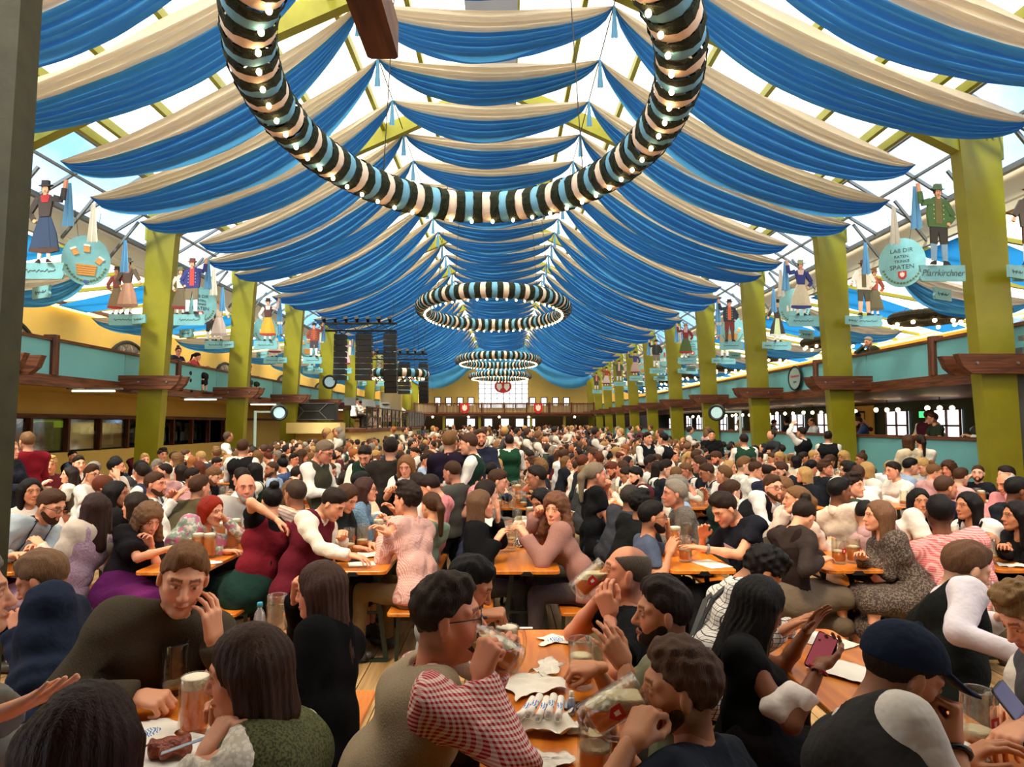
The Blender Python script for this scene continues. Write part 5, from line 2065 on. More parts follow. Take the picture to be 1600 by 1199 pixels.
# near left table: napkins, plate of ribs, rolled cutlery
lay('napkin', sheet_mesh(0.18, 0.2, 0.006, 7, mat=napkin_m), M_(232, 1150), 0.6, 'white napkin with blue printed crest, near left table', 'napkin')
p = M_(268, 1188)
o = empty('dinner_plate', (p[0], p[1], TZ), label='white plate with roast meat at the bottom left', category='plate')
MB().lathe([(0.07, 0), (0.075, 0.004), (0.12, 0.016), (0.122, 0.019), (0.075, 0.009), (1e-5, 0.008)], 28).build('plate', plain('porcelain', (236, 232, 224), 0.2), o, smooth=True)
s = SDF((-0.1, -0.1, 0), (0.1, 0.1, 0.08), 0.006)
s.cap((-0.05, 0, 0.03), (0.02, 0.03, 0.035), 0.028, 0.024, 0.02).cap((0.0, -0.03, 0.03), (0.05, 0.0, 0.03), 0.022, 0.018, 0.02).waves(0.004, 90, 3)
V, Fq = s.mesh()
x = link('roast_meat', mesh_np('meat', V, Fq, True, [plain('roast_meat', (128, 50, 24), 0.35, bump=0.6, scale=60, var=0.5)]), None, (p[0], p[1], TZ + 0.006), label='glazed brown roast meat on the bottom left plate', category='food')
o = empty('cutlery_roll', (M_(330, 1163)[0], M_(330, 1163)[1], TZ), 1.3, label='rolled napkin with blue band beside the roast meat plate', category='cutlery')
link('paper_roll', roll_me, o)
# right first table: papers
lay('menu_sheet', sheet_mesh(0.2, 0.26, 0.003, 8), M_(1288, 1003), 0.5, 'printed white sheet under the held phone, right table', 'paper')
lay('menu_sheet', sheet_mesh(0.21, 0.28, 0.003, 9), M_(1325, 1052), 0.7, 'second printed white sheet nearer to the navy cap', 'paper', 0.006)
lay('napkin', sheet_mesh(0.16, 0.15, 0.006, 10, mat=napkin_m), M_(1440, 1140), 0.3, 'white napkin with blue crest below the navy cap visor', 'napkin')
lay('crumpled_paper', sheet_mesh(0.2, 0.14, 0.016, 11), M_(1490, 1188), 0.3, 'crumpled white paper at the foot of the emblem mug', 'paper')
tx = plain('print_grey', (150, 146, 140), 0.9)
# second row table things
lay('open_booklet', sheet_mesh(0.28, 0.2, 0.008, 12), M_(582, 868), 0.25, 'open white booklet on the second left table', 'booklet')
lay('paper_sheet', sheet_mesh(0.2, 0.17, 0.001, 13), M_(565, 882), 0.3, 'white sheet at the near end of second left table', 'paper')
lay('black_purse', MB().bbox(-0.12, 0.1, -0.035, 0.035, 0, 0.025, 0.02).mesh('purse', black), M_(548, 877), 0.1, 'flat black purse beside the open booklet', 'purse')
lay('paper_plate', sheet_mesh(0.16, 0.14, 0.008, 14), M_(824, 842), 0.2, 'crumpled white paper plate before the curly-haired woman', 'plate')
lay('menu_sheet', sheet_mesh(0.2, 0.3, 0.001, 15), M_(1110, 882), 0.35, 'white sheet under the hands of the man with watch', 'paper')
lay('napkin', sheet_mesh(0.14, 0.1, 0.004, 16), M_(330, 880), 0.2, 'white napkin at the near end of the four-mug table', 'napkin')
lay('napkin', sheet_mesh(0.2, 0.12, 0.006, 17), M_(1585, 885), 0.2, 'white napkin on the right edge table', 'napkin')
o = empty('handbag', tuple(at_z(798, 812, 0.46)), label='black leather handbag at the foot of third centre table', category='bag')
s = SDF((-0.17, -0.07, 0), (0.17, 0.07, 0.3), 0.012)
s.cap((-0.1, 0, 0.06), (0.1, 0, 0.06), 0.055, 0.055, 0.02).cap((-0.08, 0, 0.14), (0.08, 0, 0.14), 0.045, 0.045, 0.04).plane((0, 0, 0.005), (0, 0, -1))
V, Fq = s.mesh()
link('bag_body', mesh_np('bag', V, Fq, True, [black]), o)
MB().tube([(-0.08, 0, 0.17), (-0.05, 0, 0.25), (0.05, 0, 0.25), (0.08, 0, 0.17)], 0.007, 6).build('strap', black, o)
o = empty('card_holder', tuple(M_(1205, 848)), 0.2, label='big white folded cardboard holder, first right table far end', category='card holder')
MB().box(-0.12, 0.12, -0.045, -0.042, 0, 0.17).build('front_card', paper, o)
MB().tube([(-0.12, -0.04, 0.17), (0.12, -0.04, 0.17)], 0.004, 5).build('fold', paper, o)
MB().add([(-0.12, -0.042, 0.17), (0.12, -0.042, 0.17), (0.12, 0.06, 0.0), (-0.12, 0.06, 0.0), (-0.12, -0.039, 0.168), (0.12, -0.039, 0.168), (0.12, 0.063, 0), (-0.12, 0.063, 0)], [(0, 1, 2, 3), (4, 7, 6, 5)]).build('back_card', paper, o)
# ================================================================ THE PEOPLE ONE CAN TELL APART
pt = {
    'gingham': patterned('red_gingham', 'check', (238, 214, 206), (176, 22, 38), 0.0125),
    'pinkcheck': patterned('pink_check', 'check', (232, 180, 176), (206, 92, 98), 0.016),
    'finecheck': patterned('fine_pink_check', 'check', (226, 196, 184), (188, 110, 100), 0.010),
    'plaid': patterned('white_plaid', 'plaid', (226, 222, 216), (70, 62, 66), 0.022),
    'stripe': patterned('pale_stripe', 'stripe', (232, 208, 190), (206, 160, 138), 0.03),
    'lace': patterned('white_lace', 'lace', (236, 226, 208), (214, 202, 182), 0.012),
    'olivebro': patterned('olive_brocade', 'noise', (92, 94, 58), (62, 62, 36), 0.007),
    'floral': patterned('floral_print', 'noise', (150, 172, 150), (222, 206, 190), 0.03, c3=(206, 120, 150)),
    'snake': patterned('brown_print', 'noise', (66, 54, 48), (112, 98, 88), 0.012),
    'lilac': patterned('lilac_print', 'noise', (180, 150, 166), (156, 124, 146), 0.008),
    'tweed': patterned('grey_tweed', 'noise', (112, 104, 94), (84, 78, 72), 0.006),
    'bw': patterned('black_white_print', 'noise', (24, 22, 24), (214, 208, 204), 0.016),
    'denim': patterned('denim', 'noise', (84, 112, 138), (112, 138, 158), 0.01),
}
BLACKC, NAVY, WHITE = (20, 19, 20), (26, 32, 50), (228, 222, 212)
HEADS = []
SEATZ = 0.555
HERO = {}


def hero(label, px, py, d, row, side, yaw, cols, cat=None, pel=None, dy=0.0, lod=0, mats=None, hair='short', hands=None, pz=None, **kw):
    head = at_d(px, py, d)
    if pel is None:
        pel = (RX[row] + side * 0.43, d + dy, SEATZ)
    if pz:
        pel = (pel[0], pel[1], pz)
    if hands:
        hands = tuple(None if q is None else (at_d(*q) if len(q) == 3 else np.array(q[:3])) for q in hands)
    body = kw.pop('body', None)
    if body is None:
        body = yaw
    kw.setdefault('h', 0.0135 if lod == 0 else 0.020)
    kw.setdefault('hh', 0.0056 if lod == 0 else 0.0088)
    c = dict(cols)
    if isinstance(c.get('skin'), str):
        c['skin'] = SKIN[c['skin']]
    if isinstance(c.get('hair'), str):
        c['hair'] = HAIRC[c['hair']]
    o, a, f = build_person(head, pel, yaw, body, hair=hair, hands=hands, lod=min(lod, 1), seed=len(HEADS), **kw)
    L = float(np.linalg.norm(f['NB'] - f['P']))
    if not (0.36 < L < 0.62):
        print('SPINE %.2f' % L, label)
    m = {}
    for k_, v_ in (mats or {}).items():
        m[k_] = pt[v_] if isinstance(v_, str) else v_
    ob = dress(o, a, f, c, m, label)
    HEADS.append((head[0], head[1]))
    HERO[label] = (ob, f)
    return ob, f


def strap(ob, f, pts, w, mat, name='strap', t=0.006):
    m = MB()
    P_ = [tuple(p) for p in pts]
    for a_, b_ in zip(P_[:-1], P_[1:]):
        m.bar(a_, b_, w, t)
    return m.build(name, mat, ob)


def braces(ob, f, mat, g=0.03, w=0.03, back=True, front=True):
    """two braces running over the shoulders"""
    NBp, su, Fc, Lc, P_ = f['NB'], f['su'], f['Fc'], f['Lc'], f['P']
    for sd in (1, -1):
        m = MB()
        pts = []
        top = NBp - su * 0.0 + Lc * sd * 0.085
        if front:
            pts += [P_ + su * 0.12 + Lc * sd * 0.07 + Fc * (0.115 + g), f['chest'] + Lc * sd * 0.075 + Fc * (0.10 + g), f['chest'] + su * 0.09 + Lc * sd * 0.08 + Fc * (0.085 + g)]
        pts += [top + Fc * 0.045 + su * (0.02 + g), top - Fc * 0.03 + su * (0.02 + g)]
        if back:
            pts += [f['chest'] + su * 0.07 + Lc * sd * 0.07 - Fc * (0.09 + g), f['chest'] - su * 0.05 + Lc * sd * 0.045 - Fc * (0.10 + g), P_ + su * 0.14 + Lc * sd * 0.02 - Fc * (0.10 + g)]
        strap(ob, f, pts, w, mat, 'brace_strap')


def bracelet(ob, f, i, mat, r=0.034, off=0.02, w=0.012, name='bracelet'):
    w_, e_ = f['WR'][i], f['EL'][i]
    dn = nrm(w_ - e_)
    c = w_ - dn * off
    a_ = nrm(np.cross(dn, (0.3, 0.2, 1)))
    b_ = np.cross(dn, a_)
    MB().tube([tuple(c + r * (a_ * math.cos(t * math.pi / 7) + b_ * math.sin(t * math.pi / 7))) for t in range(14)], w / 2, 6, closed=True).build(name, mat, ob, smooth=True)


def cap_hat(ob, f, col, visor=True, name='cap'):
    HR, H, sc = f['HR'], f['H'], f['sc']
    s = SDF((-0.16, -0.13, -0.03), (0.24, 0.13, 0.2), 0.0055)
    s.ell((-0.014, 0, 0.036), (0.117, 0.097, 0.1), 0)
    s.plane((0, 0, 0.03), nrm((0.25, 0, -1)))
    V1 = None
    if visor:
        s.cap((0.075, 0, 0.05), (0.155, 0, 0.03), 0.07, 0.058, 0.004, (0, 0, 1), 6.0)
    s.ell((-0.014, 0, 0.138), (0.01, 0.01, 0.007), 0.004)
    V, Fq = s.mesh()
    m = link(name, mesh_np(name, V * sc @ HR.T + H, Fq, True, [cloth_m]), ob)
    m.color = lin(col)


W_ = dict
# ---- first row ------------------------------------------------------------
ob, f = hero('man in beige knitted vest and red gingham shirt drinking from a tilted mug', 700, 962, 2.32, 0, -1, 2, W_(skin='ruddy', hair=(46, 31, 21), knitted_vest=(156, 138, 114), trousers=(60, 54, 44)),
             mats={'shirt': 'gingham'}, hair='messy', beard='half', glasses=True, top='shirt', over='knitvest', bulk=1.3, fat=0.005, size=1.08, body=14, pel=(-0.43, 2.22, SEATZ),
             hands=((772, 1050, 2.36), (752, 1058, 2.14)), handpose=('grip', 'fist'), palm=(((0.2, 0.6, -0.3), (0.2, 0.1, 0.9)), ((0.5, 0.7, -0.2), (0.25, 0.2, 0.95))), poles=(None, (-0.1, -0.6, -1.0)))
strap(ob, f, [f['NB'] + f['Fc'] * 0.10 - f['su'] * 0.02, f['NB'] + f['Fc'] * 0.155 - f['su'] * 0.12], 0.05, plain('tie_black', (16, 16, 20), 0.7), 'neck_scarf', 0.02)
mc = at_d(772, 1012, 2.33)
up = nrm((-0.80, -0.1, 0.50))
tilted_beer(mc - up * 0.10, up, (-0.45, -0.1, -0.8), 'tilted beer mug at the mouth of the man in red gingham')
ob, f = hero('dark-haired bearded man leaning low behind the red gingham man', 735, 912, 3.05, 0, -1, -5, W_(skin='tan', hair='black', shirt=(206, 204, 200), trousers=(40, 40, 44)), hair='short', beard='half', top='shirt', sleeves='rolled', pitch=-28, pel=(-0.32, 3.0, SEATZ),
             hands=((745, 985, 3.3), (752, 962, 2.95)), handpose=('relaxed', 'fist'), palm=(None, ((0.0, 0.2, -1), (1, 0.1, 0.1))))
bracelet(ob, f, 1, black, 0.033, 0.015, 0.016, 'watch')
ob, f = hero('balding grey-haired man in black shirt drinking from a tilted mug', 977, 893, 3.3, 0, 1, 178, W_(skin='ruddy', hair=(84, 72, 62), tee=(18, 18, 20), trousers=(30, 30, 34)), hair='bald', top='tee', sleeves='short', pitch=10, size=1.03, bulk=1.15, fat=0.006,
             hands=((952, 962, 3.05), (940, 930, 3.4)), handpose=('cup', 'grip'), palm=(((0, 0.5, 1), (-0.3, 0, 1)), None))
mc = at_d(922, 905, 3.3)
up = nrm((0.72, 0.0, 0.62))
tilted_beer(mc - up * 0.10, up, (0.5, 0, -0.7), 'tilted beer mug of the balding man in black')
ob, f = hero('bearded man with quiff in olive-grey tee holding a standing mug', 1036, 957, 2.65, 0, 1, 176, W_(skin='tan', hair='dark', tee=(116, 116, 92), trousers=(54, 52, 50)), hair='quiff', beard='half', top='tee', sleeves='short', size=1.0, pel=(0.66, 2.6, SEATZ),
             hands=((975, 1040, 2.5), (930, 1043, 2.75)), handpose=('relaxed', 'grip'), palm=(((-0.3, 0.6, 0.2), (-0.5, 0.1, 0.8)), ((0, 0.3, -1), (-1, 0, 0))))
ob, f = hero('man in dark navy tee at the bottom centre, seen from behind, drinking', 1062, 1075, 2.0, 0, 1, 172, W_(skin='tan', hair=(74, 48, 30), tee=(30, 34, 44), trousers=(110, 92, 70)), hair='messy', beard='half', top='tee', sleeves='short', bulk=1.1, pel=(0.66, 1.78, SEATZ), body=140, size=1.04,
             hands=((985, 1160, 1.85), (950, 1140, 2.15)), handpose=('grip', 'grip'))
mc = at_d(957, 1103, 1.98)
up = nrm((0.84, 0.0, 0.5))
tilted_beer(mc - up * 0.10, up, (0.3, 0, -0.8), 'tilted full mug of the man in dark navy tee')
ob, f = hero('dark curly-haired man in white plaid shirt bending over the right table', 1192, 893, 3.55, 1, -1, 0, W_(skin='tan', hair='black', trousers=(50, 40, 30)), mats={'shirt': 'plaid'}, hair='curly', top='shirt', pitch=-45, bulk=1.1, pel=(0.98, 3.4, SEATZ), hands=((1240, 975, 3.5), (1225, 985, 3.1)), handpose=('flat', 'flat'))
braces(ob, f, black, 0.02, 0.03, front=False)
ob, f = hero('woman with dark braided hair in black dress holding a phone', 1188, 948, 2.85, 1, -1, 12, W_(skin='brown', hair='black', dress=(14, 13, 15), skirt=(22, 18, 20)), sex='f', hair='wavy', top='dress', sleeves='none', bottom='skirt', pitch=-22, body=-15, bulk=1.2, pel=(1.0, 2.7, SEATZ), size=1.02,
             hands=((1262, 985, 2.95), (1282, 1040, 2.55)), handpose=('flat', 'cup'), palm=(None, ((0.1, 0.2, 1), (0.6, 0.5, 0.2))), poles=(None, (-0.2, -0.6, -1)))
s = SDF(f['EL'][1] - 0.2, f['EL'][1] + 0.25, 0.01)
s.cap(f['EL'][1] * 0.75 + f['SH'][1] * 0.25, f['EL'][1] * 0.45 + f['WR'][1] * 0.55, 0.06, 0.052, 0.02).waves(0.004, 60, 2)
s.plane(f['EL'][1] * 0.45 + f['WR'][1] * 0.55, nrm(f['WR'][1] - f['EL'][1]))
V, Fq = s.mesh()
c_ = link('puff_sleeve', mesh_np('puff', V, Fq, True, [cloth_m]), ob)
c_.color = lin((226, 214, 208))
bracelet(ob, f, 1, plain('red_band', (150, 20, 30), 0.6), 0.031)
pc = at_d(1283, 1012, 2.6)
scr = plain('lit_screen_red', (120, 50, 60), 0.3, emit=0.5)
phone((pc[0], pc[1]), 0, 'phone with reddish screen held by the woman with braids', scr, z=pc[2] - 0.02, R=(math.radians(48), math.radians(18), math.radians(-38)))
ob2 = MB().bbox(-0.16, 0.16, -0.11, 0.11, 0, 0.09, 0.05).build('red_jacket', plain('red_cloth', (150, 14, 22), 0.9, bump=0.8, scale=14), None, smooth=True, loc=(1.0, 2.28, 0.461), label='bright red jacket lying on the bench behind the braided woman', category='jacket')
ob, f = hero('man in navy cap and charcoal waistcoat, hand at his mouth', 1412, 1050, 2.08, 1, -1, 0, W_(skin='tan', hair='dark', shirt=(206, 198, 186), waistcoat=(44, 42, 42), trousers=(52, 42, 34)), hair='cap', top='shirt', sleeves='short', over='vest', pitch=-26, bulk=1.25, pel=(0.98, 1.75, SEATZ), size=1.1, body=10,
             hands=((1500, 1190, 2.2), (1490, 1162, 2.0)), handpose=('relaxed', 'fist'), palm=(None, ((-0.6, 0.5, 0.0), (0.2, 0.1, 1))), poles=(None, (0.3, -0.5, -1)))
cap_hat(ob, f, (22, 30, 48))
bracelet(ob, f, 1, black, 0.036, 0.03, 0.018)
ob, f = hero('fair man with undercut in black waistcoat and white sleeves', 1510, 888, 3.4, 2, -1, -2, W_(skin='pale', hair=(96, 66, 46), shirt=(226, 216, 222), waistcoat=(18, 20, 16), trousers=(60, 50, 36)), hair='undercut', top='shirt', over='vest', pitch=-18, bulk=1.2, size=1.06, pel=(2.02, 3.1, SEATZ), poles=(None, (-0.2, -1, -0.5)),
             hands=((1560, 965, 3.5), (1612, 1030, 2.85)), handpose=('relaxed', 'relaxed'))
ob, f = hero('curly blond boy in grey vest holding a phone at the right edge', 1608, 962, 2.6, 1, 1, 182, W_(skin='fair', hair=(128, 96, 60), shirt=(214, 206, 192), waistcoat=(74, 74, 78), trousers=(60, 60, 60)), hair='curly', top='shirt', over='vest', sleeves='rolled', pitch=-32, pel=(2.0, 2.35, SEATZ),
             hands=((1588, 1145, 2.2), (1570, 1120, 2.5)), handpose=('cup', 'cup'))
pc = at_d(1582, 1105, 2.25)
phone((pc[0], pc[1]), 0, 'dark phone held by the curly blond boy at the right edge', plain('lit_screen_violet', (60, 50, 84), 0.3, emit=0.4), z=pc[2], R=(math.radians(60), math.radians(-20), math.radians(30)))
ob, f = hero('man in grey-brown sweater resting his cheek on his hand', 287, 903, 2.85, -1, -1, -62, W_(skin='fair', hair=(112, 74, 44), sweater=(72, 64, 52), trousers=(46, 44, 46)), hair='side', top='sweater', pitch=-12, roll=9, body=-42, bulk=1.25, size=1.12, pel=(-1.66, 2.9, SEATZ),
             hands=((333, 1000, 2.80), (212, 1092, 2.6)), handpose=('relaxed', 'grip'), palm=(((-0.9, 0.35, 0.0), (-0.10, 0.06, 1)), ((0.2, 0.3, -1), (1, -0.1, 0))), poles=((0.7, -0.4, -1), (-0.6, -0.6, -0.6)))
MB().prism([(-0.028, 0.0), (0.028, 0.0), (0.02, -0.13), (-0.02, -0.13)], 0, 0.012, 'y').build('sunglasses_on_collar', black, ob, loc=tuple(f['NB'] + f['Fc'] * 0.155 - f['su'] * 0.04), rotz=math.radians(48))
ob, f = hero('woman with long brown hair in black top, hand near her face', 499, 922, 2.92, -1, 1, 168, W_(skin='fair', hair=(70, 46, 36), sweater=(15, 14, 16), trousers=(24, 24, 28)), sex='f', hair='long', top='sweater', pitch=-6, body=165, pel=(-0.74, 2.72, SEATZ), bulk=1.12,
             hands=((446, 1018, 2.75), (462, 935, 3.0)), handpose=('relaxed', 'fist'), palm=(((0, 0, -1), (-1, 0.1, -0.1)), ((0.7, -0.2, 0), (0.1, 0, 1))))
ob, f = hero('woman with brown bob in olive brocade vest and white lace blouse', 385, 1048, 1.95, -1, 1, 186, W_(skin='fair', hair=(60, 38, 26), blouse=(230, 222, 206), skirt=(60, 66, 44)), sex='f', mats={'blouse': 'lace', 'waistcoat': 'olivebro'}, hair='bob', top='blouse', sleeves='long', over='vest', bottom='skirt', pitch=-8, body=170, bulk=1.15, pel=(-0.66, 1.85, SEATZ + 0.03), size=1.05,
             hands=((320, 1178, 1.8), (345, 1130, 2.05)), handpose=('grip', 'grip'))
strap(ob, f, [f['NB'] + f['Lc'] * 0.08 + f['Fc'] * 0.06 + f['su'] * 0.045, f['NB'] + f['Lc'] * 0.085 - f['Fc'] * 0.02 + f['su'] * 0.045, f['NB'] + f['Lc'] * 0.08 - f['Fc'] * 0.1 - f['su'] * 0.05, f['chest'] + f['Lc'] * 0.07 - f['Fc'] * 0.155 - f['su'] * 0.03, f['P'] + f['Lc'] * 0.06 - f['Fc'] * 0.16 + f['su'] * 0.1], 0.02, plain('cream_strap', (222, 210, 190), 0.6), 'bag_strap')
k0 = at_d(330, 1150, 1.97)
kn = empty('table_knife', tuple(k0), label='table knife with black handle held above the roast meat', category='knife')
MB().bar((0, 0, 0), (0.1, 0.03, 0.02), 0.018, 0.012).build('handle', black, kn)
MB().bar((0, 0, 0), (-0.12, -0.04, -0.03), 0.018, 0.002).build('blade', plain('blade_steel', (180, 180, 184), 0.2, metal=0.9), kn)
hero('dark brown crown of hair at the bottom left, seen from behind', 132, 1178, 1.25, -1, 1, 100, W_(skin='fair', hair=(48, 26, 20), blouse=(60, 30, 34), skirt=(30, 28, 30)), sex='f', hair='long', top='blouse', bottom='skirt', pitch=-12, pel=(-0.8, 1.02, 0.62))
hero('older man in navy pullover bending left at the left edge', 66, 905, 3.25, -2, 1, 188, W_(skin='ruddy', hair=(112, 82, 58), jacket=(30, 38, 58), trousers=(70, 66, 52)), hair='side', top='jacket', pitch=-24, bulk=1.25, size=1.06, pel=(-1.98, 2.95, SEATZ), hands=((30, 985, 3.2), (10, 970, 3.4)))
hero('person in thick grey felt coat cut by the left edge', -52, 930, 2.05, -1, -1, 30, W_(skin='fair', hair='grey', jacket=(116, 114, 108), trousers=(40, 40, 40)), hair='side', top='jacket', bulk=1.25, pel=(-1.66, 1.7, SEATZ), hands=((22, 1128, 1.75), None), handpose=('flat', 'relaxed'), palm=(((0, 0.3, 1), (1, 0.1, 0.4)), None))

# ---- second row -------------------------------------------------------------
L1 = dict(lod=1)
hero('woman in black sweater with chin on her hand, second centre table', 752, 788, 5.6, 0, -1, 8, W_(skin='fair', hair=(96, 68, 46), sweater=(16, 16, 18), trousers=(60, 60, 62)), sex='f', hair='long', top='sweater', hands=((778, 812, 5.7), (776, 845, 5.4)), handpose=('flat', 'relaxed'), palm=(((-0.6, 0.2, 0.2), (0, 0, 1)), None), **L1)
hero('curly-haired woman in dusty pink sweater looking into the camera', 868, 796, 5.5, 0, 1, -118, W_(skin='fair', hair=(104, 66, 46), sweater=(150, 108, 98), trousers=(60, 50, 50)), sex='f', hair='curlylong', top='sweater', body=175, bulk=1.15, size=1.05, hands=((822, 838, 5.35), (838, 805, 5.55)), handpose=('cup', 'fist'), pel=(0.66, 5.4, SEATZ), **L1)
hero('black-haired woman behind the dusty pink sweater, long straight hair', 845, 784, 6.15, 0, 1, -135, W_(skin='olive', hair='black', top=(30, 30, 32)), sex='f', hair='long', mats={'blouse': 'bw'}, top='blouse', pitch=-20, body=180, **L1)
hero('young man in grey shirt leaning over third-seat centre table', 778, 752, 7.2, 0, -1, 0, W_(skin='fair', hair='brown', shirt=(128, 122, 112)), top='shirt', pitch=-15, **L1)
hero('dark-haired man in grey vest and white sleeves, second centre table far end', 838, 746, 7.1, 0, 1, 180, W_(skin='olive', hair='dark', shirt=WHITE, waistcoat=(60, 58, 62)), top='shirt', over='vest', pitch=-8, **L1)
hero('long-curled dark-haired man in fine pink checked shirt, seen from behind', 636, 780, 5.55, -1, 1, 155, W_(skin='fair', hair='dark', trousers=(122, 98, 62)), mats={'shirt': 'finecheck'}, hair='curly', top='shirt', body=150, bulk=1.15, size=1.06, pel=(-0.68, 5.35, SEATZ), hands=((598, 838, 5.6), (605, 835, 5.3)), **L1)
hero('girl with brown ponytail in pale green dress', 673, 790, 6.0, -1, 1, 135, W_(skin='fair', hair='brown', dress=(120, 138, 118), skirt=(120, 138, 118)), sex='f', hair='ponytail', top='dress', sleeves='short', bottom='skirt', body=150, **L1)
hero('dark-haired man in pink polo shirt bending forward', 672, 762, 6.6, -1, 1, 170, W_(skin='fair', hair='dark', polo=(210, 128, 130), trousers=(124, 104, 70)), top='polo', sleeves='short', pitch=-30, bulk=1.15, **L1)
hero('man in maroon waistcoat with white rolled sleeves looking down', 521, 787, 5.5, -1, -1, -15, W_(skin='fair', hair='dark', shirt=(226, 214, 196), waistcoat=(90, 20, 34), trousers=(40, 34, 34)), top='shirt', over='vest', pitch=-35, bulk=1.1, pel=(-1.66, 5.4, SEATZ), hands=((535, 842, 5.5), (548, 868, 5.2)), handpose=('fist', 'relaxed'), **L1)
hero('brown-haired woman in dark dirndl between maroon waistcoat and denim jacket', 543, 778, 6.05, -1, -1, -25, W_(skin='fair', hair='brown', blouse=(30, 34, 32), bodice=(20, 22, 24), skirt=(30, 30, 34)), sex='f', hair='halfup', top='blouse', sleeves='elbow', over='bodice', bottom='skirt', pitch=-32, **L1)
hero('woman with glasses in pale denim jacket at the second left table', 572, 765, 6.6, -1, -1, 5, W_(skin='fair', hair=(60, 34, 28), jacket=(100, 128, 148), skirt=(40, 40, 44)), sex='f', mats={'jacket': 'denim'}, glasses=True, hair='long', top='jacket', hands=((592, 812, 6.5), None), **L1)
hero('buzz-cut man in pale striped shirt, seen from behind', 461, 772, 5.95, -2, 1, 140, W_(skin='olive', hair=(60, 44, 34), trousers=(50, 46, 44)), mats={'shirt': 'stripe'}, hair='buzz', top='shirt', body=140, bulk=1.2, pel=(-1.98, 5.8, SEATZ), size=1.04, **L1)
hero('woman in maroon and black dirndl with her bare arm raised', 424, 782, 5.6, -2, 1, 130, W_(skin='fair', hair='black', blouse=(14, 14, 16), bodice=(108, 22, 34), skirt=(22, 48, 42)), sex='f', hair='bun', top='blouse', sleeves='short', over='bodice', bottom='skirt', body=130, pel=(-2.0, 5.35, SEATZ), hands=((432, 812, 5.3), None), poles=((-0.4, -0.5, 0.7), None), **L1)
hero('woman with bright red bob in floral blouse', 331, 798, 5.9, -2, -1, -20, W_(skin='fair', hair=(150, 36, 14), trousers=(40, 40, 40)), sex='f', hair='bob', mats={'blouse': 'floral'}, top='blouse', pitch=-10, bulk=1.25, size=1.05, pel=(-2.93, 5.65, SEATZ), hands=((352, 812, 5.9), None), handpose=('fist', 'relaxed'), **L1)
hero('bald smiling man in light grey sweatshirt with bordeaux stripe', 384, 762, 6.6, -2, -1, -62, W_(skin='ruddy', hair=(150, 140, 132), sweater=(178, 172, 164), trousers=(50, 50, 54)), hair=None, beard='half', top='sweater', body=-45, bulk=1.25, size=1.08, pel=(-2.8, 6.6, SEATZ), hands=((398, 825, 6.3), None), **L1)
hero('brown-haired man in olive jacket with his back turned, left of red bob', 312, 762, 6.9, -3, 1, 60, W_(skin='fair', hair='brown', jacket=(78, 70, 48), trousers=(50, 50, 44)), top='jacket', body=60, bulk=1.15, pel=(-3.35, 6.4, SEATZ), **L1)
hero('woman with light curls in black puff-sleeved dirndl, purple skirt', 232, 812, 5.45, -2, -1, -35, W_(skin='fair', hair=(120, 84, 56), blouse=(24, 20, 22), bodice=(34, 26, 30), skirt=(92, 26, 84)), sex='f', hair='curlylong', top='blouse', sleeves='puff', over='bodice', bottom='skirt', pitch=-22, body=-20, hands=((236, 852, 5.35), (262, 858, 5.2)), handpose=('cup', 'cup'), pel=(-2.98, 5.3, SEATZ), size=1.03, **L1)
hero('woman with very long dark hair in lilac dirndl, arm stretched left', 147, 795, 5.4, -3, 1, 150, W_(skin='fair', hair=(52, 32, 26), skirt=(150, 130, 148), blouse=(206, 188, 170)), sex='f', hair='wavy', mats={'bodice': 'lilac', 'skirt': 'lilac'}, top='blouse', sleeves='long', over='bodice', bottom='skirt', body=150, hands=((62, 852, 5.2), None), pel=(-3.38, 5.2, SEATZ), size=1.04, **L1)
ob, f = hero('bearded man in light blue shirt with black lederhosen braces', 80, 790, 5.55, -3, -1, -8, W_(skin='fair', hair='brown', shirt=(166, 178, 186), trousers=(60, 48, 36)), beard='full', glasses=True, top='shirt', pitch=-22, bulk=1.2, size=1.05, hands=((60, 858, 5.3), (20, 868, 5.1)), pel=(-4.25, 5.45, SEATZ), **L1)
braces(ob, f, black, 0.02, 0.035)
hero('black-haired woman in white blouse behind the bearded man', 48, 768, 6.3, -3, -1, -35, W_(skin='tan', hair='black', blouse=(218, 206, 196), skirt=(60, 50, 60)), sex='f', hair='long', top='blouse', sleeves='puff', bottom='skirt', **L1)
hero('black-haired woman in black top with sunglasses on her head', 183, 772, 6.3, -3, 1, 10, W_(skin='olive', hair='black', blouse=(26, 24, 26), skirt=(40, 36, 40)), sex='f', hair='halfup', top='blouse', body=40, pel=(-3.5, 6.3, SEATZ), **L1)
hero('laughing dark-haired woman facing left in white blouse', 210, 790, 6.1, -2, -1, 175, W_(skin='fair', hair='dark', blouse=(230, 222, 210), skirt=(40, 36, 40)), sex='f', hair='bob', top='blouse', body=-60, pel=(-2.98, 6.2, SEATZ), **L1)
hero('man with moustache in grey vest and white shirt holding his hands', 243, 757, 6.95, -3, 1, -5, W_(skin='ruddy', hair='brown', shirt=WHITE, waistcoat=(66, 70, 72), trousers=(50, 50, 44)), top='shirt', over='vest', beard='half', body=10, hands=((268, 778, 6.8), (272, 782, 6.7)), pel=(-3.45, 7.0, SEATZ), **L1)
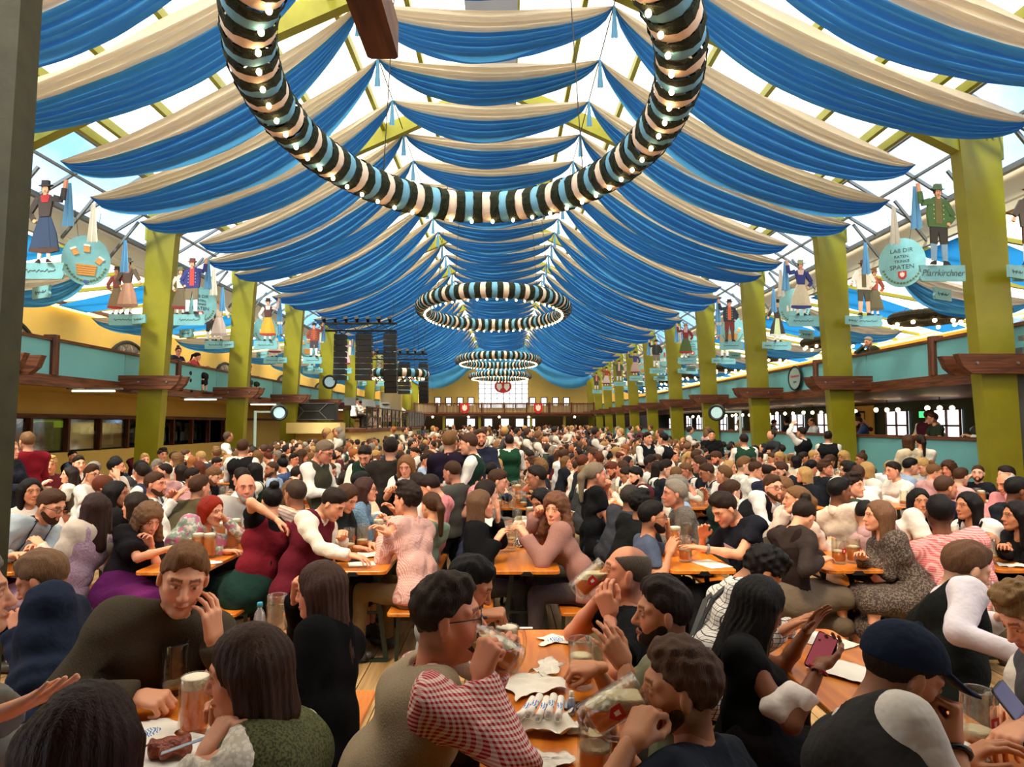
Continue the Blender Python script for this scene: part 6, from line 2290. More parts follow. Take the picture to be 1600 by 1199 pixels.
# right side
hero('bearded man with glasses in slate-blue tee, hand on his chin', 1020, 808, 5.45, 1, -1, -4, W_(skin='tan', hair='black', tee=(72, 80, 100), trousers=(30, 30, 34)), beard='half', glasses=True, top='tee', sleeves='short', bulk=1.15, size=1.03, hands=((1044, 832, 5.55), (1046, 865, 5.2)), handpose=('fist', 'relaxed'), palm=(((-0.5, 0.1, 0), (0, 0, 1)), None), **L1)
ob, f = hero('young man in black printed tee with wristwatch, looking down', 1132, 795, 5.55, 1, 1, 196, W_(skin='fair', hair='dark', tee=(24, 26, 34), trousers=(30, 30, 34)), hair='quiff', top='tee', sleeves='short', pitch=-32, body=205, bulk=1.05, size=1.06, hands=((1102, 858, 5.35), (1098, 838, 5.7)), handpose=('flat', 'relaxed'), pel=(1.98, 5.4, SEATZ), **L1)
bracelet(ob, f, 0, steel, 0.034, 0.02, 0.02, 'watch')
MB().prism([(-0.07, 0.0), (0.06, -0.03), (0.07, -0.09), (-0.05, -0.06)], 0, 0.004, 'y').build('shirt_print', plain('tee_print', (170, 130, 140), 0.8), ob, loc=tuple(f['chest'] + f['Fc'] * 0.135), rotz=math.radians(-65))
hero('grey-haired man in grey tweed blazer facing left', 1054, 772, 6.5, 1, 1, 178, W_(skin='ruddy', hair=(142, 128, 112), trousers=(60, 60, 60)), mats={'jacket': 'tweed'}, hair='side', top='jacket', bulk=1.15, size=1.05, body=178, pel=(1.85, 6.4, SEATZ), **L1)
hero('man with frizzy black hair in black jacket, seen from behind', 1002, 788, 6.15, 1, -1, 30, W_(skin='olive', hair='black', jacket=(20, 19, 20), trousers=(20, 20, 22)), hair='curly', top='jacket', body=25, **L1)
hero('person in dark padded jacket with short grey-brown hair', 985, 778, 6.8, 1, -1, 35, W_(skin='olive', hair=(58, 50, 44), jacket=(60, 60, 66), trousers=(20, 20, 22)), hair='short', top='jacket', body=30, **L1)
hero('grey ponytailed man in black tee, elbow on the table', 931, 742, 7.3, 1, -1, 12, W_(skin='ruddy', hair=(120, 104, 84), tee=(17, 17, 19), trousers=(44, 56, 78)), hair='ponytail', top='tee', sleeves='short', bulk=1.15, size=1.1, hands=((948, 762, 7.5), None), handpose=('fist', 'relaxed'), pel=(0.95, 7.1, SEATZ), **L1)
hero('woman with hair bun in dark brown dirndl looking down at her phone', 1256, 806, 5.25, 2, -1, 30, W_(skin='fair', hair='dark', blouse=(52, 42, 38), bodice=(34, 22, 20), skirt=(104, 90, 76)), sex='f', hair='bun', top='blouse', over='bodice', bottom='skirt', pitch=-35, body=20, pel=(2.16, 5.15, SEATZ), hands=((1290, 872, 5.5), (1285, 876, 5.0)), **L1)
hero('woman with long straight light-brown hair in brown printed dress', 1372, 806, 5.25, 2, 1, 172, W_(skin='fair', hair=(112, 78, 54), skirt=(80, 70, 64)), sex='f', hair='long', mats={'dress': 'snake', 'skirt': 'snake'}, top='dress', bottom='skirt', body=178, bulk=1.15, pel=(3.1, 5.1, SEATZ), hands=((1348, 866, 5.3), (1346, 872, 5.1)), **L1)
hero('broad man in pink checked shirt with yellow-green glasses on his head, back turned', 1468, 802, 5.1, 3, -1, 75, W_(skin='brown', hair='black', trousers=(40, 40, 50)), mats={'shirt': 'pinkcheck'}, top='shirt', body=70, bulk=1.35, size=1.1, pel=(3.42, 5.0, SEATZ), **L1)
hero('dark-skinned man in cream shirt looking right, back turned', 1312, 768, 6.3, 3, -1, 5, W_(skin='brown', hair='black', shirt=(222, 208, 188), trousers=(60, 56, 50)), top='shirt', body=25, bulk=1.15, pel=(3.3, 6.2, SEATZ), **L1)
hero('girl with light hair band resting cheek on hand', 1243, 780, 6.0, 2, -1, 165, W_(skin='fair', hair='light', blouse=(200, 180, 164), bodice=(60, 52, 44), skirt=(90, 80, 66)), sex='f', hair='ponytail', top='blouse', over='bodice', bottom='skirt', body=30, hands=((1232, 800, 5.9), None), handpose=('fist', 'relaxed'), **L1)
hero('young man with glasses in black buttoned waistcoat, white shirt', 1208, 762, 6.6, 2, -1, -75, W_(skin='fair', hair='brown', shirt=(222, 214, 206), waistcoat=(20, 20, 22), trousers=(40, 36, 34)), glasses=True, beard='half', top='shirt', over='vest', body=-60, pel=(2.1, 6.7, SEATZ), **L1)
hero('person in plain dusty lilac shirt behind the long-haired woman', 1352, 805, 5.95, 3, -1, 60, W_(skin='tan', hair='black', shirt=(176, 140, 140), trousers=(60, 56, 60)), top='shirt', body=60, pitch=-25, bulk=1.1, pel=(3.38, 5.8, SEATZ), **L1)
hero('smiling dark-haired woman looking to the camera from the third right table', 1437, 783, 6.4, 3, -1, -105, W_(skin='tan', hair='black', blouse=(220, 208, 196), skirt=(50, 40, 44)), sex='f', hair='wavy', top='blouse', sleeves='puff', bottom='skirt', body=-40, pel=(3.5, 6.6, SEATZ), **L1)
hero('woman with long black hair and white puff sleeves, third right table', 1512, 790, 5.85, 3, 1, 188, W_(skin='tan', hair='black', blouse=(226, 218, 214), bodice=(18, 16, 18), skirt=(40, 30, 40)), sex='f', hair='long', top='blouse', sleeves='puff', over='bodice', bottom='skirt', body=190, bulk=1.1, **L1)
hero('dark-haired woman eating at the right edge in black top', 1588, 806, 5.4, 3, 1, 172, W_(skin='tan', hair='black', blouse=(20, 18, 20), skirt=(40, 30, 40)), sex='f', hair='long', top='blouse', bottom='skirt', body=180, hands=((1562, 852, 5.5), (1568, 855, 5.2)), **L1)
hero('short-haired man in navy sweater looking right, right side', 1478, 762, 6.9, 3, 1, 0, W_(skin='ruddy', hair=(70, 46, 32), sweater=(28, 32, 54), trousers=(40, 40, 44)), hair='buzz', top='sweater', body=20, bulk=1.15, pel=(4.5, 6.9, SEATZ), **L1)
hero('older man in pink shirt resting his head on his hand, right edge', 1572, 755, 7.6, 5, -1, 190, W_(skin='ruddy', hair=(170, 160, 150), shirt=(214, 140, 142), trousers=(60, 60, 60)), hair='bald', top='shirt', body=200, pitch=-18, bulk=1.15, hands=((1578, 772, 7.5), None), handpose=('flat', 'relaxed'), pel=(5.72, 7.6, SEATZ), **L1)
hero('man in white shirt bending over, seen from behind, right side', 1340, 742, 8.9, 3, -1, 80, W_(skin='fair', hair='brown', shirt=(232, 224, 210), trousers=(60, 60, 66)), top='shirt', body=80, bulk=1.2, pel=(4.6, 8.5, SEATZ), **L1)

# ---- standing and walking people ----------------------------------------------
def standing(label, px, py, d, yaw, cols, foot=None, **kw):
    hd = at_d(px, py, d)
    pxy = foot if foot is not None else (hd[0], hd[1])
    pzz = hd[2] - 0.72 * (1.0 if hd[2] > 1.5 else 0.93)
    return hero(label, px, py, d, 0, 0, yaw, cols, pel=(pxy[0], pxy[1], pzz), seated=False, lod=1, **kw)


standing('man in dark brown jacket standing with his back turned', 610, 701, 7.9, 100, W_(skin='fair', hair='dark', jacket=(46, 40, 34), trousers=(86, 96, 106)), top='jacket', size=1.05, bulk=1.15)
standing('blonde waitress in dirndl with white blouse standing between tables', 634, 728, 7.7, -95, W_(skin='fair', hair=(130, 88, 52), blouse=(232, 224, 212), bodice=(18, 20, 22), skirt=(34, 34, 40)), sex='f', hair='wavy', top='blouse', sleeves='short', over='bodice', bottom='skirt', pitch=-20, hands=((620, 768, 7.4), (612, 765, 7.4)))
standing('bearded waiter in dark green waistcoat looking down, left of the standing pair', 570, 712, 8.4, -95, W_(skin='fair', hair='dark', shirt=(230, 222, 208), waistcoat=(20, 44, 32), trousers=(24, 24, 24)), beard='half', top='shirt', over='vest', pitch=-30)
standing('grey-haired man in olive waistcoat with white sleeves bending right', 507, 706, 8.0, -15, W_(skin='ruddy', hair=(110, 92, 74), shirt=(228, 220, 206), waistcoat=(62, 60, 46), trousers=(60, 54, 44)), hair='side', glasses=True, top='shirt', over='vest', pitch=-25, size=1.05)
standing('man in dark purple hooded jumper standing with back turned', 703, 690, 8.2, 75, W_(skin='fair', hair='light', sweater=(38, 30, 44), trousers=(70, 90, 114)), top='sweater', size=1.05)
standing('waiter in dark green waistcoat with white sleeves beside the hooded jumper', 732, 694, 8.0, 175, W_(skin='fair', hair='brown', shirt=(228, 222, 208), waistcoat=(24, 48, 38), trousers=(24, 24, 24)), top='shirt', over='vest', pitch=-8)
standing('man with lanyard in navy shirt, hand at his ear', 751, 684, 9.6, -80, W_(skin='ruddy', hair='brown', shirt=(34, 38, 56), trousers=(30, 30, 30)), beard='half', top='shirt')
standing('waiter in green waistcoat seen from behind in the centre aisle', 796, 690, 12.2, 90, W_(skin='fair', hair='dark', shirt=WHITE, waistcoat=(22, 60, 40), trousers=(20, 20, 20)), top='shirt', over='vest')
standing('bald man in grey sweater, standing left of the black handbag', 706, 738, 7.75, 150, W_(skin='ruddy', hair='brown', sweater=(84, 80, 72), trousers=(30, 28, 30)), hair='buzz', top='sweater', size=1.05, pitch=-10)
standing('waitress in pink checked blouse between the tables', 733, 745, 7.9, 170, W_(skin='fair', hair='black', skirt=(40, 40, 50)), sex='f', hair='bun', mats={'blouse': 'pinkcheck'}, top='blouse', sleeves='short', bottom='skirt', pitch=-25)
standing('waiter in black waistcoat standing among the crowd, right of centre', 1012, 685, 13.5, -60, W_(skin='fair', hair='dark', shirt=WHITE, waistcoat=(20, 20, 22), trousers=(20, 20, 20)), top='shirt', over='vest')
standing('waiter in black waistcoat with arm bent, far right of centre', 1036, 686, 13.8, 140, W_(skin='fair', hair='black', shirt=WHITE, waistcoat=(24, 24, 26), trousers=(20, 20, 20)), top='shirt', over='vest')
standing('man in black jacket standing before the second right columns', 1112, 680, 17.0, -100, W_(skin='fair', hair='dark', jacket=(18, 18, 20), trousers=(20, 20, 20)), top='jacket')
standing('waiter in green waistcoat by the round blue sign on the right', 1162, 688, 13.0, 90, W_(skin='fair', hair='dark', shirt=WHITE, waistcoat=(28, 60, 46), trousers=(20, 20, 20)), top='shirt', over='vest')
standing('man raising one arm high near the second right column', 1252, 676, 15.0, 120, W_(skin='fair', hair='dark', shirt=WHITE, waistcoat=(22, 22, 24), trousers=(20, 20, 20)), top='shirt', over='vest', hands=((1238, 664, 15.0), None))
standing('waiter in black waistcoat standing by the right parapet', 1294, 683, 14.2, 60, W_(skin='fair', hair='dark', shirt=WHITE, waistcoat=(24, 24, 26), trousers=(20, 20, 20)), top='shirt', over='vest')
standing('waitress in cream dress with back turned by the blue parapet', 1418, 690, 11.6, 95, W_(skin='fair', hair='brown', dress=(206, 190, 160), skirt=(206, 190, 160)), sex='f', hair='bob', top='dress', sleeves='short', bottom='skirt')
standing('waitress in white blouse and black skirt by the blue parapet', 1438, 690, 11.7, 80, W_(skin='fair', hair='dark', blouse=WHITE, skirt=(24, 22, 24)), sex='f', hair='ponytail', top='blouse', sleeves='short', bottom='skirt')
standing('tall man in black waistcoat standing behind the left tables', 380, 700, 10.6, 90, W_(skin='fair', hair='brown', shirt=WHITE, waistcoat=(22, 20, 22), trousers=(24, 24, 24)), top='shirt', over='vest', size=1.05)
standing('person in maroon jumper standing at the far left by the post', 42, 690, 9.0, 150, W_(skin='fair', hair='light', sweater=(122, 22, 34), trousers=(40, 40, 44)), top='sweater')
standing('blonde woman in dark jacket standing at the far left', 16, 703, 8.6, 0, W_(skin='fair', hair='blond', jacket=(30, 30, 40), trousers=(40, 40, 44)), sex='f', hair='bob', top='jacket')
# ================================================================ THE REST OF THE CROWD
rnd = random.Random(21)
SHIRTS = [((232, 226, 214), 'white'), ((226, 216, 196), 'cream'), ((222, 224, 228), 'pale white'), ((212, 158, 156), 'pink'), ((182, 60, 64), 'red'), ((150, 170, 196), 'light blue'), ((60, 78, 116), 'blue'),
          ((30, 32, 40), 'black'), ((70, 70, 72), 'grey'), ((112, 100, 82), 'khaki'), ((52, 62, 46), 'dark green'), ((92, 34, 42), 'maroon'), ((140, 134, 126), 'light grey'), ((34, 40, 62), 'navy')]
SW_ = [26, 12, 8, 8, 3, 6, 4, 12, 4, 4, 4, 4, 4, 5]
VESTS = [((24, 24, 26), 'black'), ((60, 60, 62), 'grey'), ((30, 52, 40), 'dark green'), ((84, 30, 40), 'maroon'), ((88, 76, 60), 'brown'), ((40, 48, 72), 'navy')]
HC = ['dark', 'brown', 'black', 'light', 'blond', 'auburn', 'grey', 'ginger']
HCW = [26, 26, 16, 14, 9, 5, 7, 3]
HN = {'dark': 'dark-haired', 'brown': 'brown-haired', 'black': 'black-haired', 'light': 'light-brown-haired', 'blond': 'blond', 'auburn': 'auburn-haired', 'grey': 'grey-haired', 'ginger': 'ginger'}
base_head = np.array([0.13, 0.0, 1.185])
specs = []
for i, (sex, hair, top, over, sleeves, yaw, pitch, dz, beard, gl, hs) in enumerate([
    ('m', 'short', 'shirt', None, 'long', 0, -8, 0, None, False, ((0.42, 0.14, 0.82), (0.40, -0.12, 0.82))),
    ('m', 'short', 'shirt', 'vest', 'long', 25, -15, -0.02, 'half', False, ((0.42, 0.10, 0.82), (0.22, -0.16, 1.08))),
    ('m', 'quiff', 'tee', None, 'short', -20, -5, 0.03, None, True, ((0.36, 0.2, 0.82), (0.4, -0.1, 0.84))),
    ('m', 'side', 'shirt', 'vest', 'rolled', -35, 0, 0.02, None, False, ((0.3, 0.2, 0.82), (0.38, -0.05, 0.95))),
    ('m', 'messy', 'sweater', None, 'long', 10, -28, -0.06, 'full', False, ((0.42, 0.1, 0.82), (0.42, -0.08, 0.82))),
    ('m', 'buzz', 'shirt', None, 'rolled', 40, 0, 0.03, 'half', False, ((0.3, 0.25, 0.82), (0.24, -0.1, 1.1))),
    ('m', 'bald', 'shirt', None, 'long', -10, -10, 0.0, None, True, ((0.4, 0.16, 0.82), (0.4, -0.16, 0.82))),
    ('m', 'curly', 'jacket', None, 'long', -50, 2, 0.02, None, False, ((0.36, 0.12, 0.82), (0.28, -0.22, 0.82))),
    ('m', 'short', 'shirt', 'vest', 'long', 0, -20, -0.03, None, True, ((0.38, 0.14, 0.9), (0.4, -0.14, 0.82))),
    ('f', 'long', 'blouse', 'bodice', 'puff', 0, -5, -0.03, None, False, ((0.38, 0.12, 0.82), (0.36, -0.1, 0.84))),
    ('f', 'wavy', 'blouse', 'bodice', 'short', 35, 0, -0.02, None, False, ((0.32, 0.2, 0.82), (0.2, -0.12, 1.06))),
    ('f', 'bun', 'blouse', None, 'long', -25, -10, -0.03, None, True, ((0.4, 0.1, 0.82), (0.36, -0.14, 0.82))),
    ('f', 'ponytail', 'blouse', 'bodice', 'puff', 20, -18, -0.05, None, False, ((0.38, 0.14, 0.82), (0.4, -0.1, 0.82))),
    ('f', 'bob', 'sweater', None, 'long', -40, 0, -0.02, None, False, ((0.3, 0.16, 0.82), (0.32, -0.16, 0.95))),
    ('f', 'curlylong', 'blouse', None, 'short', 15, -3, -0.04, None, False, ((0.38, 0.1, 0.82), (0.34, -0.2, 0.82))),
]):
    specs.append((sex, hair, top, over))
    hd = base_head + np.array([0.05 * (pitch < -10), 0, dz])
    o, a, f = build_person(hd, (0, 0, SEATZ), yaw, 0, pitch, 0, sex=sex, hair=hair, top=top, over=over, sleeves=sleeves, bottom='skirt' if sex == 'f' else 'trousers', beard=beard, glasses=gl, hands=hs,
                           h=0.023, hh=0.011, lod=1, bulk=1.1 if i % 3 == 0 else 1.0, seed=i)
    t = dress(o, a, f, {}, None, 'x', group=None)
    specs[-1] = (t, sex, hair, top, over, [0])
    t.location = (0, -30, 0)


def person_from(ti, x, y, z, rot, label, group='people at the tables', skin=None, hc=None, sc=None, vc=None, keep_low=True):
    t, sex, hair, top, over, used = specs[ti]
    if not used[0]:
        used[0] = 1
        o = t
        kids = list(KIDS[t.name])
    else:
        o = t.copy()
        COL.objects.link(o)
        kids = []
        for ch in KIDS[t.name]:
            if not keep_low and ch.name.split('.')[0] in ('shoe', 'trousers', 'skirt'):
                continue
            c = ch.copy()
            COL.objects.link(c)
            c.parent = o
            kids.append(c)
    o.location = (x, y, z)
    o.rotation_euler = (0, 0, rot)
    o['label'] = label
    o['group'] = group
    o['category'] = 'person'
    s_ = rnd.uniform(0.95, 1.05)
    o.scale = (s_, s_, s_)
    o.color = lin(skin)
    for c in kids:
        b_ = c.name.split('.')[0]
        if b_ in ('hair', 'beard'):
            c.color = lin(hc)
        elif b_ in ('waistcoat', 'bodice'):
            c.color = lin(vc)
        elif b_ in ('trousers', 'shoe'):
            c.color = lin((44, 38, 34))
        elif b_ == 'skirt':
            c.color = lin(vc)
        elif b_ != 'glasses':
            c.color = lin(sc)
    return o


def clear_of(x, y, r):
    for hx, hy in HEADS:
        if (hx - x) ** 2 + (hy - y) ** 2 < r * r:
            return False
    return True


seats = []
for r in RX:
    for i in range(0, 16):
        for side in (-1, 1):
            for q in range(4):
                x = RX[r] + side * 0.44
                y = TY[i] + 0.3 + q * 0.57
                px = 788 + (x - side * 0.1) / y * F_PX
                if i == 0 or px < -40 or px > 1640 or in_stage(x, y):
                    continue
                if not clear_of(x - side * 0.1, y, 0.47):
                    continue
                seats.append((y, x, r, i, side, q))
seats.sort()
N_IND = 300 - len(HEADS) - 22
ind = [s_ for s_ in seats][:N_IND]
rest = seats[N_IND:]
labels_used = set()
for y, x, r, i, side, q in ind:
    if rnd.random() < 0.02:
        continue
    ti = rnd.randrange(len(specs))
    t, sex, hair, top, over, used = specs[ti]
    sk = rnd.choices(['fair', 'pale', 'ruddy', 'tan', 'olive', 'brown'], [30, 22, 16, 10, 8, 4])[0]
    h_ = rnd.choices(HC, HCW)[0]
    scol, sn = rnd.choices(SHIRTS, SW_)[0]
    if over:
        scol, sn = SHIRTS[rnd.choice((0, 0, 1))]
    vcol, vn = rnd.choice(VESTS)
    who = 'man' if sex == 'm' else 'woman'
    hn = 'balding' if hair == 'bald' else HN[h_]
    gar = {'shirt': 'shirt', 'tee': 'tee', 'sweater': 'jumper', 'jacket': 'jacket', 'blouse': 'blouse'}[top]
    cl = '%s vest' % vn if over == 'vest' else ('%s dirndl' % vn if over else '%s %s' % (sn, gar))
    lab = '%s %s, %s, %s seat, %s side, %s table, %s' % (hn, who, cl, ORD[q], 'left' if side < 0 else 'right', ORD[i], ROWN[r])
    person_from(ti, x + rnd.uniform(-0.03, 0.03), y + rnd.uniform(-0.05, 0.05), 0, (0 if side < 0 else math.pi) + math.radians(rnd.uniform(-14, 14)), lab,
                skin=SKIN[sk], hc=HAIRC[h_], sc=scol, vc=vcol, keep_low=y < 9.2)
# people behind the right parapet and in the right gallery, the left gallery and the left aisle
k = 0
for n_, (xx, yy, zz, rot) in enumerate([(9.3, 12.6, 0.78, 2.6), (9.5, 13.4, 0.78, 0.3), (9.3, 14.3, 0.78, 3.0), (9.6, 15.2, 0.78, 0.5), (9.3, 17.2, 0.78, 2.7), (9.6, 18.4, 0.78, 0.1), (9.3, 20.0, 0.78, 3.1), (9.4, 22.0, 0.78, 2.5), (9.5, 24, 0.78, 0.2), (9.4, 26.5, 0.78, 2.8),
                                        (-9.4, 18.5, 2.74, -0.3), (-9.4, 19.2, 2.74, -0.4), (-9.3, 20.0, 2.74, 0.1), (-9.3, 23.5, 2.74, 0), (-9.3, 24.2, 2.74, 0), (9.4, 12.2, 2.74, 3.1), (9.4, 16.8, 2.74, 3.0), (-9.6, 12.6, 0, 0.3), (-9.4, 14.6, 0, 0.2), (-9.5, 17.5, 0, -0.4)]):
    ti = n_ % len(specs)
    where = 'behind the right parapet' if zz == 0.78 else ('on the left gallery' if xx < 0 and zz > 2 else ('on the right gallery' if zz > 2 else 'by the left kitchen'))
    k += 1
    who = 'man' if specs[ti][1] == 'm' else 'woman'
    h_ = rnd.choices(HC, HCW)[0]
    scol, sn = SHIRTS[(n_ * 5) % len(SHIRTS)]
    vc_, vn_ = VESTS[n_ % 6]
    person_from(ti, xx, yy, zz, rot, '%s %s in %s %s, %s from near end' % (HN[h_], who, (vn_ + (' vest' if specs[ti][4] == 'vest' else ' dirndl')) if specs[ti][4] else sn, where, ORD[[j for j in range(20)][n_ if n_ < 10 else (n_ - 10 if n_ < 15 else (n_ - 15 if n_ < 17 else n_ - 17))]]), group='people beyond the nave', skin=SKIN['fair'], hc=HAIRC[h_], sc=scol, vc=vc_)

# distant crowd: one object
low = []
for v_ in range(6):
    s = SDF((-0.3, -0.32, 0.42), (0.5, 0.32, 1.4), 0.08)
    s.cap((0, -0.08, 0.6), (0, 0.08, 0.6), 0.13, 0.13, 0.03).cap((0.05, -0.1, 0.95), (0.05, 0.1, 0.95), 0.11, 0.11, 0.06)
    for sd in (1, -1):
        s.cap((0.05, sd * 0.17, 0.98), (0.14, sd * 0.22, 0.8), 0.06, 0.05, 0.03).cap((0.14, sd * 0.22, 0.8), (0.36, sd * 0.1, 0.86 if v_ % 2 else 0.8), 0.05, 0.04, 0.03)
    V1, F1 = s.mesh()
    m = MB().ball((0.12, 0, 1.18), 0.088, 8, 5, 1.32)
    V2 = np.array(m.v)
    tri = [f for f in m.f if len(f) == 4]
    F2 = np.array(tri)
    m3 = MB().ball((0.085, 0, 1.215), 0.105, 8, 4, 1.0)
    if v_ % 3 == 1:
        m3.ball((0.03, 0, 1.08), 0.10, 8, 5, 1.7)
    V3, F3 = np.array(m3.v), np.array([f for f in m3.f if len(f) == 4])
    low.append((V1, F1, V2, F2, V3, F3))
Vs, Fs, Ts, n = [], [], [], 0
allrest = list(rest)
for i in range(90):                                   # waiters and people on their feet in the gaps
    i_ = rnd.randrange(2, 15)
    allrest.append((TY[i_] - 0.6 + rnd.uniform(-0.3, 0.3), rnd.uniform(-6.5, 6.8), None, i_, rnd.choice((-1, 1)), 9))
for y, x, r, i, side, q in allrest:
    if in_stage(x, y) or y < 13 and q == 9:
        continue
    V1, F1, V2, F2, V3, F3 = low[rnd.randrange(6)]
    rot = (0 if side < 0 else math.pi) + rnd.uniform(-0.5, 0.5)
    dz = rnd.uniform(-0.05, 0.07) + (0.42 if q == 9 else 0)
    c_, s_ = math.cos(rot), math.sin(rot)
    R = np.array([[c_, -s_, 0], [s_, c_, 0], [0, 0, 1]])
    sk = lin(SKIN[rnd.choices(['fair', 'pale', 'ruddy', 'tan', 'olive', 'brown'], [30, 22, 16, 10, 8, 4])[0]])[:3]
    hc = lin(HAIRC[rnd.choices(HC, HCW)[0]])[:3]
    sc = lin(rnd.choices(SHIRTS, SW_)[0][0])[:3]
    if rnd.random() < 0.3:
        sc = lin(rnd.choice(VESTS)[0])[:3]
    sc2 = lin((228, 220, 206))[:3]
    off = np.array([x + rnd.uniform(-0.04, 0.04), y + rnd.uniform(-0.06, 0.06), dz])
    vest = rnd.random() < 0.4
    for Vv, Ff, cc in ((V1, F1, sc), (V2, F2, sk), (V3, F3, hc)):
        T = np.tile(cc, (len(Vv), 1))
        if Vv is V1:
            if vest:
                T[np.abs(Vv[:, 1]) > 0.14] = sc2
            T[Vv[:, 0] > 0.3] = sk
        Vs.append(Vv @ R.T + off)
        Fs.append(Ff + n)
        Ts.append(T)
        n += len(Vv)
crowd_m, nt, b = new_mat('crowd_cloth')
at_ = nt.nodes.new('ShaderNodeAttribute')
at_.attribute_name = 'tint'
nt.links.new(at_.outputs['Color'], b.inputs['Base Color'])
b.inputs['Roughness'].default_value = 0.85
link('distant_crowd', mesh_np('crowd', np.concatenate(Vs), np.concatenate(Fs), True, [crowd_m], tint=np.concatenate(Ts)), None, label='distant crowd of seated guests filling the hall to the far end', category='crowd', kind='stuff')
# more mugs on the tables
mk = 0
for r in RX:
    for i in range(1, 5):
        if abs(RX[r] / (TY[i] + 1)) > 0.78:
            continue
        for q in range(7 if i > 1 else 3):
            x = RX[r] + rnd.uniform(-0.17, 0.17)
            y = TY[i] + 0.25 + q * (0.3 if i > 1 else 0.55) + rnd.uniform(-0.05, 0.05)
            if i == 1 and y < TY[1] + 0.7:
                continue
            if any((x - a_) ** 2 + (y - b_) ** 2 < 0.0225 for a_, b_ in MUGP):
                continue
            mk += 1
            lv = rnd.choice((0.16, 0.16, 0.12, 0.09, 0.055, None))
            mug((x, y, TZ), lv, '%s mug, %s place along the %s table, %s' % ({0.16: 'full', 0.12: 'nearly full', 0.09: 'half-full', 0.055: 'nearly empty', None: 'empty'}[lv], ORD[q], ORD[i], ROWN[r] + (' of centre' if r else '')), rnd.uniform(0, 6), group='mugs on the tables')
# ================================================================ PAINTED FIGURES, SIGNS, STAGE
def pm_(name, rgb):
    return plain('paint_' + name, rgb, 0.55, var=0.08, scale=30)


FLESH = pm_('flesh', (222, 160, 120))


def circ(cx, cz, rx, rz, n=12):
    return [(cx + rx * math.cos(2 * math.pi * i / n), cz + rz * math.sin(2 * math.pi * i / n)) for i in range(n)]


def limb(a, b, wa, wb):
    d = np.array(b) - np.array(a)
    d = d / np.linalg.norm(d)
    n_ = np.array([-d[1], d[0]])
    return [tuple(np.array(a) + n_ * wa), tuple(np.array(a) - n_ * wa), tuple(np.array(b) - n_ * wb), tuple(np.array(b) + n_ * wb)]


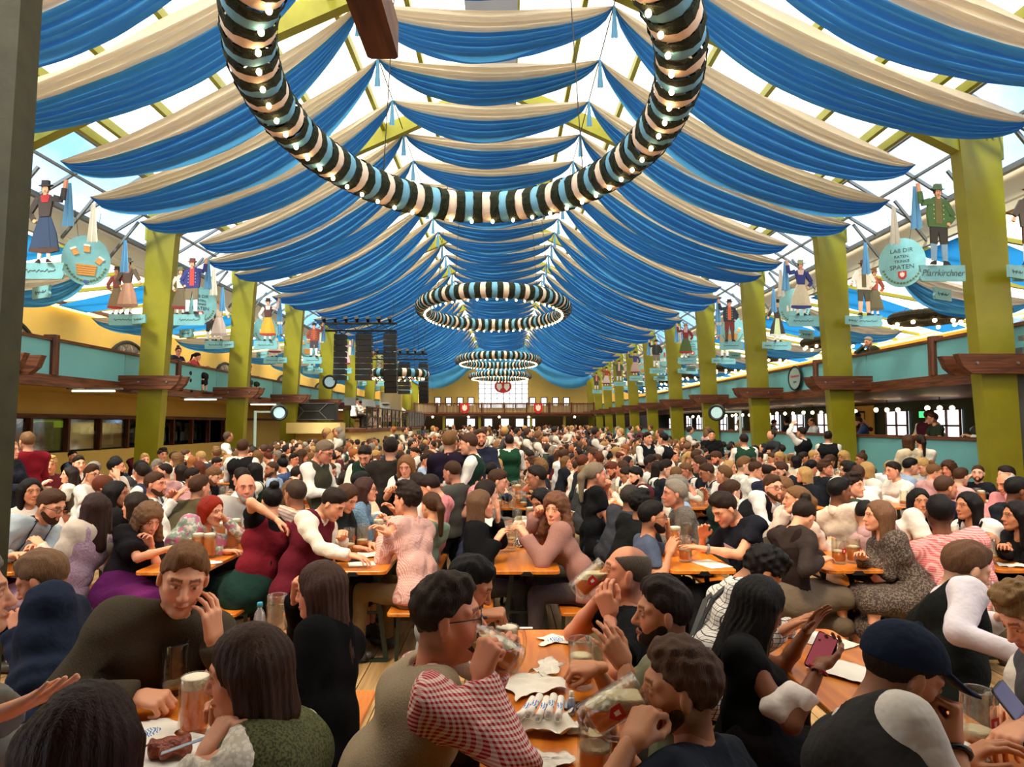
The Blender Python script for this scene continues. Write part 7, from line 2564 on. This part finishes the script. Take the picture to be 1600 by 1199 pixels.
def figure(kind, c, arm=0, flip=1, hat=True):
    """list of (part name, polygons, colour, layer) of a painted board figure 1 unit high"""
    L = []
    hx = 0.01
    up_hand = (-0.26, 0.98) if arm else (-0.24, 0.52)
    if kind == 'm':
        L.append(('socks', [limb((-0.07, 0.05), (-0.06, 0.27), 0.03, 0.042), limb((0.09, 0.05), (0.08, 0.27), 0.03, 0.042)], c.get('socks', (214, 220, 222)), 0))
        L.append(('shoes', [[(-0.13, 0.0), (-0.04, 0.0), (-0.04, 0.05), (-0.1, 0.04)], [(0.06, 0.0), (0.16, 0.0), (0.13, 0.04), (0.07, 0.05)]], (24, 20, 18), 1))
        L.append(('breeches', [[(-0.11, 0.26), (-0.02, 0.25), (0.0, 0.42), (0.03, 0.25), (0.13, 0.26), (0.13, 0.52), (-0.11, 0.52)]], c['legs'], 1))
        L.append(('coat', [[(-0.13, 0.46), (0.15, 0.46), (0.16, 0.6), (0.14, 0.78), (0.05, 0.83), (-0.05, 0.83), (-0.13, 0.78), (-0.15, 0.6)]], c['coat'], 2))
        L.append(('shirt_front', [[(-0.035, 0.5), (0.05, 0.5), (0.05, 0.82), (-0.035, 0.82)]], c['shirt'], 3))
        w = 0.035
    else:
        L.append(('legs', [limb((-0.06, 0.04), (-0.05, 0.16), 0.02, 0.026), limb((0.07, 0.04), (0.06, 0.16), 0.02, 0.026)], (226, 222, 214), 0))
        L.append(('shoes', [[(-0.11, 0.0), (-0.03, 0.0), (-0.04, 0.045)], [(0.05, 0.0), (0.13, 0.0), (0.07, 0.045)]], (24, 20, 18), 1))
        L.append(('skirt', [[(-0.2, 0.13), (-0.08, 0.11), (0.06, 0.115), (0.21, 0.14), (0.16, 0.35), (0.08, 0.56), (-0.06, 0.56), (-0.15, 0.35)]], c['legs'], 1))
        L.append(('skirt_hem', [[(-0.2, 0.13), (-0.08, 0.11), (0.06, 0.115), (0.21, 0.14), (0.2, 0.18), (-0.19, 0.17)]], c.get('hem', (120, 24, 30)), 2))
        L.append(('apron', [[(-0.09, 0.17), (0.08, 0.17), (0.05, 0.54), (-0.04, 0.54)]], c.get('apron', c['legs']), 2))
        L.append(('dress_bodice', [[(-0.06, 0.55), (0.08, 0.55), (0.11, 0.78), (0.04, 0.82), (-0.03, 0.82), (-0.1, 0.78)]], c['coat'], 3))
        L.append(('collar', [[(-0.04, 0.72), (0.05, 0.72), (0.07, 0.81), (-0.06, 0.81)]], c['shirt'], 4))
        w = 0.032
    el = (-0.22, 0.74) if arm else (-0.2, 0.62)
    sl = c.get('sleeve', c['coat'])
    L.append(('sleeve', [limb((-0.1, 0.77), el, 0.04, w)], sl, 3))
    L.append(('sleeve', [limb(el, ((el[0] + up_hand[0]) / 2, (el[1] + up_hand[1]) / 2 + 0.02), w, 0.028)], sl, 3))
    L.append(('hand', [limb(((el[0] + up_hand[0]) / 2, (el[1] + up_hand[1]) / 2), up_hand, 0.02, 0.022)], None, 2))
    L.append(('sleeve', [limb((0.11, 0.77), (0.22, 0.6), 0.04, w), limb((0.22, 0.6), (0.16, 0.52), w, 0.026)], sl, 3))
    L.append(('hand', [circ(0.14, 0.5, 0.025, 0.022, 8)], None, 4))
    L.append(('face', [circ(hx, 0.885, 0.042, 0.055, 14), limb((hx, 0.8), (hx, 0.85), 0.022, 0.022)], None, 4))
    L.append(('hair', [[(hx - 0.05, 0.87), (hx - 0.045, 0.93), (hx, 0.95), (hx + 0.045, 0.93), (hx + 0.05, 0.87), (hx + 0.03, 0.915), (hx - 0.03, 0.915)]], c.get('hair', (40, 26, 18)), 5))
    for ex in (-0.015, 0.018):
        L.append(('eye', [circ(hx + ex, 0.895, 0.005, 0.004, 6)], (30, 20, 16), 5))
    L.append(('mouth', [circ(hx, 0.86, 0.012, 0.004, 6)], (150, 40, 34), 5))
    if hat:
        L.append(('hat', [[(hx - 0.1, 0.925), (hx - 0.05, 0.935), (hx - 0.045, 0.985), (hx + 0.045, 0.99), (hx + 0.05, 0.935), (hx + 0.1, 0.93), (hx + 0.06, 0.915), (hx - 0.06, 0.912)]], c.get('hat', (30, 26, 24)), 6))
    if kind == 'm':
        for q in range(4):
            for sx_ in (-0.06, 0.075):
                L.append(('button', [circ(sx_, 0.56 + 0.055 * q, 0.007, 0.007, 6)], (230, 210, 150), 4))
    return [(n_, [[(flip * p[0], p[1]) for p in poly] for poly in polys], col, ly) for n_, polys, col, ly in L]


def cutout(kind, c, x, y, z, hgt, rot, label, arm=0, flip=1, hat=True, detail=True):
    o = empty('painted_figure', (x, y, z), rot, label=label, category='figure', group='painted board figures on the columns')
    for n_, polys, col, ly in figure(kind, c, arm, flip, hat):
        if not detail and n_ in ('eye', 'mouth', 'button', 'hair', 'collar', 'shoes'):
            continue
        m = MB()
        for p in polys:
            m.prism([(a * hgt, b * hgt) for a, b in (p if flip > 0 else p[::-1])], -0.012 - 0.004 * ly, 0.01, 'y')
        m.build(n_, FLESH if col is None else pm_('%d_%d_%d' % tuple(col), col), o)
    return o


squig = pm_('squiggle', (70, 90, 90))


def name_board(x, y, z, w, rot, label, text=None, h_=0.26, tail=1):
    o = empty('name_board', (x, y, z), rot, label=label, category='sign', group='blue name boards on the columns')
    e = tail * w / 2
    pts = [(-w / 2, 0), (w / 2, 0), (w / 2, h_), (-w / 2, h_)]
    if tail > 0:
        pts = [(-w / 2, 0), (w / 2 - 0.03, 0.0), (w / 2, h_ * 0.3), (w / 2 - 0.03, h_ * 0.55), (w / 2, h_), (-w / 2, h_)]
    elif tail < 0:
        pts = [(-w / 2 + 0.03, 0), (w / 2, 0), (w / 2, h_), (-w / 2, h_), (-w / 2 + 0.03, h_ * 0.55), (-w / 2, h_ * 0.3)]
    MB().prism(pts, -0.02, 0.02, 'y').build('board', bluesign, o)
    if text:
        text_obj(text, 0.155, squig, o, (0.0, -0.024, h_ / 2), 0.3, min(1, w / 0.9), True)
    else:
        n_ = 22
        m = MB()
        m.tube([(-w * 0.32 + w * 0.64 * i / n_, -0.022, h_ * 0.5 + 0.035 * math.sin(i * 2.1) * (0.5 + 0.5 * math.sin(i * 0.9))) for i in range(n_ + 1)], 0.006, 4)
        m.build('faded_lettering', squig, o)
    return o


BZ = 4.42
FH = 1.34
FIG = {
    (1, 0, 'in'): ('m', W_(coat=(70, 104, 46), shirt=(110, 100, 50), legs=(44, 40, 26), socks=(132, 164, 186), hat=(76, 104, 66)), 'man in green jacket and green brimmed hat'),
    (1, 0, 'out'): ('m', W_(coat=(66, 54, 44), shirt=(36, 44, 76), legs=(70, 40, 36), hat=(130, 34, 40)), 'man in grey-brown coat with dark red cap'),
    (1, 1, 'in'): ('f', W_(coat=(42, 48, 118), shirt=(222, 190, 170), legs=(206, 192, 160), hem=(52, 54, 120), apron=(200, 186, 156), hat=(150, 160, 120)), 'woman in blue bodice and cream flowered skirt'),
    (1, 1, 'out'): ('m', W_(coat=(214, 200, 180), shirt=(90, 76, 40), legs=(66, 60, 40), socks=(216, 170, 136), hat=(92, 58, 38)), 'man in white shirt and leather shorts'),
    (1, 1, 'out2'): ('f', W_(coat=(160, 66, 40), shirt=(180, 90, 60), legs=(96, 88, 60), hem=(80, 74, 52), hat=(150, 100, 60)), 'woman in rust bodice and olive skirt'),
    (1, 2, 'in'): ('m', W_(coat=(36, 48, 58), shirt=(214, 96, 50), legs=(120, 40, 30), socks=(90, 60, 40)), 'man in long dark coat with orange shirt'),
    (1, 2, 'out'): ('f', W_(coat=(48, 36, 32), shirt=(90, 60, 50), legs=(44, 44, 40), hem=(210, 208, 190), apron=(190, 200, 150)), 'woman in dark dress with striped apron'),
    (1, 3, 'in'): ('f', W_(coat=(120, 30, 30), shirt=(200, 160, 150), legs=(70, 92, 40), hem=(170, 34, 30), hat=(150, 110, 60)), 'woman in red bodice and green skirt'),
    (1, 3, 'out'): ('m', W_(coat=(150, 116, 80), shirt=(200, 180, 160), legs=(96, 76, 52)), 'man in light brown coat'),
    (1, 4, 'in'): ('m', W_(coat=(30, 32, 34), shirt=(54, 58, 56), legs=(120, 108, 90)), 'man in black jacket, hands at his hips'),
    (1, 4, 'out'): ('f', W_(coat=(150, 60, 52), shirt=(210, 180, 160), legs=(200, 190, 170)), 'woman in pink bodice'),
    (-1, 0, 'in'): ('f', W_(coat=(56, 44, 40), shirt=(160, 30, 34), legs=(34, 54, 84), hem=(70, 44, 38), hat=(30, 26, 26)), 'woman with red scarf and long blue skirt'),
    (-1, 1, 'in'): ('m', W_(coat=(42, 46, 110), shirt=(190, 60, 50), legs=(112, 98, 76), hat=(110, 56, 40)), 'boy in dark blue jacket with raised arm'),
    (-1, 1, 'in2'): ('f', W_(coat=(206, 196, 176), shirt=(220, 200, 170), legs=(98, 84, 60), hat=(90, 100, 70)), 'girl in white blouse and leather shorts'),
    (-1, 1, 'out'): ('f', W_(coat=(86, 70, 56), shirt=(190, 110, 90), legs=(196, 150, 130), apron=(214, 170, 150), hem=(150, 110, 96), hat=(110, 106, 100)), 'woman in grey shawl and pink flowered skirt'),
    (-1, 1, 'out2'): ('f', W_(coat=(130, 40, 44), shirt=(160, 100, 80), legs=(126, 108, 84), hem=(170, 28, 36)), 'woman in red bodice and skirt with red hem'),
    (-1, 2, 'in'): ('f', W_(coat=(70, 36, 30), shirt=(220, 200, 190), legs=(186, 140, 34), apron=(196, 150, 44), hem=(150, 44, 28), sleeve=(220, 200, 190)), 'woman in brown bodice and golden skirt'),
    (-1, 2, 'out'): ('f', W_(coat=(206, 190, 170), shirt=(190, 150, 120), legs=(214, 200, 196), apron=(224, 210, 206), hem=(190, 170, 170), hat=(216, 190, 140)), 'woman in white dress and cream headscarf'),
    (-1, 2, 'out2'): ('m', W_(coat=(34, 40, 56), shirt=(90, 60, 50), legs=(30, 30, 32)), 'man in dark blue coat and black breeches'),
    (-1, 3, 'in'): ('m', W_(coat=(122, 50, 30), shirt=(160, 70, 40), legs=(60, 44, 50), socks=(190, 210, 220)), 'man in rust-brown jacket'),
    (-1, 3, 'out'): ('f', W_(coat=(60, 44, 40), shirt=(200, 180, 160), legs=(216, 204, 190)), 'woman in white apron over dark skirt'),
    (-1, 4, 'in'): ('f', W_(coat=(180, 150, 160), shirt=(210, 190, 190), legs=(196, 160, 170)), 'woman in pale pink dress'),
}
PALS = [W_(coat=(150, 40, 40), shirt=(220, 200, 190), legs=(200, 180, 170)), W_(coat=(60, 80, 50), shirt=(200, 160, 140), legs=(90, 60, 50)), W_(coat=(50, 60, 110), shirt=(220, 200, 180), legs=(180, 150, 140)), W_(coat=(90, 60, 50), shirt=(210, 120, 80), legs=(60, 50, 50))]
for k in range(9):
    y = BAY0 + BAY * k
    for side in (1, -1):
        sn_ = SIDE[side]
        xi_, xo_ = mxx(7.42, side), mxx(8.22, side)
        det = k < 4
        oc = '%s %s column' % (ORD[k], sn_)
        name_board(xi_ - side * 0.36, y - 0.16, BZ - 0.26, 0.74, 0, 'pale blue name board on the hall side of the %s' % oc, 'Pfarrkirchner' if (k == 0 and side == 1) else None, tail=-side)
        if k < 6:
            name_board(xi_ - side * 0.12, y + 0.22, BZ - 0.50, 0.5, side * 0.5, 'smaller slanting blue board below, behind the %s' % oc, None, 0.2, tail=-side)
        if not (k == 0 and side == -1):
            name_board(xo_ + side * 0.36, y - 0.16, BZ - 0.26, 0.74, 0, 'pale blue name board on the aisle side of the %s' % oc, None, tail=side)
        if k < 6:
            name_board(xo_ - side * 0.06, y - 0.3, BZ - 0.24, 0.46, side * 0.45, 'slanting blue board crossing the front of the %s' % oc, None, 0.2, tail=0)
        for slot, dx, ar in (('in', xi_ - side * 0.42, 1), ('in2', xi_ - side * 0.12, 0), ('out', xo_ + side * 0.28, 0), ('out2', xo_ + side * 0.58, 0)):
            sp = FIG.get((side, k, slot))
            if sp is None:
                if slot in ('in2', 'out2') or k < 3:
                    continue
                pc_ = PALS[(k * 3 + (slot == 'in') + (side > 0) * 2) % 4]
                kd = 'mf'[(k + (slot == 'in') + (side > 0)) % 2]
                sp = (kd, pc_, 'small painted %s' % ('man' if kd == 'm' else 'woman'))
            wh = 'hall' if slot.startswith('in') else 'aisle'
            cutout(sp[0], sp[1], dx, y - 0.19 + (0.08 if slot.endswith('2') else 0), BZ, FH * (0.86 if slot.endswith('2') else 1), side * 0.18, '%s, %s side of %s' % (sp[2], wh, oc), arm=ar, flip=side, detail=det)
        # ribbons in the figures' hands
        for j, (dxr, dyr, dzr) in enumerate(((-0.76, -0.18, FH * 0.97), (-0.3, 1.2, 1.42), (0.5, -1.4, 1.42))):
            if k < 5:
                link('ribbon', rib_me[j % 2], None, (xi_ + side * dxr, y + dyr, BZ + dzr), label='hanging ribbon at swag end, %s of the %s' % (('by the raised hand', 'beyond', 'in front')[j], oc), category='ribbon', group='ribbons at the swag ends').scale = (1.6, 1.6, 1.25)

# oval hanging boards ---------------------------------------------------------
leafm = pm_('ivy', (84, 104, 50))


def oval(x, y, z, rot, kind, label):
    o = empty('oval_board', (x, y, z), rot, label=label, category='sign', group='oval boards hanging between columns')
    MB().prism(circ(0, 0, 0.42, 0.5, 36), -0.015, 0.015, 'y').build('board', bluesign, o)
    lv = MB()
    for i in range(16):
        a = math.radians(200 + i * 9.4)
        c_ = (0.35 * math.cos(a), 0.42 * math.sin(a))
        lv.prism([(c_[0] + 0.035 * math.cos(t) * (1 if j % 2 else 0.45), c_[1] + 0.035 * math.sin(t) * (1 if j % 2 else 0.45)) for j, t in enumerate([i + q * math.pi / 4 for q in range(8)])], -0.02, -0.015, 'y')
    lv.build('ivy_border', leafm, o, kind='stuff')
    if kind == 'text':
        for i, (t_, s_) in enumerate((('LAß DIR', 0.115), ('RATEN,', 0.08), ('TRINKE', 0.08), ('SPATEN', 0.125))):
            text_obj(t_, s_, pm_('ink', (50, 70, 78)), o, (0, -0.018, (0.21, 0.1, 0.0, -0.13)[i]))
        emblem(o, (0, -0.016, -0.25), 0.15)
    elif kind == 'basket':
        m = pm_('wicker', (206, 140, 60))
        for i in range(5):
            z0 = -0.3 + i * 0.045
            MB().prism([(-0.15 - i * 0.006, z0), (0.15 + i * 0.006, z0), (0.155 + i * 0.006, z0 + 0.036), (-0.155 - i * 0.006, z0 + 0.036)], -0.024, -0.015, 'y').build('wicker_band', m, o)
        for (cx, cz, a) in ((-0.2, 0.16, 0.5), (0.0, 0.24, 0.0), (0.22, 0.02, -0.6)):
            R2 = np.array([[math.cos(a), -math.sin(a)], [math.sin(a), math.cos(a)]])
            MB().prism([tuple(R2 @ np.array(p) + (cx, cz)) for p in ((-0.05, -0.07), (0.05, -0.07), (0.05, 0.07), (-0.05, 0.07))], -0.024, -0.015, 'y').build('painted_mug', pm_('mug_orange', (220, 150, 80)), o)
            MB().prism([tuple(R2 @ np.array(p) + (cx, cz)) for p in ((-0.055, 0.045), (0.055, 0.045), (0.055, 0.085), (-0.055, 0.085))], -0.027, -0.02, 'y').build('painted_foam', white, o)
        MB().prism(circ(0, -0.43, 0.04, 0.035, 10), -0.024, -0.015, 'y').build('blue_medallion', pm_('medal_blue', (60, 80, 160)), o)
    else:
        MB().prism([(-0.02, 0.34), (0.05, 0.3), (0.06, 0.12), (0.0, 0.06), (-0.05, 0.16), (-0.03, 0.28)], -0.024, -0.015, 'y').build('painted_bird', pm_('bird_red', (170, 60, 50)), o)
        for i in range(4):
            MB().prism([(-0.2 + i * 0.1, -0.14), (-0.14 + i * 0.1, -0.12), (-0.16 + i * 0.1, 0.04), (-0.2 + i * 0.1, 0.02)], -0.024, -0.015, 'y').build('painted_loop', white, o)
    MB().tube([(0.15, 0, 0.46), (0.22, 0, 1.0)], 0.004, 4).tube([(-0.15, 0, 0.46), (-0.22, 0, 1.0)], 0.004, 4).build('hanging_wire', black, o)


for k in range(6):
    y = 13.35 + BAY * k
    oval(mxx(8.05, 1), y, 5.12, -0.62, ('text', 'bird', 'basket')[k % 3], 'oval pale blue board, right side, between %s and %s columns%s' % (ORD[k], ORD[k + 1], ', with lettering' if k == 0 else ''))
    oval(mxx(8.05, -1), y, 5.12, 0.62, ('basket', 'text', 'bird')[k % 3], 'oval pale blue board, left side, between %s and %s columns%s' % (ORD[k], ORD[k + 1], ', with basket and mugs' if k == 0 else ''))

# round signs -------------------------------------------------------------------
ringm = pm_('ring_black', (16, 22, 20))
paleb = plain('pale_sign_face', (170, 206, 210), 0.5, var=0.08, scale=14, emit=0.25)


def round_sign(loc, r, rot, label, post=0, face=None, mat=None, squash=1.0):
    o = empty('round_sign', tuple(loc), rot, label=label, category='sign')
    MB().prism(circ(0, 0, r * squash, r, 28), -0.02, 0.02, 'y').build('sign_face', mat or paleb, o)
    MB().tube([(r * squash * math.cos(i * math.pi / 14), 0, r * math.sin(i * math.pi / 14)) for i in range(28)], 0.05, 6, closed=True).build('ring', ringm, o)
    if post:
        MB().bar((r * post, 0, 0.02), (r * post * 3.2, 0, 0.02), 0.05).bar((r * post * 3.2, 0, 0.05), (r * post * 3.2, 0, -loc[2]), 0.07).build('sign_post', plain('pale_post', (150, 170, 160), 0.5), o)
    return o


sg = round_sign(at_d(1120, 645, 20.0), 0.21, -0.5, 'small round pale blue sign with black ring on a post, right side', 1, squash=1)
sg = round_sign(at_d(436, 645, 20.3), 0.21, 0.5, 'small round pale blue sign with black ring on a post, left side', -1, squash=1)
sg = round_sign(at_d(515, 597, 27.5), 0.25, 0.4, 'round white sign with black ring beside the stage loudspeakers')
c = at_d(1246, 595, 19.6)
rs = empty('ring_sign', (8.53, c[1], 3.2), -math.pi / 2, label='round sign with red lettering in a black ring on the right gallery', category='sign')
MB().prism(circ(0, 0, 0.42, 0.33, 32), 0.0, 0.03, 'y').build('sign_face', plain('sign_grey_blue', (150, 176, 172), 0.6), rs)
MB().tube([(0.42 * math.cos(i * math.pi / 16), 0, 0.34 * math.sin(i * math.pi / 16)) for i in range(32)], 0.028, 6, closed=True).build('ring', ringm, rs)
for t_, z_, s_, m_ in (('Ochsenbraterei', 0.02, 0.125, red), ('35 Jahre', -0.14, 0.09, squig)):
    text_obj(t_, s_, m_, rs, (0, -0.003, z_), 0, 0.78)
# stage ------------------------------------------------------------------------------
SX0, SX1, SY0, SY1, SZ = -8.1, -5.35, 26.0, 45.0, 1.55
cream = plain('stage_cream', (208, 180, 112), 0.7, var=0.06, scale=2)
MB().box(SX0, SX1, SY0, SY1, 0, SZ).build('floor_stage', cream, kind='structure')
MB().box(SX0 - 0.1, SX1 + 0.1, SY0 - 0.1, SY1, SZ, SZ + 0.12).build('trim_90', brown_y, kind='structure')
MB().box(SX0, SX0 + 2.0, SY0 - 0.9, SY0 - 0.1, 1.5, 1.9).build('trim_91', cream, kind='structure')
rl_ = empty('stage_railing', (SX1, (SY0 + SY1) / 2, SZ + 0.12), label='dark metal railing along the hall side of the stage', category='railing')
MB().bar((0, -9.3, 0.85), (0, 9.3, 0.85), 0.05).bar((0, -9.3, 0.45), (0, 9.3, 0.45), 0.03).build('rail', black, rl_)
pmesh = MB().bar((0, 0, 0), (0, 0, 0.85), 0.05).mesh('post', black)
bmesh_ = MB().bar((0, 0, 0.05), (0, 1.15, 0.8), 0.025).mesh('brace', black)
for i in range(17):
    link('post', pmesh, rl_, (0, -9.3 + i * 1.16, 0))
    link('brace', bmesh_, rl_, (0, -9.3 + i * 1.16, 0))
ntm, nt, b = new_mat('net_mesh')
tc = nt.nodes.new('ShaderNodeTexCoord')
br = nt.nodes.new('ShaderNodeTexBrick')
br.inputs['Scale'].default_value = 6
mx = nt.nodes.new('ShaderNodeMixShader')
tr = nt.nodes.new('ShaderNodeBsdfTransparent')
b.inputs['Base Color'].default_value = lin((120, 116, 112))
mx.inputs['Fac'].default_value = 0.55
nt.links.new(tr.outputs[0], mx.inputs[1])
nt.links.new(b.outputs[0], mx.inputs[2])
nt.links.new(mx.outputs[0], nt.nodes['Material Output'].inputs['Surface'])
MB().box(-0.01, 0.01, 2.0, 9.3, 0.05, 0.85).build('net_panel', ntm, rl_)
dr = empty('stage_drape', (SX1 + 0.16, 43, SZ - 0.1), label='green scalloped drape on the cream stage front', category='drape')
for i in range(6):
    pts = [(-3.0 + i * 1.0 + q * 0.1, -0.45 * math.sin(math.pi * q / 10)) for q in range(11)]
    MB().prism(pts[::-1], 0, 0.04, 'x').build('drape', plain('drape_green', (62, 84, 40), 0.9), dr)
cs_ = empty('equipment_case', tuple(at_d(496, 643, 26.4)), label='big black equipment case with hexagon ribs at the stage front', category='case')
MB().box(-0.75, 0.75, -0.3, 0.3, -0.34, 0.32).build('case_body', black, cs_)
rb = plain('case_rib', (74, 74, 72), 0.4)
MB().bar((-0.7, -0.31, 0.28), (-0.45, -0.31, 0), 0.03).bar((-0.7, -0.31, -0.3), (-0.45, -0.31, 0), 0.03).bar((-0.45, -0.31, 0), (0.15, -0.31, 0), 0.03).bar((0.15, -0.31, 0), (0.45, -0.31, 0.28), 0.03).bar((0.15, -0.31, 0), (0.45, -0.31, -0.3), 0.03).bar((-0.75, -0.31, 0.3), (0.75, -0.31, 0.3), 0.03).bar((-0.75, -0.31, -0.32), (0.75, -0.31, -0.32), 0.03).build('case_ribs', rb, cs_)
# trusses with loudspeakers
cabm = plain('speaker_black', (17, 17, 18), 0.6, bump=0.2, scale=40)


def truss(y, x0, x1, z, label):
    o = empty('lighting_truss', ((x0 + x1) / 2, y, z), label=label, category='truss')
    w = (x1 - x0) / 2
    m = MB()
    for dy, dz in ((-0.15, 0), (0.15, 0), (-0.15, 0.3), (0.15, 0.3)):
        m.tube([(-w, dy, dz), (w, dy, dz)], 0.025, 6)
    m.build('chord', black, o)
    m = MB()
    n_ = int(w * 2 / 0.3)
    for i in range(n_):
        xa, xb = -w + i * 2 * w / n_, -w + (i + 1) * 2 * w / n_
        for dy in (-0.15, 0.15):
            m.tube([(xa, dy, 0 if i % 2 else 0.3), (xb, dy, 0.3 if i % 2 else 0)], 0.012, 5)
    m.build('lattice', black, o)
    for i in range(7):
        q = MB()
        xx = -w + (i + 0.6) * 2 * w / 7.2
        q.tube([(xx, -0.05, 0.36), (xx, -0.22, 0.5)], [0.06, 0.09], 10).bar((xx, 0, 0.3), (xx, 0, 0.4), 0.03)
        q.build('spotlight', black, o)
    for s_ in (-1, 1):
        MB().tube([(s_ * w * 0.9, 0, 0.3), (s_ * w * 0.9, 0, 3.2)], 0.01, 4).build('hanging_chain', black, o)


def line_array(px, d, ztop, w, n_, curve, label):
    c_ = at_d(px, 560, d)
    o = empty('line_array_loudspeaker', (c_[0], d, ztop), label=label, category='loudspeaker', group='hanging line array loudspeakers')
    z = 0
    yv = 0
    a = 0
    for i in range(n_):
        a += curve
        me_ = MB()
        h2 = 0.115
        me_.prism([(-0.22, -h2 + 0.01), (0.2, -h2 + 0.03), (0.2, h2 - 0.03), (-0.22, h2 - 0.01)], -w / 2, w / 2, 'x')
        c2 = me_.build('cabinet', cabm, o, loc=(0, yv, z - h2))
        c2.rotation_euler = (math.radians(a), 0, 0)
        z -= 0.235 * math.cos(math.radians(a))
        yv += 0.235 * math.sin(math.radians(a)) * 1.0
    MB().bar((-w / 2, 0, 0.06), (w / 2, 0, 0.06), 0.05).bar((0, -0.2, 0.06), (0, 0.2, 0.06), 0.05).build('fly_bar', black, o)


zt = at_d(560, 517, 27)[2]
truss(27.0, at_d(497, 515, 27)[0], at_d(620, 515, 27)[0], zt, 'black lighting truss over the stage front, nearest')
truss(36.0, at_d(583, 560, 36)[0], at_d(668, 560, 36)[0], at_d(583, 562, 36)[2], 'second black lighting truss farther along the stage')
line_array(532, 27, zt - 0.15, 0.45, 8, 0.0, 'left straight black loudspeaker column under the near truss')
line_array(569, 27.05, zt - 0.15, 0.62, 8, 0.0, 'middle wide black loudspeaker column under the near truss')
line_array(610, 27, zt - 0.15, 0.5, 10, 1.6, 'right curved black loudspeaker column under the near truss')
line_array(632, 36, at_d(583, 566, 36)[2] - 0.1, 0.6, 7, 0.0, 'straight loudspeaker column under the far truss')
line_array(662, 36, at_d(583, 566, 36)[2] - 0.1, 0.5, 9, 2.0, 'curved loudspeaker column under the far truss')
dk = empty('drum_kit', (-6.6, 34.5, SZ + 0.12), label='drum kit with cymbals in the middle of the stage', category='drum kit')
shell = plain('drum_shell', (150, 120, 104), 0.3)
for x_, y_, z_, r_, h_ in ((0, 0, 0.1, 0.32, 0.4), (-0.5, -0.1, 0.5, 0.2, 0.2), (0.1, -0.3, 0.6, 0.18, 0.2), (0.6, 0.1, 0.3, 0.24, 0.35)):
    MB().tube([(x_, y_, z_), (x_, y_, z_ + h_)], r_, 14).build('drum', shell, dk)
for x_, z_ in ((-0.7, 1.1), (0.5, 1.2)):
    MB().tube([(x_, 0, 0), (x_, 0, z_)], 0.015, 5).lathe([(0.26, z_), (0.02, z_ + 0.03)], 16, (x_, 0, 0)).build('cymbal', plain('brass', (190, 150, 60), 0.3, metal=0.8), dk)
ss = empty('stage_screen', (-6.2, 36.8, SZ + 0.12), label='pale framed transparent screen standing on the stage', category='screen')
MB().box(-0.55, 0.55, -0.02, 0.02, 0.3, 1.9).build('screen_pane', glassy('screen_plastic', (236, 226, 206), 0.1, 0.45, (220, 206, 180)), ss)
MB().bar((-0.58, 0, 0), (-0.58, 0, 1.95), 0.06).bar((0.58, 0, 0), (0.58, 0, 1.95), 0.06).bar((-0.58, 0, 1.95), (0.58, 0, 1.95), 0.06).build('screen_frame', cream, ss)
for i in range(7):
    m_s = empty('music_stand', (-6.4 + 0.3 * (i % 2), 28.0 + i * 2.1, SZ + 0.12), 0.5, label='black music stand on the stage, %s from its near end' % ORD[i], category='music stand', group='music stands')
    MB().tube([(0, 0, 0), (0, 0, 1.0)], 0.015, 5).tube([(-0.2, 0, 0), (0, 0, 0.3), (0.2, 0, 0)], 0.012, 5).build('stand', black, m_s)
    MB().add([(-0.25, -0.05, 0.95), (0.25, -0.05, 0.95), (0.25, 0.1, 1.28), (-0.25, 0.1, 1.28), (-0.25, -0.03, 0.94), (0.25, -0.03, 0.94), (0.25, 0.12, 1.27), (-0.25, 0.12, 1.27)], [(0, 1, 2, 3), (7, 6, 5, 4), (0, 4, 5, 1), (1, 5, 6, 2), (2, 6, 7, 3), (3, 7, 4, 0)]).build('desk', steel, m_s)
for i, (x_, y_) in enumerate(((-6.6, 29.5), (-7.0, 31.5), (-6.3, 39.5), (-7.2, 33.2))):
    person_from((0, 3, 1, 5)[i], x_, y_, SZ + 0.12, 0.6, 'musician in white shirt seated on the stage, %s from its near end' % ORD[i], group='musicians', skin=SKIN['fair'], hc=HAIRC['dark'], sc=WHITE, vc=(110, 60, 50))
